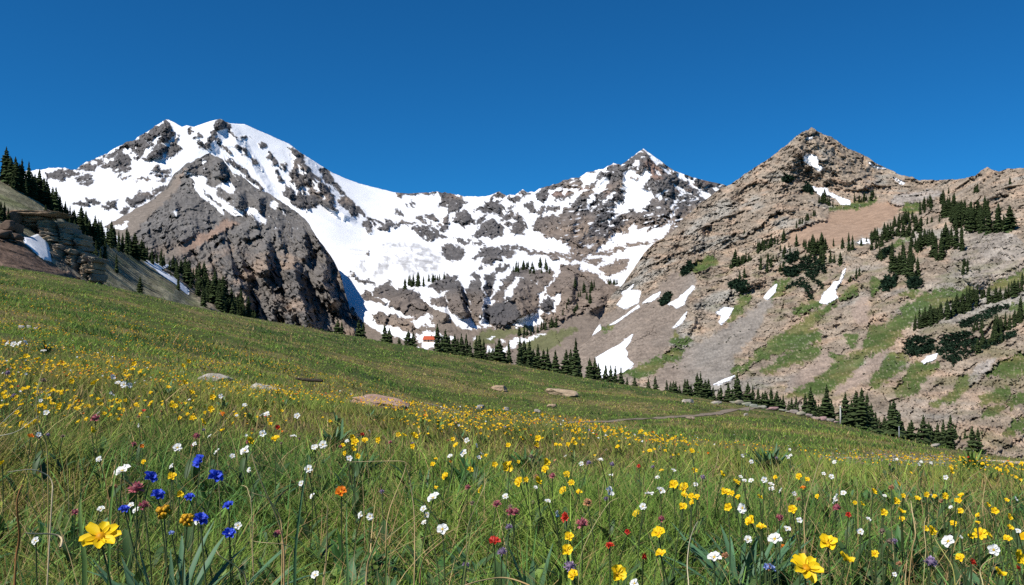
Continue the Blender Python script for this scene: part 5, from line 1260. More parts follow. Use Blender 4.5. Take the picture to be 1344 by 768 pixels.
MS = 'mountain_slope'
thicket(MS, Z(*ZD, [[(215, 640), (230, 570), (300, 525), (400, 555), (420, 610), (330, 655)]]), 'rounded dark green thicket just above the small oval snow patch', 420, 4.5)
thicket(MS, Z(*ZD, [[(420, 620), (470, 540), (560, 500), (640, 490), (720, 560), (710, 610), (600, 680), (540, 720), (500, 690)]]), 'wide dark green thicket right of the rounded one, with pale rocks showing through', 560, 4.5)
thicket(MS, Z(*ZD, [[(590, 440), (690, 390), (760, 360), (900, 310), (920, 330), (820, 380), (720, 440), (600, 470)]]), 'long narrow thicket slanting across the wood at far right', 300, 4)
thicket(MS, Z(*ZD, [[(700, 620), (740, 560), (850, 540), (960, 480), (970, 520), (850, 570), (760, 610)]]), 'thicket below the lowest trees of the wood at far right', 260, 4)
thicket(MS, Z(*ZD, [[(60, 210), (70, 160), (120, 120), (180, 140), (150, 190), (100, 225)]]), 'bright dark green bush at the top of the long turf gully', 160, 4)
thicket(MS, Z(*ZD, [[(240, 190), (260, 140), (320, 150), (320, 190), (280, 205)]]), 'small round bush on the rocks right of the turf gully', 150, 4.5)
thicket(MS, Z(*ZC, [[(80, 390), (140, 360), (200, 370), (215, 410), (170, 435), (110, 410)]]), 'dark thicket above the snow patch beside the grey crag', 170, 4)
thicket(MS, Z(*ZC, [[(445, 310), (470, 280), (540, 270), (550, 320), (500, 335)]]), 'small blue-green thicket left of the dense clump of conifers', 140, 4)
thicket(MS, Z(*ZC, [[(540, 280), (560, 230), (620, 180), (690, 220), (740, 290), (720, 310), (700, 280), (660, 340), (720, 390), (700, 410), (650, 360), (600, 330), (600, 290)]]), 'large straggling thicket below the dense clump of conifers', 380, 4)
thicket(MS, Z(*ZC, [[(460, 420), (490, 380), (580, 340), (630, 400), (650, 480), (620, 490), (600, 410), (540, 390)]]), 'thicket arching over the pink striped slabs', 200, 3.5)
thicket(MS, Z(*ZC, [[(460, 230), (480, 200), (540, 180), (545, 215), (500, 235)]]), 'small dark thicket on the ledge left of the dense conifers', 100, 3.5)
thicket(MS, Z(*ZA, [[(580, 215), (600, 180), (640, 150), (655, 170), (620, 215)]]), 'dark bush at the top of the brown scree chute', 90, 3.5)
thicket(MS, Z(*ZA, [[(440, 410), (450, 380), (500, 345), (515, 350), (470, 420)]]), 'dark bush on the rib between two snow patches', 130, 5)
thicket(MS, Z(*ZB, [[(140, 430), (160, 398), (195, 425), (190, 442)]]), 'dark bush on the left flank of the summit', 90, 4)
thicket(MS, Z(*ZB, [[(285, 480), (310, 460), (335, 500), (320, 520)]]), 'dark bush at the left tip of the ragged snow band', 90, 4)
thicket(MS, Z(*ZH, [[(40, 715), (70, 680), (120, 660), (120, 690), (80, 720)]]), 'low dark bush under the diagonal row of conifers on the right', 140, 5)
# ------------------------------------------------------------------ stones, logs, posts, hut
import bmesh


def ico(sub):
    bm = bmesh.new(); bmesh.ops.create_icosphere(bm, subdivisions=sub, radius=1.0)
    v = np.array([x.co[:] for x in bm.verts]); t = np.array([[k.index for k in f.verts] for f in bm.faces]); bm.free()
    return v, t


ICO3, ICO4, ICO2 = ico(3), ico(5), ico(2)


def rock_shape(seed, sub=ICO4, block=0.55, rough=0.16):
    """an angular boulder of unit radius: a sphere cut by random planes, then roughened"""
    r = np.random.default_rng(seed)
    v, t = sub[0].copy(), sub[1]
    n = r.normal(size=(11, 3)); n /= np.linalg.norm(n, axis=1)[:, None]
    n[0] = (0, 0, 1); n[1] = (0.1, -1, 0.15); n[1] /= np.linalg.norm(n[1])
    for k in n:
        lim = r.uniform(block, 0.92)
        dd = v @ k
        ex = np.maximum(dd - lim, 0)
        v -= ex[:, None] * k * 0.93
    s = seed * 3.17
    v *= (1 + rough * fbm(v[:, 0] * 1.6 + s, v[:, 1] * 1.6, v[:, 2] * 1.6, 4) + 0.25 * rough * ridged(v[:, 0] * 4 + s, v[:, 1] * 4, v[:, 2] * 7, 3))[:, None]
    return v, t


def stone_colour(v, base, seed):
    n = fbm(v[:, 0] * 2 + seed, v[:, 1] * 2, v[:, 2] * 2, 4)
    n2 = fbm(v[:, 0] * 7 + seed, v[:, 1] * 7, v[:, 2] * 7, 3)
    c = np.tile(base, (len(v), 1)) * (1 + 0.25 * n + 0.2 * n2)[:, None]
    return lerp(c, np.array([0.16, 0.15, 0.12]), sstep(0.25, 0.6, n2) * 0.5)


def boulder(u, v, w, h, col, label, group=None, d=None, seed=None, deep=0.7, yaw=None, cat='rock', name='boulder', sub=ICO4, sink=0.25, tilt=0.0):
    seed = int(u * 7 + v) if seed is None else seed
    if d is None: d = solve_d(u, v + h * 0.5, 0.02)
    vv, t = rock_shape(seed, sub)
    W, H = w * d / F * 0.5, h * d / F
    vv = vv * np.array([W, max(W * deep, H * .6), H * 0.62])
    c = stone_colour(vv / max(W, H), np.array(col), seed)
    me = new_mesh(name, vv, t, True, {'albedo': c}, [M_STONE])
    p = np.asarray(ground_pt(u, d)); p[2] += H * (0.62 - sink)
    o = add_obj(name, me, None, p)
    o.rotation_euler = (tilt, 0.12 * math.sin(seed) + tilt * .5, RNG.uniform(-.3, .3) if yaw is None else yaw)
    return tag(o, label, cat, group)


PALE, PINK, TANROCK, GREYR = (0.36, 0.32, 0.27), (0.42, 0.27, 0.20), (0.36, 0.26, 0.17), (0.27, 0.25, 0.23)
boulder(281, 493, 54, 14, PALE, 'long pale grey boulder in the grass at left, left of two', d=16.5, yaw=-.12)
boulder(346, 508, 36, 10, (0.42, 0.39, 0.33), 'smaller pale boulder in the grass, right of the long grey one', d=15.5, yaw=-.1)
boulder(495, 532, 84, 15, (0.33, 0.215, 0.16), 'long pinkish slab of rock in the grass behind the yellow flowers', d=17.5, yaw=-.16, tilt=.05)
boulder(318, 500, 12, 6, GREYR, 'small grey stone between the two pale boulders at left', d=16.0)
boulder(657, 512, 26, 8, TANROCK, 'small tan slab lying on the grassy rise, left of the larger one', d=92, yaw=-.2)
b_ = boulder(738, 510, 42, 10, (0.40, 0.30, 0.20), 'larger tan slab with a shaded right end on the grassy rise', d=96, yaw=-.15)
boulder(724, 530, 13, 6, TANROCK, 'small orange-tan stone above the footpath in mid meadow', d=76)
boulder(630, 541, 14, 7, GREYR, 'grey stone beside the left end of the footpath', d=64)
boulder(664, 537, 9, 6, PALE, 'little pale stone just above the left part of the footpath', d=67)
boulder(705, 538, 9, 5, PALE, 'little pale stone above the middle of the footpath', d=68)
boulder(903, 540, 20, 6, PALE, 'flat pale stone above the right part of the footpath', d=100)
boulder(941, 538, 17, 6, PALE, 'flat pale stone nearest the bend of the footpath', d=108)
boulder(906, 559, 12, 5, (0.34, 0.25, 0.19), 'low brownish stone below the right part of the footpath', d=66)
boulder(979, 546, 7, 4, PALE, 'small stone on the near side of the footpath bend', d=84)
boulder(1228, 588, 14, 6, PALE, 'single grey stone on the open turf at right', d=None)
for k, (u_, v_, w_, h_) in enumerate([(28, 429, 10, 6), (38, 427, 9, 5), (47, 429, 8, 5)]):
    boulder(u_, v_, w_, h_, (0.40, 0.36, 0.34), ['leftmost', 'middle', 'rightmost'][k] + ' of three small pale stones high on the left slope', 'pale stones high on the left slope', sub=ICO3)
# line of rocks at the brow beyond the path
ROWR = [(962, 530, 12, 5), (970, 532, 15, 7), (980, 534, 14, 6), (990, 535, 13, 6), (1000, 537, 15, 6), (1008, 538, 9, 4), (1016, 538, 15, 6), (1027, 541, 12, 5), (1036, 542, 11, 5), (1043, 543, 13, 7), (1052, 545, 14, 7), (1062, 547, 16, 7), (1072, 548, 13, 6), (1080, 550, 17, 7), (1090, 551, 16, 7), (1098, 552, 10, 5), (985, 530, 8, 4), (1048, 549, 10, 4), (1068, 552, 9, 4)]
for u_, v_, w_, h_ in ROWR:
    ds_ = np.exp(np.linspace(math.log(50), math.log(150), 60)); dsil = float(ds_[np.argmin(ground_v(np.full(60, float(u_)), ds_))])
    boulder(u_, v_, w_ * RNG.uniform(.7, 1.1), h_ * RNG.uniform(.55, 1.0), (0.30 + RNG.uniform(-.06, .05), 0.255 + RNG.uniform(-.04, .03), 0.205), 'pale rock in the line along the brow right of the footpath', 'line of rocks along the brow', d=dsil - RNG.uniform(1, 8), sub=ICO3, sink=.1)

# gravelly band behind the flowers at right: far too many stones to count
gv, gt, gc, gn = [], [], [], 0
gu = RNG.uniform(1075, 1250, 900); gvv = 600 + (gu - 1065) * 0.05 + RNG.normal(0, 2.6, 900)
gd = inv_d(gu, gvv)
for k in range(900):
    if np.isnan(gd[k]) or gd[k] < 11: continue
    p = ground_pt(gu[k], gd[k]); s = RNG.uniform(.4, 1.3) * gd[k] / F
    w_ = ICO2[0] * (1 + 0.25 * RNG.normal(size=(len(ICO2[0]), 1))) * np.array([s * 1.3, s, s * .8]) + p + [0, 0, 0.04 + s * .4]
    gv.append(w_); gt.append(ICO2[1] + gn); gn += len(w_)
    gc.append(np.tile(np.array([0.27, 0.24, 0.22]) * RNG.uniform(.6, 1.25), (len(w_), 1)))
tag(add_obj('gravel', new_mesh('gravel', np.concatenate(gv), np.concatenate(gt), False, {'albedo': np.concatenate(gc)}, [M_STONE])), 'band of pale gravel behind the flowers at right', 'gravel', kind='stuff')


def wood(name, px, d, rad, col, label, cat, lift=0.03):
    mb = MB(); pts = []
    for (u, v) in px:
        g = np.asarray(ground_pt(u, d)); q_ = unproject(u, v, d); q_[2] = max(q_[2], g[2] + lift); pts.append(q_)
    t = np.linspace(0, 1, 24); pts = np.array(pts); ts_ = np.linspace(0, 1, len(pts))
    P = np.stack([np.interp(t, ts_, pts[:, k]) for k in range(3)], -1)
    P += np.stack([0 * t, 0.3 * rad * pnoise(t * 7, 0 * t + d, 0 * t), rad * .3 * pnoise(t * 6, 0 * t + d, 0 * t + 3)], -1)
    R = rad * np.interp(t, [0, .15, .8, 1], [.55, .9, 1.05, .8]) * (1 + .18 * pnoise(t * 9, 0 * t, 0 * t + d))
    mb.tube(P, R, 9, col)
    return mb, name, label, cat


mb, n_, l_, c_ = wood('fallen_log', [(1290, 606), (1306, 608.5), (1344, 608.5), (1385, 609)], 21.0, .045, (0.47, 0.37, 0.26), '', '')
lg = tag(add_obj('fallen_log', mb.mesh('fallen_log', M_WOOD)), 'bleached fallen log lying behind the flowers at the right picture edge', 'log')
mb2, *_ = wood('branch_stub', [(1289, 604), (1297, 605.5), (1310, 609)], 20.9, .018, (0.40, 0.31, 0.22), '', '')
add_obj('branch_stub', mb2.mesh('branch_stub', M_WOOD), lg)
mb, *_ = wood('fallen_branch', [(388, 497), (405, 499), (424, 500)], 20.0, .035, (0.05, 0.04, 0.03), '', '', .1)
tag(add_obj('fallen_branch', mb.mesh('fallen_branch', M_WOOD)), 'dark fallen branch in the grass right of the two pale boulders', 'branch')


def post(u, vtop, vbase, d, r, label, col):
    g = np.asarray(ground_pt(u, d)); hh = (vbase - vtop) * d / F
    g[2] = min(g[2], -(vbase - CV) / F * d)
    root = bpy.data.objects.new('marker_post', None); COL.objects.link(root); root.location = g
    tag(root, label, 'post')
    mb = MB(); mb.tube([(0, 0, -.3), (0.01, 0, hh * .5), (0.0, 0.01, hh * .97), (0.02, 0, hh)], [r, r * .95, r * .85, r * .5], 8, col)
    add_obj('pole', mb.mesh('pole', M_WOOD), root)
    mb = MB(); mb.tube([(0, 0, hh * .9), (0, 0, hh * .94)], r * 1.25, 8, np.array(col) * .6)
    add_obj('band', mb.mesh('band', M_WOOD), root)


post(1103, 528, 553, 113, .10, 'tall pale pole standing among the conifers at the meadow edge', (0.62, 0.60, 0.55))
post(1180, 544, 560, 110, .06, 'short grey post in front of the tall conifer pair', (0.42, 0.43, 0.46))

# red-roofed hut on the snow at the head of the valley
hd = on_layer('mountain_range', 565, 446) - 6
hp = unproject(564, 447.5, hd); pxm = hd / F
hut = bpy.data.objects.new('mountain_hut', None); COL.objects.link(hut); hut.location = hp; hut.rotation_euler = (0, 0, math.radians(-14))
tag(hut, 'tiny red-roofed hut on the snow at the head of the valley', 'hut')
Lh, Wd, Hh = 7.4 * pxm, 5 * pxm, 3.7 * pxm


def boxmesh(name, x0, x1, y0, y1, z0, z1, col, mat, parent):
    mb = MB()
    v = [(x, y, z) for z in (z0, z1) for y in (y0, y1) for x in (x0, x1)]
    mb.add(v, None, [(0, 2, 3, 1), (4, 5, 7, 6), (0, 1, 5, 4), (2, 6, 7, 3), (0, 4, 6, 2), (1, 3, 7, 5)], col)
    return add_obj(name, mb.mesh(name, mat, False), parent)


boxmesh('wall', -Lh, Lh, -Wd, Wd, -8, Hh * .55, (0.50, 0.36, 0.25), M_PAINT, hut)
mb = MB()
mb.add([(-Lh * 1.08, -Wd * 1.3, Hh * .42), (Lh * 1.08, -Wd * 1.3, Hh * .42), (Lh * 1.08, 0, Hh * 1.75), (-Lh * 1.08, 0, Hh * 1.75), (-Lh * 1.08, Wd * 1.3, Hh * .42), (Lh * 1.08, Wd * 1.3, Hh * .42)],
       [(0, 3, 4), (1, 5, 2)], [(0, 1, 2, 3), (3, 2, 5, 4), (0, 4, 5, 1)], (0.45, 0.085, 0.035))
rf = add_obj('roof', mb.mesh('roof', M_PAINT, False), hut)
boxmesh('chimney', Lh * .3, Lh * .42, -1, 1, Hh * 1.2, Hh * 2.1, (0.30, 0.22, 0.18), M_PAINT, rf)
boxmesh('door', -Lh * .1, Lh * .1, -Wd - .25, -Wd + .1, -2, Hh * .4, (0.10, 0.07, 0.05), M_PAINT, hut)
for sx in (-.6, .55):
    boxmesh('window', Lh * sx - 1.2, Lh * sx + 1.2, -Wd - .2, -Wd + .1, Hh * .02, Hh * .36, (0.06, 0.07, 0.09), M_PAINT, hut)

# stacked outcrop on the left hillside
def block_shape(seed):
    r = np.random.default_rng(seed)
    v, t = ICO4[0].copy(), ICO4[1]
    p = 9.0
    v = v / ((np.abs(v) ** p).sum(1) ** (1 / p))[:, None]
    v[:, 0] += v[:, 2] * r.normal(0, .10); v[:, 0] *= 1 + v[:, 2] * r.normal(0, .10); v[:, 2] *= 1 + v[:, 0] * r.normal(0, .12)
    for k in range(5):
        n = r.normal(size=3); n /= np.linalg.norm(n); ex = np.maximum(v @ n - r.uniform(.95, 1.25), 0); v -= ex[:, None] * n
    s = seed * 2.3
    bed = ridged(v[:, 0] * .5 + s, v[:, 1] * .5, v[:, 2] * 3.2, 2)
    v *= (1 + .20 * fbm(v[:, 0] * 1.5 + s, v[:, 1] * 1.5, v[:, 2] * 1.8, 5) - .10 * bed)[:, None]
    return v, t


od = 238.0
oroot = bpy.data.objects.new('rock_outcrop', None); COL.objects.link(oroot)
oroot.location = unproject(85, 352, od)
tag(oroot, 'stacked rock outcrop with an overhanging top slab on the left hillside', 'rock outcrop')
OZ = lambda X, Y: (X / 5.12, 260 + Y / 5.12)
BL = []
ro = np.random.default_rng(5)
for X, y0, y1, w_, dz in [(345, 162, 455, 84, 0), (425, 318, 492, 66, -1), (470, 172, 350, 66, 2), (514, 352, 520, 58, .5), (600, 372, 505, 44, 1.5), (646, 404, 535, 54, 1.5), (398, 178, 300, 56, 3), (560, 250, 360, 50, 4)]:
    y = y0
    while y < y1:
        h_ = ro.uniform(24, 54)
        BL.append((X + ro.normal(0, 7), y + h_ / 2, w_ * ro.uniform(.75, 1.15), h_ * 1.08, dz + ro.normal(0, .8) - (y - y0) / 160))
        y += h_
mb = MB()
for k, (X, Y, w_, h_, dz) in enumerate(BL):
    u_, v_ = OZ(X, Y); c0 = unproject(u_, v_, od + dz) - np.array(oroot.location)
    vv, t = block_shape(300 + k)
    s = od / F / 5.12 * .52
    vv = vv * np.array([w_ * s, 4.2, h_ * s])
    col = np.array([(0.30, 0.24, 0.165), (0.33, 0.25, 0.17), (0.24, 0.205, 0.16)][k % 3])
    mb.add(vv + c0, t, None, stone_colour(vv / 4, col, k))
add_obj('stone_stack', mb.mesh('stone_stack', M_STONE), oroot)
for k, (X, Y, w_, h_, dz) in enumerate([(275, 112, 270, 26, -2), (245, 150, 170, 40, 0), (232, 192, 140, 40, 1.5)]):
    u_, v_ = OZ(X, Y); c0 = unproject(u_, v_, od + dz) - np.array(oroot.location)
    vv, t = block_shape(340 + k)
    s = od / F / 5.12 * .55
    vv = vv * np.array([w_ * s, 5.0, h_ * s])
    vv[:, 2] += vv[:, 0] * -.03
    add_obj('slab', MBm(vv + c0, t, stone_colour(vv / 4, np.array([0.27, 0.195, 0.13]), k)) if False else new_mesh('slab', vv + c0, t, True, {'albedo': stone_colour(vv / 4, np.array([0.27, 0.195, 0.13]), k)}, [M_STONE]), oroot)
# loose boulders of the rubble pile at the very left
for k, (X, Y, w_, h_) in enumerate([(90, 130, 80, 100), (60, 190, 90, 80), (120, 200, 60, 80), (20, 240, 100, 70), (100, 260, 90, 60)]):
    u_, v_ = OZ(X, Y); dd_ = on_layer('hillside', u_, v_ + 4) - 2
    vv, t = rock_shape(360 + k, ICO3, .45, .15); s = dd_ / F / 5.12 * .55
    vv = vv * np.array([w_ * s, 3, h_ * s])
    o = add_obj('boulder', new_mesh('boulder', vv, t, True, {'albedo': stone_colour(vv / 3, np.array([0.13, 0.09, 0.065]), k)}, [M_STONE]), None, unproject(u_, v_, dd_))
    tag(o, 'brown boulder on the dark rubble pile at the left picture edge', 'rock', 'boulders of the rubble pile at left')

# low scrub scattered over the rocky mountain
sv, st_, scn = [], [], 0
scc = []
tries = RNG.uniform(0, 1, (6500, 2))
L_ = LAYERS['mountain_slope']
for a, b in tries:
    u_ = 830 + a * 600; v_ = 200 + b * 380
    if v_ < np.interp(u_, L_['U'], L_['vt']) + 8: continue
    dens = 0.30 * sstep(0.1, 0.6, fbm(np.array([u_ / 40.]), np.array([(v_ + .35 * (u_ - 1000)) / 14.]), np.array([4.4]), 3))[0] * (0.35 + 0.65 * (v_ > 300))
    if RNG.random() > dens * 3.4: continue
    if poly_sd(np.array([u_]), np.array([v_]), E_SNOW + E_BASIN)[0] > -2: continue
    d_ = on_layer('mountain_slope', u_, v_); R = RNG.uniform(.8, 2.4) * d_ / F
    c0 = unproject(u_, v_, d_) + [0, -R * .2, R * .3]
    for t in range(9):
        dr = RNG.normal(0, 1, 3); dr /= np.linalg.norm(dr); dr[2] = abs(dr[2]) * .7
        sd_ = np.cross(dr, RNG.normal(0, 1, 3)); sd_ /= np.linalg.norm(sd_) + 1e-9
        sv += [c0 + sd_ * R * .35 + dr * R * .2, c0 - sd_ * R * .35 + dr * R * .2, c0 + dr * R]
        st_.append((scn, scn + 1, scn + 2)); scn += 3
    scc.append(np.tile(np.array([0.030, 0.042, 0.018]) * RNG.uniform(.6, 1.7), (27, 1)))
tag(add_obj('mountain_scrub', new_mesh('mountain_scrub', np.array(sv), np.array(st_), False, {'albedo': np.concatenate(scc)}, [M_NEEDLE])), 'low dark scrub speckled over the rocky mountain', 'scrub', kind='stuff')
# ------------------------------------------------------------------ flower heads (unit diameter, axis +z)
YEL, YEL2, ORA, WHI, CRE, BLU, PBL, RED, PNK, LIL, PEA, GLD, BEI = (0.90, 0.61, 0.012), (0.84, 0.46, 0.006), (0.72, 0.20, 0.012), (0.82, 0.81, 0.76), (0.78, 0.70, 0.48), (0.052, 0.100, 0.62), (0.28, 0.36, 0.68), (0.50, 0.035, 0.02), (0.66, 0.19, 0.23), (0.40, 0.29, 0.44), (0.66, 0.33, 0.17), (0.62, 0.33, 0.015), (0.42, 0.30, 0.22)


def petal(mb, a, L, W, elev, cup, col, r, r0=.06, wav=.04, notch=.0):
    """one petal as a 5 x 4 sheet; a azimuth, elev rise angle, cup sideways curl"""
    nu, nv = 5, 4
    V, C = [], []
    ca, sa = math.cos(a), math.sin(a)
    curl = r.normal(0, .25); tw = r.normal(0, .2)
    for i in range(nu):
        f = i / (nu - 1)
        prof = W * (math.sin(math.pi * (.12 + .73 * f ** .9)) ** .7)
        for j in range(nv):
            s = (j / (nv - 1) - .5) * 2
            rad = r0 + L * (f - (notch * (1 - abs(s)) if i == nu - 1 else 0) - (.10 * s * s if i >= nu - 2 else 0))
            x = rad * math.cos(elev)
            z = rad * math.sin(elev) * (1 - .35 * f) + cup * s * s * W - curl * f * f * L * .35 + tw * s * W * .3 * f + wav * r.normal(0, .3) * f
            y = s * prof * .5
            V.append((x * ca - y * sa, x * sa + y * ca, z))
            C.append(np.array(col) * (0.86 + .2 * f + r.normal(0, .03)))
    q = [(i * nv + j, i * nv + j + 1, (i + 1) * nv + j + 1, (i + 1) * nv + j) for i in range(nu - 1) for j in range(nv - 1)]
    mb.add(V, None, q, np.array(C))


def centre_mesh(rad, h, col, seed, name='flower_center'):
    r = np.random.default_rng(seed); mb = MB()
    v = ICO2[0] * np.array([rad, rad, h]); v *= (1 + .12 * r.normal(size=(len(v), 1)))
    mb.add(v + [0, 0, h * .35], ICO2[1], None, np.tile(col, (len(v), 1)) * (1 + .2 * r.normal(size=(len(v), 1))))
    return mb.mesh(name, M_PETAL)


def head(kind, seed):
    r = np.random.default_rng(seed); mb = MB(); cen = None
    if kind in ('y', 'o', 'r5', 'cream'):
        col = {'y': YEL, 'o': ORA, 'r5': RED, 'cream': CRE}[kind]
        n = 5 + (r.random() < .35)
        for k in range(n): petal(mb, k * 6.283 / n + r.normal(0, .12), .40 + .05 * r.random(), .46, math.radians(r.uniform(12, 34)), .35, col, r)
        cen = centre_mesh(.10, .09, (0.72, 0.40, 0.01) if kind != 'r5' else (0.2, .03, .01), seed)
    elif kind == 'Y':
        n = 8 + int(r.integers(0, 2))
        for k in range(n): petal(mb, k * 6.283 / n + r.normal(0, .1), .40 + .06 * r.random(), .285, math.radians(r.uniform(2, 26)), .25, YEL, r, .08, notch=.05)
        cen = centre_mesh(.14, .10, (0.66, 0.30, 0.004), seed)
    elif kind == 'w':
        n = 5 + int(r.integers(0, 2))
        for k in range(n): petal(mb, k * 6.283 / n + r.normal(0, .1), .40, .44, math.radians(r.uniform(4, 22)), .25, WHI, r)
        cen = centre_mesh(.11, .07, (0.62, 0.42, .03), seed)
    elif kind in ('b', 'pb'):
        n = 6
        for ring, (e0, ln) in enumerate(((14, .42), (46, .32))):
            for k in range(n): petal(mb, k * 6.283 / n + ring * .5 + r.normal(0, .12), ln, .38, math.radians(r.uniform(e0 - 8, e0 + 10)), .35, np.array(BLU if kind == 'b' else PBL) * r.uniform(.8, 1.3), r)
        cen = centre_mesh(.07, .08, (0.55, 0.56, 0.66) if seed % 2 else (0.10, .10, .30), seed)
    elif kind in ('p', 'l', 'pe', 'be'):      # clover-like ball
        col = np.array({'p': PNK, 'l': LIL, 'pe': PEA, 'be': BEI}[kind])
        for k in range(46):
            z = r.uniform(-.35, 1); a = k * 2.4; s = math.sqrt(max(0, 1 - z * z)); d = np.array([s * math.cos(a), s * math.sin(a), z])
            t1 = np.cross(d, [.3, .2, 1]); t1 /= np.linalg.norm(t1) + 1e-9
            c0 = d * .24; c = col * r.uniform(.65, 1.35)
            mb.add([c0 - t1 * .05, c0 + t1 * .05, d * .50 * r.uniform(.85, 1.08) + t1 * .04, d * .46 - t1 * .04], None, [(0, 1, 2, 3)], c)
            t2 = np.cross(d, t1)
            mb.add([c0 - t2 * .05, c0 + t2 * .05, d * .47 * r.uniform(.85, 1.08)], [(0, 1, 2)], None, c * .85)
        cen = centre_mesh(.26, .26, col * .45, seed)
    elif kind == 'r':                          # ragged red bracts
        for k in range(26):
            a = k * 2.4; e = math.radians(20 + 60 * (k / 26))
            petal(mb, a, .40, .17, e + r.normal(0, .1), .2, np.array(RED) * r.uniform(.7, 1.5), r, .04)
        cen = centre_mesh(.12, .15, (0.22, .03, .01), seed)
    elif kind == 'g':                          # cluster of golden buds
        for k in range(34):
            z = r.uniform(-.6, 1); a = k * 2.4; s = math.sqrt(max(0, 1 - z * z))
            c0 = np.array([s * math.cos(a), s * math.sin(a), z]) * .38
            v = ICO2[0][:12] if False else ICO1[0]
            mb.add(v * .13 * r.uniform(.8, 1.2) + c0, ICO1[1], None, np.array(GLD) * r.uniform(.6, 1.35))
        cen = centre_mesh(.30, .30, (0.28, .14, .01), seed)
    return mb.mesh('bloom', M_PETAL), cen


ICO1 = ico(1)
HEADS = {k: [head(k, 40 + i * 7 + j) for j in range(4 if k in 'ywY' else 3)] for i, k in enumerate(('y', 'Y', 'w', 'b', 'pb', 'o', 'r', 'r5', 'p', 'l', 'pe', 'be', 'g', 'cream'))}


def stem_mesh(seed):
    r = np.random.default_rng(seed); mb = MB(); t = np.linspace(0, 1, 8)
    bx, by = r.normal(0, .07, 2)
    P = np.stack([bx * np.sin(t * math.pi), by * np.sin(t * math.pi), t], -1)
    mb.tube(P, .0085, 5, np.array([0.06, 0.085, 0.028]) * r.uniform(.8, 1.3), False)
    return mb.mesh('stem', M_STEM)


def strap(mb, path, width, col, fold=.25):
    """leaf along a path: two quads across with a folded midrib"""
    P = np.asarray(path, float); n = len(P); t = np.linspace(0, 1, n)
    tan = np.gradient(P, axis=0); tan /= np.linalg.norm(tan, axis=1)[:, None] + 1e-9
    side = np.cross(tan, [0, 0, 1.0]); side /= np.linalg.norm(side, axis=1)[:, None] + 1e-6
    up = np.cross(side, tan)
    w = width * np.sin(np.clip(.1 + .9 * t, 0, 1) * math.pi) ** .65 * .5
    w[-1] = 0.0004
    V = np.stack([P - side * w[:, None] + up * (w * fold)[:, None], P, P + side * w[:, None] + up * (w * fold)[:, None]], 1).reshape(-1, 3)
    q = [(i * 3 + j, i * 3 + j + 1, i * 3 + j + 4, i * 3 + j + 3) for i in range(n - 1) for j in (0, 1)]
    c = np.repeat(np.asarray(col)[None] * (0.8 + .35 * t)[:, None], 3, 0)
    c[1::3] *= 1.25
    mb.add(V, None, q, c)


def leaf_mesh(seed):
    r = np.random.default_rng(seed); mb = MB(); t = np.linspace(0, 1, 7)
    strap(mb, np.stack([t * .55, 0 * t, .12 * np.sin(t * 2.2)], -1) + [0, 0, 0], .12, (0.045, 0.085, 0.025))
    return mb.mesh('leaf', M_STEM)


STEMS = [stem_mesh(70 + k) for k in range(5)]
LEAVES = [leaf_mesh(80 + k) for k in range(3)]
KINDN = {'y': 'yellow flower', 'Y': 'yellow flower', 'w': 'white flower', 'b': 'blue flower', 'pb': 'blue flower', 'o': 'orange flower', 'r': 'red flower', 'r5': 'red flower', 'p': 'pink flower', 'l': 'lilac flower', 'pe': 'peach flower', 'be': 'seed head', 'g': 'golden flower', 'cream': 'white flower'}


def flower(u, v, size, kind, label, group, hs=None, parts=True):
    nm = KINDN[kind]
    if hs is None:
        hs = float(np.clip(RNG.normal(.27, .05), .16, .38))
    d = solve_d(u, v, hs)
    if d > 60: d = 12.0
    base = np.asarray(ground_pt(u, d))
    top = unproject(u, v, d)
    hgt = max(top[2] - base[2], 0.05)
    e = bpy.data.objects.new(nm.replace(' ', '_'), None); COL.objects.link(e); e.empty_display_size = .05
    lx, ly = RNG.normal(0, .12, 2) * hgt
    base[0] -= lx; base[1] -= ly
    e.location = base
    tag(e, label, nm, group)
    s = size * (1.3 if kind == 'p' else 1.06) * d / F
    hb, hc = HEADS[kind][int(RNG.integers(0, len(HEADS[kind])))]
    tiltx = math.radians(RNG.normal(48, 15)); az = RNG.normal(0, .7)
    if size > 30: tiltx, az = math.radians(36), .25
    if kind in ('p', 'l', 'pe', 'be', 'g'): tiltx *= .4
    rot = Vector((math.sin(az) * math.sin(tiltx), -math.cos(az) * math.sin(tiltx), math.cos(tiltx))).to_track_quat('Z', 'Y').to_euler()
    bl = add_obj('bloom', hb, e, (lx, ly, hgt)); bl.rotation_euler = rot; bl.scale = (s, s, s)
    if hc is not None:
        c = add_obj('flower_center', hc, e, (lx, ly, hgt)); c.rotation_euler = rot; c.scale = (s, s, s)
    st = add_obj('stem', STEMS[int(RNG.integers(0, 5))], e)
    q = Vector((lx, ly, hgt)).to_track_quat('Z', 'Y'); st.rotation_euler = q.to_euler(); L_ = math.sqrt(lx * lx + ly * ly + hgt * hgt)
    thick = max(.20, .45 * d / F / .0085 * .8)
    st.scale = (min(thick, .6), min(thick, .6), L_ * .985)
    if d < 4.2:
        for k in range(2):
            lf = add_obj('leaf', LEAVES[int(RNG.integers(0, 3))], e, (lx * .3, ly * .3, hgt * RNG.uniform(.15, .45)))
            lf.rotation_euler = (0, RNG.uniform(-.9, -.2), RNG.uniform(0, 6.28)); ls = RNG.uniform(.12, .22); lf.scale = (ls, ls, ls)
    return e


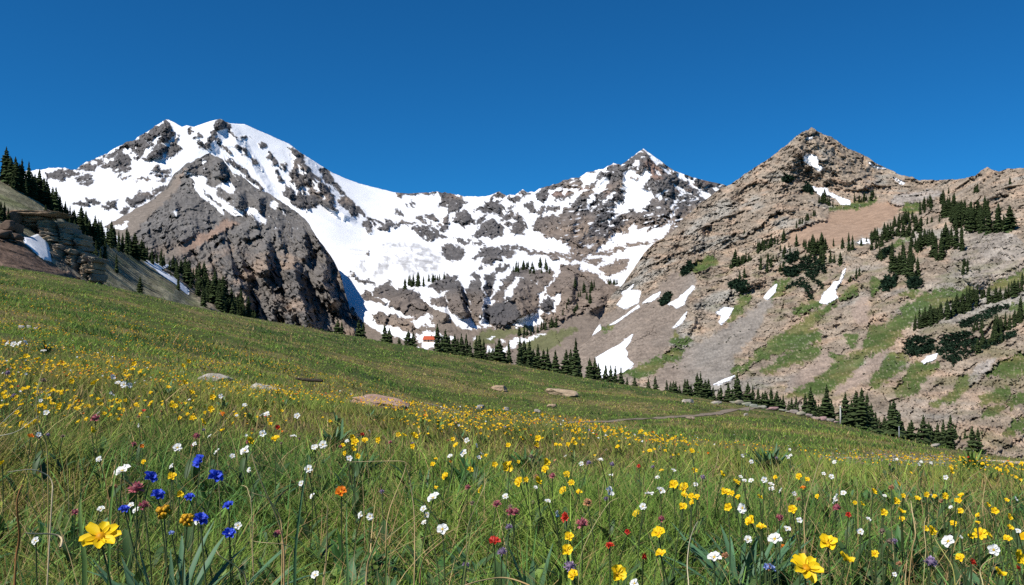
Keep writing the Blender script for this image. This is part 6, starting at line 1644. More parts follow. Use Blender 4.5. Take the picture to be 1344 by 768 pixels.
from mathutils import Vector
HAND = [
 # big and odd ones, each with words of its own
 (132, 706, 50, 'Y', 'largest yellow daisy-like flower at lower left, below the blue flowers', .42), (1057, 747, 44, 'Y', 'largest yellow flower at lower right, its broad petals drooping', .40), (1086, 714, 26, 'y', 'bright yellow flower just above the largest one at lower right', .33),
 (1109, 735, 23, 'y', 'yellow flower just right of the largest one at lower right', .34), (810, 754, 25, 'y', 'large yellow flower at the bottom edge near the middle', .36), (864.7, 701, 20, 'y', 'upper yellow flower of a pair on one stalk line, right of the red blooms', .32), (867, 728, 16, 'y', 'lower yellow flower of the pair right of the red blooms', .30),
 (744, 723, 17, 'y', 'lower yellow flower of a vertical pair above the lilac clover', .32), (747, 705, 14, 'y', 'upper yellow flower of a vertical pair above the lilac clover', .31), (753, 756, 17, 'y', 'yellow flower right below the lilac clover at the bottom edge', .33), (1311, 753, 18, 'y', 'yellow flower in the lower right corner with a drooping cup', .36), (1335, 732, 22, 'y', 'yellow flower cut by the right picture edge', .34),
 (1286, 701, 18, 'Y', 'wide yellow flower right of the large white twin bloom', .30), (1260, 733, 13, 'y', 'yellow flower left of the crimson bloom at lower right', .32), (448, 646, 17, 'o', 'orange flower with a pale side on a dry stalk, left of middle', .34), (986, 685, 17, 'y', 'yellow flower just left of the upper leaf fan at right', .30), (999, 693, 14, 'y', 'yellow flower close below and right of the twin left of the dry stalks', .30),
 (664, 614, 17, 'y', 'yellow double flower at the edge of the dark leafy clump in the middle', .24), (585, 626, 12, 'y', 'yellow flower standing alone above the white trio', .28), (215, 672, 20, 'g', 'dull golden bud cluster below the middle blue flower', .34), (246, 683, 19, 'g', 'dull golden bud cluster touching the open blue flower', .35),
 (161, 619, 25, 'w', 'large white flower above the pink one beside the blue flowers', .40), (569, 654, 20, 'w', 'upper big white flower of the trio left of middle', .32), (556, 668, 10, 'w', 'small white flower below the upper big one of the trio', .30), (581, 695, 17, 'w', 'lower big white flower of the trio left of middle', .31), (937.6, 732, 20, 'w', 'large white flower with yellow eye at the bottom, right of middle', .33),
 (1017, 708, 20, 'w', 'large white flower left of the largest yellow one at lower right', .31), (1245, 711, 19, 'w', 'white twin bloom above the lilac clover at right', .30), (1304, 722, 17, 'w', 'white flower on a tall pale stalk in the lower right corner', .33), (1098, 655, 15, 'w', 'white flower directly above the dusky pink ball at right', .27), (799.6, 645, 15, 'w', 'white flower above the arching dry stalk right of middle', .28),
 (852, 649, 14, 'w', 'left white flower of the close white pair right of middle', .27), (867, 644, 13, 'w', 'right white flower of the close white pair right of middle', .27), (975, 667, 15, 'w', 'white flower above the fan of leaves at right of middle', .28), (414, 755, 13, 'w', 'ragged white flower at the bottom edge left of middle', .36), (833, 766, 14, 'w', 'white flower cut by the bottom edge beside a large yellow one', .36), (47, 710, 12, 'w', 'white flower lying among dry stems at lower left', .30),
 (263, 606, 21, 'b', 'pale-lit blue flower at the top of the blue group', .40), (282.5, 626, 22, 'b', 'broad blue flower at the upper right of the blue group', .39), (197, 627, 20, 'b', 'deep blue flower above and left in the blue group, near the big white one', .38), (207, 650, 19, 'b', 'deep blue flower in the centre of the blue group, above the golden buds', .37), (249, 653, 14, 'b', 'small blue bud between the two golden clusters', .36), (300, 664, 16, 'b', 'round blue flower at the right side of the blue group', .36),
 (163, 669, 15, 'b', 'small round blue flower farthest left in the blue group', .36), (263, 682, 21, 'b', 'open blue flower with a white eye beside the golden buds', .37), (301, 701, 18, 'b', 'lowest blue flower, at the right foot of the group', .34), (225, 700, 8, 'pb', 'tiny pale blue flower low among the blue group leaves', .32), (1012, 746, 14, 'pb', 'pale blue flower low at right beside the largest yellow one', .32), (1005, 744, 9, 'pb', 'tiny pale blue flower left of the pale blue one at lower right', .30),
 (179, 642, 17, 'p', 'pink flower just below the large white one at left', .38), (188.6, 664, 12, 'p', 'smaller pink flower below the pink one at left', .36), (258, 573, 9, 'p', 'dull pink flower behind the top of the blue group', .28), (125, 550, 11, 'p', 'bright pink flower on the left slope above the big white one', .26), (652, 662, 10, 'p', 'upper left pink ball of the pink cluster in the middle', .30), (669, 672, 10, 'p', 'pink ball right of the upper one in the middle cluster', .30), (648.5, 712, 18, 'r5', 'rose-red flower low in the middle, above a dusky purple one', .33), (659, 725, 14, 'l', 'dusky purple flower below the rose-red one in the middle', .33),
 (668, 692, 10, 'l', 'pale lilac flower between the pink and the rose-red ones in the middle', .31), (676, 673, 11, 'p', 'rightmost pink ball of the middle cluster', .30), (764, 688, 14, 'p', 'pink flower beneath the flat red one right of middle', .31), (868, 682, 9, 'p', 'small pink flower above the yellow pair right of middle', .30), (771, 660, 12, 'pe', 'peach flower above the flat red one right of middle', .30), (743.6, 679, 19, 'r', 'wide flat red flower right of middle', .31), (824, 698, 10, 'r', 'small red flower above the two red blooms', .31), (800, 717, 15, 'r', 'upper left of the two red blooms near the bottom', .32), (844, 731, 14, 'r', 'lower right of the two red blooms near the bottom', .32), (838.7, 612, 7, 'r', 'tiny orange-red flower far back right of middle', .26),
 (475, 571, 9, 'r', 'red flower on top of the tight yellow cluster left of middle', .25), (364, 561, 9, 'r', 'red flower left of the white pair on the left slope', .25), (748, 744, 17, 'l', 'lilac clover head at the bottom, right of middle', .34), (1221.5, 739, 19, 'l', 'lilac clover head at lower right below the white twin', .34), (1275.7, 739, 15, 'r', 'crimson flower at lower right between two yellow ones', .34), (1335, 746, 11, 'r', 'pinkish red flower below the yellow one at the right edge', .35),
 (1098, 667, 10, 'p', 'dusky pink ball under a white flower at right', .27), (1113, 676, 10, 'r', 'reddish flower right of the dusky pink ball', .28), (1023, 680, 10, 'p', 'pale pink flower near the left of the right-hand flowers', .29), (1157.7, 698, 10, 'be', 'greyish pink seed head above the beige one at right', .30), (1167, 712, 11, 'be', 'beige seed head right of the white flowers at lower right', .31), (186, 586, 7, 'o', 'small orange flower above the big white one at left', .28), (292, 544, 8, 'o', 'small orange flower on the left slope beside a dry stalk', .24), (40, 573, 9, 'o', 'rusty orange flower below the yellow one at far left', .27),
]
YS = [(44, 557, 14), (3, 609, 10), (120, 565, 10), (49, 472, 9), (125, 503, 11), (82, 478, 9), (34, 468, 8), (157, 482, 9), (174, 486, 8), (164, 488, 8), (185, 489, 8), (176, 478, 8), (169, 494, 7), (142, 476, 7), (242, 503, 9), (251, 516, 9), (229, 533, 9), (279, 522, 9), (277, 537, 9), (253, 550, 10), (266, 555, 11), (60, 535, 7), (94, 501, 8), (226, 626, 13), (236, 649, 10), (189, 607, 8), (327, 580, 13), (198, 516, 6), (199, 529, 7), (221, 509, 7),
      (362, 577, 13), (497, 578, 9), (466, 581, 12), (479, 578, 9), (463, 590, 9), (469, 599, 9), (450, 585, 7), (453, 595, 7), (462, 574, 8), (543, 573, 12), (523, 571, 8), (530, 571, 8), (542, 586, 8), (568, 610, 8), (599, 585, 9), (594, 577, 7), (669, 609, 9), (667, 585, 8), (240, 480, 7), (247, 475, 7),
      (706, 576, 10), (716, 607, 12), (716, 617, 12), (682, 633, 14), (690, 630, 8), (705, 632, 13), (750, 634, 9), (740, 645, 13), (760, 647, 10), (884, 637, 14), (898, 641, 15), (898, 650, 10), (908, 652, 10), (915, 653, 9), (909, 660, 9), (896, 666, 13), (947, 623, 10), (966, 633, 11), (952, 647, 14), (961, 648, 8), (969, 653, 8), (956, 666, 12), (997, 653, 9), (836, 675, 12), (704, 584, 8), (754, 582, 7), (811, 587, 7), (853, 592, 7), (908, 592, 8),
      (1148, 727, 11), (1322, 708, 12), (1221, 697, 15), (1214, 694, 9), (1040, 669, 13), (1175, 658, 11), (1159, 673, 11), (1182, 672, 12), (1184, 681, 8), (1146, 646, 10), (1049, 626, 10), (1059, 630, 8), (1251, 688, 10), (1305, 671, 11), (1260, 671, 9), (1324, 679, 10), (1325, 693, 10), (1284, 677, 8), (1283, 686, 7), (1204, 655, 9), (1131, 662, 8), (1122, 660, 6), (1240, 651, 10), (1262, 651, 9), (1259, 657, 8), (1216, 649, 8), (1227, 652, 7), (1185, 651, 7), (1255, 657, 7), (1018, 627, 7), (1073, 652, 7), (1056, 641, 6), (1179, 635, 7), (1248, 619, 8), (1296, 663, 8), (1321, 657, 7)]
WS = [(233, 588, 13), (322, 592, 16), (305, 599, 8), (285, 593, 10), (130, 603, 9), (61, 542, 9), (155, 503, 9), (163, 505, 10), (170, 506, 8), (148, 495, 8), (57, 461, 8), (10, 451, 8), (18, 452, 9), (26, 451, 8), (33, 450, 8), (458, 602, 10), (405, 616, 12), (414, 587, 9), (424, 584, 12), (385, 573, 9), (609, 595, 12), (613, 578, 8), (625, 585, 7), (591, 599, 8), (345, 569, 10), (350, 544, 9), (344, 545, 7), (390, 546, 9), (412, 587, 8), (290, 520, 7), (321, 532, 7), (560, 676, 9), (557, 686, 9),
      (844, 665, 10), (719, 658, 9), (788, 604, 8), (863, 627, 7), (913, 636, 7), (977, 631, 7), (986, 631, 8), (1003, 630, 9), (763, 609, 7), (972, 626, 6), (802, 624, 7), (1049, 683, 9), (1129, 698, 10), (1140, 682, 8), (1012, 636, 9), (1025, 644, 8), (1161, 651, 6), (1336, 697, 8), (1174, 754, 7), (1042, 648, 7), (1091, 626, 8), (1081, 622, 6), (1248, 666, 6), (1261, 705, 6), (1333, 655, 7), (1033, 600, 7), (703, 640, 6)]


def zone(u):
    return 'left' if u < 450 else ('middle' if u < 900 else 'right')


PLACE = {'left': 'on the left part of the meadow', 'middle': 'in the middle of the meadow', 'right': 'on the right part of the meadow'}
n_y = 0
for u_, v_, s_, k_, lab_, hs_ in HAND:
    flower(u_, v_, s_, k_, lab_, KINDN[k_] + 's in the near grass', hs_)
    n_y += k_ in 'yY'
for u_, v_, s_ in YS:
    z_ = zone(u_); flower(u_, v_, s_, 'y' if RNG.random() < .8 else 'Y', 'small yellow flower in the grass ' + PLACE[z_], 'small yellow flowers ' + PLACE[z_]); n_y += 1
for u_, v_, s_ in WS:
    z_ = zone(u_); flower(u_, v_, s_, 'w', 'small white flower in the grass ' + PLACE[z_], 'small white flowers ' + PLACE[z_])
for k_ in range(46):
    d_ = math.exp(RNG.uniform(math.log(2.2), math.log(7))); u_ = RNG.uniform(10, 1335); v_ = float(ground_v(u_, d_)) - .25 * F / d_
    if v_ < 760: z_ = zone(u_); flower(u_, v_, .022 * F / d_, 'w', 'small white flower in the grass ' + PLACE[z_], 'small white flowers ' + PLACE[z_], .25)
for k_ in range(40):
    d_ = math.exp(RNG.uniform(math.log(2.0), math.log(6))); u_ = RNG.uniform(10, 1335); v_ = float(ground_v(u_, d_)) - .23 * F / d_
    if v_ < 760: flower(u_, v_, .018 * F / d_, ['p', 'be', 'pe', 'l'][k_ % 4], 'small faded flower head of mauve or rusty colour in the grass', 'small faded flower heads', .23)
for u_, v_, k_ in [(922, 627, 'l'), (773, 608, 'l'), (803, 610, 'l'), (700, 660, 'be'), (697, 600, 'be'), (1170, 640, 'pe'), (50, 574, 'be'), (10, 490, 'l'), (18, 520, 'l'), (57, 500, 'be'), (725, 625, 'p'), (1054, 641, 'o'), (1180, 740, 'pe'), (1028, 718, 'o')]:
    flower(u_, v_, 8, k_, 'small faded flower head of mauve or rusty colour in the grass', 'small faded flower heads')

# the crowd of little yellow flowers behind: the nearest as single things, the rest as one mass
HB = [h[0] for h in HEADS['y']]


def crowd_points(n, ur, dr, gate, seed):
    r = np.random.default_rng(seed)
    u = r.uniform(*ur, n); d = np.exp(r.uniform(math.log(dr[0]), math.log(dr[1]), n))
    p = ground_pt(u, d); x, y = p[:, 0], p[:, 1]
    cl = fbm(x / 1.7, y / 2.4, 0 * x + 3.3, 3) + .6 * fbm(x / 6, y / 8, 0 * x + 1.3, 2)
    g = gate(u, d) * sstep(-.35, .55, cl)
    return u[r.random(n) < g], d[r.random(n) < 2], g, p


def gate_band(u, d):      # thick band on the brow of the near bench, middle to right
    return sstep(420, 640, u) * sstep(4.2, 6.5, d) * (0.30 + .70 * sstep(6.5, 10, d)) * sstep(1.0, .85, d / np.interp(u, [600, 1000], [11.5, 17.5])) * .5 * (.25 + .75 * sstep(1330, 1150, u))


def gate_left(u, d):
    return sstep(900, 500, u) * (0.22 * sstep(4, 8, d) + .26 * np.exp(-((d - 11) / 6.0) ** 2) + 1.0 * np.exp(-((d - 38) / 24.0) ** 2) * sstep(500, 250, u))


def pick(n, ur, dr, gate, seed):
    r = np.random.default_rng(seed)
    u = r.uniform(*ur, n); d = np.exp(r.uniform(math.log(dr[0]), math.log(dr[1]), n))
    p = ground_pt(u, d); x, y = p[:, 0], p[:, 1]
    cl = fbm(x / 1.3, y / 1.8, 0 * x + 3.3, 3) + .7 * fbm(x / 5, y / 7, 0 * x + 1.3, 2)
    ok = r.random(n) < gate(u, d) * sstep(-.3, .6, cl)
    return u[ok], d[ok], p[ok]


bu, bd, bp = pick(FLK * 6500, (400, 1560), (4, 22), gate_band, 5)
lu, ld, lp = pick(FLK * 7500, (-150, 900), (4, 95), gate_left, 6)
ou, od_, op_ = pick(FLK * 1500, (-150, 1500), (2.6, 9), lambda u, d: 0.6 + 0 * u, 8)
AU, AD, AP = np.concatenate([bu, lu, ou]), np.concatenate([bd, ld, od_]), np.concatenate([bp, lp, op_])
sz = RNG.uniform(.018, .036, len(AU)) * (1 + 1.3 * sstep(14, 50, AD))
app = sz / AD
orderf = np.argsort(-app)
n_single = max(0, 285 - n_y)
iv = [k for k in orderf if 0 < AU[k] < 1344][:n_single]
chosen = set(iv)
FULL = {}
for j, hb in enumerate(HB):      # small whole flower as one mesh: petals and stalk
    mb = MB(); nv = len(hb.vertices); co_ = np.zeros(nv * 3, np.float32); hb.vertices.foreach_get('co', co_); cc_ = np.zeros(nv * 4, np.float32); hb.attributes['albedo'].data.foreach_get('color', cc_)
    q_ = np.array([p.vertices[:] for p in hb.polygons])
    a = math.radians(38); R_ = np.array([[1, 0, 0], [0, math.cos(a), -math.sin(a)], [0, math.sin(a), math.cos(a)]])
    mb.add(co_.reshape(-1, 3) @ R_.T, None, q_, cc_.reshape(-1, 4)[:, :3])
    mb.tube([(0, 0.02, -.02), (.15, .1, -2.5), (0, .1, -6.5)], .045, 4, (0.06, .085, .028), False)
    FULL[j] = mb.mesh('wildflower', M_PETAL)
for k in iv:
    o = bpy.data.objects.new('yellow_flower', FULL[int(RNG.integers(0, 4))]); COL.objects.link(o)
    s = sz[k]; hs = RNG.uniform(.16, .27)
    o.location = (AP[k][0], AP[k][1], AP[k][2] + hs); o.scale = (s, s, hs / 6.3 if False else s)
    o.rotation_euler = (RNG.normal(0, .2), RNG.normal(0, .2), RNG.normal(0, .7))
    z_ = zone(AU[k])
    far_ = 'thick band' if AU[k] > 600 else 'loose drifts'
    tag(o, 'tiny yellow flower in the ' + far_ + ' ' + PLACE[z_], 'yellow flower', 'tiny yellow flowers ' + PLACE[z_])
restk = [k for k in range(len(AU)) if k not in chosen]


def mass(name, P, S, cols, label, hs=(.14, .26), stems=True):
    N = len(P); n = 6
    h = RNG.uniform(*hs, N); c = P + np.stack([RNG.normal(0, .02, N), RNG.normal(0, .02, N), h], -1)
    az = RNG.uniform(0, 6.28, N); ti = np.abs(RNG.normal(.6, .3, N)); ad = RNG.normal(-1.57, .9, N)
    nrm = np.stack([np.sin(ti) * np.cos(ad), np.sin(ti) * np.sin(ad), np.cos(ti)], -1)
    t1 = np.cross(nrm, np.array([.3, .9, .1])); t1 /= np.linalg.norm(t1, axis=1)[:, None]; t2 = np.cross(nrm, t1)
    V = [c - nrm * (S * .12)[:, None]]; C = [cols * .75]
    for k in range(n):
        a = az + k * 6.283 / n; rr = S * .5 * (1.0 if k % 2 == 0 else .72) * RNG.uniform(.8, 1.2, N)
        V.append(c + (t1 * np.cos(a)[:, None] + t2 * np.sin(a)[:, None]) * rr[:, None] + nrm * (S * RNG.uniform(.0, .22, N))[:, None]); C.append(cols * RNG.uniform(.85, 1.15, (N, 1)))
    m = n + 1 + 3
    sw = np.maximum(.0012, S * .045)
    V += [P + np.stack([sw, 0 * sw, 0 * sw], -1), P - np.stack([sw, 0 * sw, 0 * sw], -1), c]
    sc_ = np.tile([0.07, .09, .03], (N, 1)); C += [sc_, sc_, sc_]
    V = np.stack(V, 1).reshape(-1, 3); C = np.stack(C, 1).reshape(-1, 3)
    b = np.arange(N)[:, None] * m
    T = np.concatenate([b + np.array([[0, 1 + k, 1 + (k + 1) % n]]) for k in range(n)] + [b + np.array([[n + 1, n + 2, n + 3]])])
    return tag(add_obj(name, new_mesh(name, V, T, False, {'albedo': C}, [M_PETAL])), label, 'wildflowers', kind='stuff')


rk = np.array(restk)
cy_ = lerp(np.tile(YEL, (len(rk), 1)), YEL2, RNG.random(len(rk))) * RNG.uniform(.75, 1.1, (len(rk), 1))
cy_ = np.where((RNG.random(len(rk)) < .08)[:, None], ORA, cy_)
mass('far_yellow_flowers', AP[rk], sz[rk], cy_, 'countless tiny yellow flowers thinning out across the meadow')
wu_, wd_, wp_ = pick(FLK * 900, (-150, 1500), (4, 40), lambda u, d: 0.30 * sstep(60, 8, d), 9)
kk = RNG.random(len(wu_))
cw = np.where((kk < .7)[:, None], WHI, np.where((kk < .85)[:, None], PEA, np.where((kk < .93)[:, None], LIL, RED)))
mass('far_pale_flowers', wp_, RNG.uniform(.015, .032, len(wu_)), cw, 'countless tiny white and faded flowers between the yellow ones')

# ------------------------------------------------------------------ leafy plants, dry stalks
def leafy(mb, c, n, L, W, tone, spread=1.0, r=None):
    for k in range(n):
        a = r.uniform(0, 6.283); ln = L * r.uniform(.55, 1.1); t = np.linspace(0, 1, 8)
        out = spread * r.uniform(.25, 1.0); bend = r.uniform(.1, .9)
        hor = ln * (out * t * .7 + bend * t * t * .35); z = ln * (t * (1 - .35 * out) - bend * .35 * t ** 2.5)
        P = np.stack([np.cos(a) * hor, np.sin(a) * hor, z], -1) + np.asarray(c) + np.append(r.normal(0, .02, 2), 0)
        strap(mb, P, W * r.uniform(.7, 1.25), np.array(tone) * r.uniform(.7, 1.35))


BG, DG, OG = (0.055, 0.120, 0.050), (0.042, 0.105, 0.026), (0.105, 0.165, 0.030)
PLANTS = [(228, 722, 1.85, 100, .40, .019, (0.075, 0.150, 0.075), 'big clump of strap leaves under the blue flowers'), (150, 770, 1.65, 34, .30, .030, (0.075, 0.150, 0.075), 'broad-leaved clump under the largest yellow daisy'), (975, 720, 2.35, 60, .34, .016, (0.07, 0.145, 0.07), 'upright fan of blue-green leaves at right of middle'),
          (940, 760, 2.2, 20, .17, .060, OG, 'low plant with wide rounded leaves beside the leaf fan'), (470, 618, 4.6, 46, .24, .022, DG, 'dark leafy clump beneath the tight yellow cluster'), (620, 622, 4.6, 60, .26, .022, DG, 'widest dark leafy clump in the middle of the meadow'), (440, 573, 6.6, 60, .30, .026, BG, 'grey-green lupine clump left of middle'),
          (1010, 603, 8.2, 60, .36, .030, BG, 'dark clump standing out of the yellow band at right'), (1275, 606, 13, 60, .50, .045, OG, 'bushy green clump beside the fallen log'), (1050, 745, 2.0, 26, .2, .034, BG, 'leafy clump around the largest yellow flower at right'), (1130, 735, 2.2, 30, .2, .030, BG, 'leafy clump between the right-hand yellow flowers'),
          (1190, 700, 2.9, 30, .22, .026, DG, 'leafy clump above the lilac clover at right'), (850, 690, 3.0, 28, .2, .030, OG, 'pale leafy clump between the white pair and the red blooms'), (700, 740, 2.2, 26, .26, .018, BG, 'blue-green leaf clump left of the lilac clover'), (20, 770, 1.6, 16, .3, .020, OG, 'coarse leaf clump in the lower left corner'),
          (170, 510, 10, 44, .30, .03, BG, 'greyish leafy clump on the left slope with white flowers'), (215, 520, 9.5, 36, .3, .03, DG, 'dark leafy clump right of the greyish one on the left slope'), (60, 437, 17, 36, .4, .04, DG, 'dark leafy clump high on the left slope by the pale stones'), (760, 625, 4.6, 36, .2, .02, DG, 'leafy clump in the grass above the flat red flower'), (690, 590, 6.2, 46, .26, .024, DG, 'leafy clump in the middle behind the yellow double flower'),
          (1290, 720, 2.4, 24, .2, .028, BG, 'leafy clump in the lower right corner below the wide yellow flower'), (800, 768, 1.9, 24, .2, .03, DG, 'leafy clump at the bottom edge beneath the large yellow flower')]
for u_, v_, d_, n_, L_, W_, tone_, lab_ in PLANTS:
    r_ = np.random.default_rng(int(u_ + v_)); mb = MB()
    leafy(mb, (0, 0, 0), n_, L_, W_, tone_, 1.0, r_)
    o = add_obj('leafy_plant', mb.mesh('leafy_plant', M_STEM), None, ground_pt(u_, d_))
    tag(o, lab_, 'plant')
mb = MB(); r_ = np.random.default_rng(77)
uu_ = r_.uniform(-200, 1540, 1300); dd_ = np.exp(r_.uniform(math.log(1.35), math.log(12), 1300)); pp_ = ground_pt(uu_, dd_)
keep_ = fbm(pp_[:, 0] / 1.2, pp_[:, 1] / 1.2, 0 * uu_ + 5.5, 2) > -.05
for p_, d_ in zip(pp_[keep_], dd_[keep_]):
    leafy(mb, p_, int(r_.integers(6, 14)), r_.uniform(.10, .21), r_.uniform(.012, .034), [BG, DG, OG][int(r_.integers(0, 3))], 1.0, r_)
tag(add_obj('meadow_herbs', mb.mesh('meadow_herbs', M_STEM)), 'low broad-leaved herbs mixed through the grass', 'herbs', kind='stuff')


def stalk(px, d, r0, label, col=(0.42, 0.27, 0.11), col2=(0.55, 0.42, 0.22), ground=True):
    pts = [list(p) for p in px]
    if ground:
        u0, v0 = pts[-1]; pts.append([u0 + RNG.normal(0, 4), float(ground_v(u0, d)) + 4])
    P = np.array([unproject(u, v, d) for u, v in pts]); n = len(P); ts_ = np.linspace(0, 1, n); t = np.linspace(0, 1, 7 * n)
    Q = np.stack([np.interp(t, ts_, P[:, k]) for k in range(3)], -1)
    ker = np.ones(5) / 5
    Q = np.stack([np.convolve(np.pad(Q[:, k], 2, 'edge'), ker, 'valid') for k in range(3)], -1)
    Q[:, 1] += .03 * np.sin(t * 5 + d * 7)
    C = lerp(np.tile(col2, (len(t), 1)), col, t) * (1 + .35 * pnoise(t * 9 + d, 0 * t, 0 * t + 2.2) + .25 * pnoise(t * 31, 0 * t + d, 0 * t))[:, None]
    mb = MB(); mb.tube(Q, r0 * .44 * np.interp(t, [0, .1, 1], [.3, .7, 1.2]) * (1 + .15 * pnoise(t * 12, 0 * t + d, 0 * t)), 5, C, False)
    tag(add_obj('dry_stalk', mb.mesh('dry_stalk', M_STRAW)), label, 'grass stalk', 'dry stalks in the foreground')


stalk([(451, 606), (490, 607), (532, 608), (528, 625), (512, 665), (508, 690)], 1.75, .0022, 'bent dry stalk folding over sharply left of the white trio')
stalk([(532, 608), (536, 630), (542, 680), (545, 740)], 1.74, .0028, 'upright straw stalk rising to the fold left of the white trio')
stalk([(435, 655), (430, 690), (424, 735), (420, 768)], 1.6, .003, 'brown stalk carrying the orange flower left of middle')
stalk([(506, 683), (492, 715), (476, 750)], 1.55, .0038, 'thick pale straw blade leaning right, below the folded stalk')
stalk([(336, 590), (350, 640), (362, 690), (368, 735)], 1.55, .0032, 'tan leaning stalk at left of middle with side shoots', (0.40, 0.22, .09))
stalk([(336, 642), (352, 650), (358, 672), (366, 700)], 1.56, .0026, 'pale curling straw against the tan leaning stalk')
stalk([(336, 705), (372, 709), (384, 722), (372, 740)], 1.5, .002, 'whitish straw curling over near the bottom, left of middle')
stalk([(585, 768), (620, 762), (660, 764), (700, 772)], 1.5, .003, 'long pale straw arching along the bottom edge', ground=False)
stalk([(816, 656), (800, 662), (778, 690), (764, 715), (758, 740)], 2.0, .0024, 'arching pale stalk above the vertical yellow pair', (0.36, 0.30, 0.12), (0.45, .38, .18))
stalk([(917, 682), (910, 710), (904, 745), (902, 768)], 1.8, .003, 'straight whitish stalk left of the large white flower at the bottom', (0.55, .45, .26), (0.62, .54, .36))
stalk([(942, 590), (936, 615), (930, 640)], 3.2, .0028, 'thin reddish straw standing tall behind the white pair', (0.36, .22, .10))
stalk([(1076, 592), (1068, 640), (1060, 680), (1056, 700)], 2.6, .0034, 'tall straw stalk rising into the yellow band at right')
stalk([(1202, 657), (1196, 690), (1191, 715)], 2.1, .0034, 'upright tan blade at right, left of the dry seed stalks', (0.45, .28, .10))
stalk([(1225, 680), (1214, 705), (1205, 730)], 2.0, .0022, 'slim leaning stalk right of the tan blade at right', (0.4, .36, .12))
stalk([(1232, 700), (1238, 718), (1246, 745)], 1.9, .003, 'yellow-green stalk crossing behind the lilac clover at right', (0.32, .30, .07), (0.4, .36, .12))
stalk([(1305, 728), (1298, 750), (1293, 768)], 1.75, .003, 'pale stalk under the white flower in the lower right corner', (0.5, .45, .2))
stalk([(18, 617), (40, 616), (55, 630), (64, 650)], 1.65, .003, 'pale straw bending over at the left picture edge', (0.45, .34, .2), (0.6, .5, .34))
stalk([(42, 630), (32, 660), (20, 700), (6, 740)], 1.5, .0048, 'wide russet blade at far left', (0.26, .11, .04), (0.34, .16, .06))
stalk([(44, 694), (56, 702), (70, 711), (85, 717)], 1.6, .0045, 'thick pale broken stem lying at lower left', (0.55, .42, .24), (0.6, .48, .3), ground=False)
stalk([(290, 716), (305, 735), (318, 765)], 1.5, .0028, 'pale straw at the right foot of the blue group', (0.5, .38, .2))
stalk([(310, 640), (325, 641), (336, 652)], 2.0, .002, 'curved light straw right of the blue group', (0.45, .33, .18))
stalk([(63, 474), (56, 520), (53, 560), (56, 590)], 2.3, .0032, 'tall straw stalk crossing the left slope', (0.36, .26, .09), (0.45, .36, .18))
stalk([(34, 530), (12, 553), (0, 562), (-20, 575)], 2.3, .002, 'thin white dead stem at the left edge', (0.5, .45, .36), (0.55, .5, .42))
stalk([(50, 545), (30, 566), (0, 572), (-15, 580)], 2.2, .002, 'forked white dead stem below the thin one at the left edge', (0.5, .45, .36), (0.55, .5, .42))
stalk([(640, 628), (628, 655), (612, 694)], 2.3, .0022, 'pale slanting straw between the white trio and the pink cluster', (0.42, .36, .2))
stalk([(310, 530), (300, 550), (287, 570)], 3.0, .002, 'thin pale straw slanting on the left slope', (0.42, .34, .18))
stalk([(588, 700), (560, 725), (552, 745), (548, 768)], 1.55, .0032, 'brown curled blade below the white trio', (0.22, .13, .05), (0.4, .26, .13))


def blade_thing(px, d, w, col, label):
    P = np.array([unproject(u, v, d) for u, v in px] + [unproject(px[-1][0], float(ground_v(px[-1][0], d)) + 4, d)])[::-1]
    t = np.linspace(0, 1, 12); ts_ = np.linspace(0, 1, len(P)); Q = np.stack([np.interp(t, ts_, P[:, k]) for k in range(3)], -1); Q[:, 1] += .04 * t * t
    mb = MB(); tan = np.gradient(Q, axis=0); side = np.tile([1.0, .35, 0], (12, 1)); wd = w * .55 * (1 - t ** 2) * .5 + .0004
    V = np.stack([Q - side * wd[:, None], Q + [0, .15 * w, 0], Q + side * wd[:, None]], 1).reshape(-1, 3)
    mb.add(V, None, [(i * 3 + j, i * 3 + j + 1, i * 3 + j + 4, i * 3 + j + 3) for i in range(11) for j in (0, 1)], np.repeat(np.array(col)[None] * (1.5 + .9 * t)[:, None], 3, 0))
    tag(add_obj('grass_blade', mb.mesh('grass_blade', M_STEM)), label, 'grass blade', 'broad blades in the foreground')


blade_thing([(143, 602), (143, 640), (142, 690)], 1.7, .0085, (0.09, .15, .03), 'upright bright green blade left of the large white flower')
blade_thing([(92, 645), (98, 680), (110, 740)], 1.5, .014, (0.06, .10, .025), 'broad dark green blade left of the largest yellow daisy')
blade_thing([(398, 600), (392, 660), (386, 730)], 1.55, .008, (0.035, .075, .03), 'tall dark green blade left of the orange flower')
blade_thing([(450, 660), (452, 700), (456, 750)], 1.6, .007, (0.07, .13, .04), 'green blade right of the orange flower stalk')
blade_thing([(553, 676), (530, 700), (505, 722)], 1.6, .006, (0.09, .12, .025), 'olive blade leaning left from the white trio')
blade_thing([(619, 690), (614, 720), (606, 768)], 1.6, .007, (0.10, .12, .03), 'upright olive blade near the bottom middle')
SKY_TINT=(0.09,0.55,0.84); SKY_GAMMA=1.0; EXPO=0.35
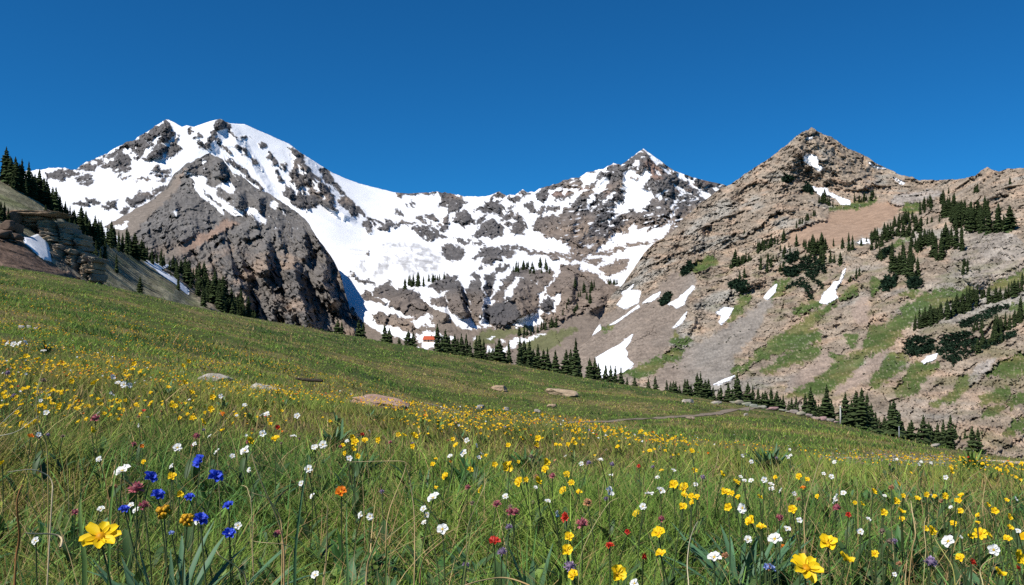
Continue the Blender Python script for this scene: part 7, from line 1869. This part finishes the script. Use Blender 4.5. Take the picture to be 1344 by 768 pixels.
# ------------------------------------------------------------------ camera, sun and sky
cam = bpy.data.cameras.new('camera')
cam.sensor_width = 36.0
cam.lens = F / 1344.0 * 36.0
cam.shift_y = 56.0 / 1344.0
cam.clip_start = 0.05; cam.clip_end = 80000
co = bpy.data.objects.new('camera', cam); COL.objects.link(co)
co.location = (0, 0, 0); co.rotation_euler = (math.radians(90), 0, 0)
scene.camera = co

SUN = np.array([-0.50, -0.38, 0.74]); SUN /= np.linalg.norm(SUN)
from mathutils import Vector
sl = bpy.data.lights.new('sun', 'SUN'); sl.energy = 4.4; sl.angle = math.radians(0.5); sl.color = (1.0, 0.955, 0.89)
so = bpy.data.objects.new('sun', sl); COL.objects.link(so)
so.rotation_euler = Vector(SUN).to_track_quat('Z', 'Y').to_euler()

w = bpy.data.worlds.new('World'); scene.world = w
w.use_nodes = True
nt = w.node_tree; nt.nodes.clear()
sky = nt.nodes.new('ShaderNodeTexSky'); sky.sky_type = 'NISHITA'; sky.sun_disc = False
sky.sun_elevation = math.asin(SUN[2])
sky.sun_rotation = math.atan2(SUN[0], SUN[1])
sky.altitude = 3200; sky.air_density = 1.0; sky.dust_density = 0.0; sky.ozone_density = 4.0
bg = nt.nodes.new('ShaderNodeBackground'); bg.inputs['Strength'].default_value = 0.1
# high mountain air: the whole dome is a deeper, purer blue than the model gives
tint = nt.nodes.new('ShaderNodeMix'); tint.data_type = 'RGBA'; tint.blend_type = 'MULTIPLY'
tint.inputs['Factor'].default_value = 1.0
tint.inputs['B'].default_value = SKY_TINT + (1,)
gm = nt.nodes.new('ShaderNodeGamma'); gm.inputs['Gamma'].default_value = SKY_GAMMA
ow = nt.nodes.new('ShaderNodeOutputWorld')
nt.links.new(sky.outputs[0], gm.inputs['Color'])
nt.links.new(gm.outputs[0], tint.inputs['A'])
nt.links.new(tint.outputs['Result'], bg.inputs['Color'])
nt.links.new(bg.outputs[0], ow.inputs['Surface'])

scene.view_settings.view_transform = 'Standard'
scene.view_settings.look = 'None'
scene.view_settings.exposure = EXPO
scene.view_settings.gamma = 1.0
scene.render.engine = 'CYCLES'
scene.cycles.max_bounces = 4
scene.cycles.diffuse_bounces = 2
scene.cycles.use_denoising = False
scene.render.film_transparent = False
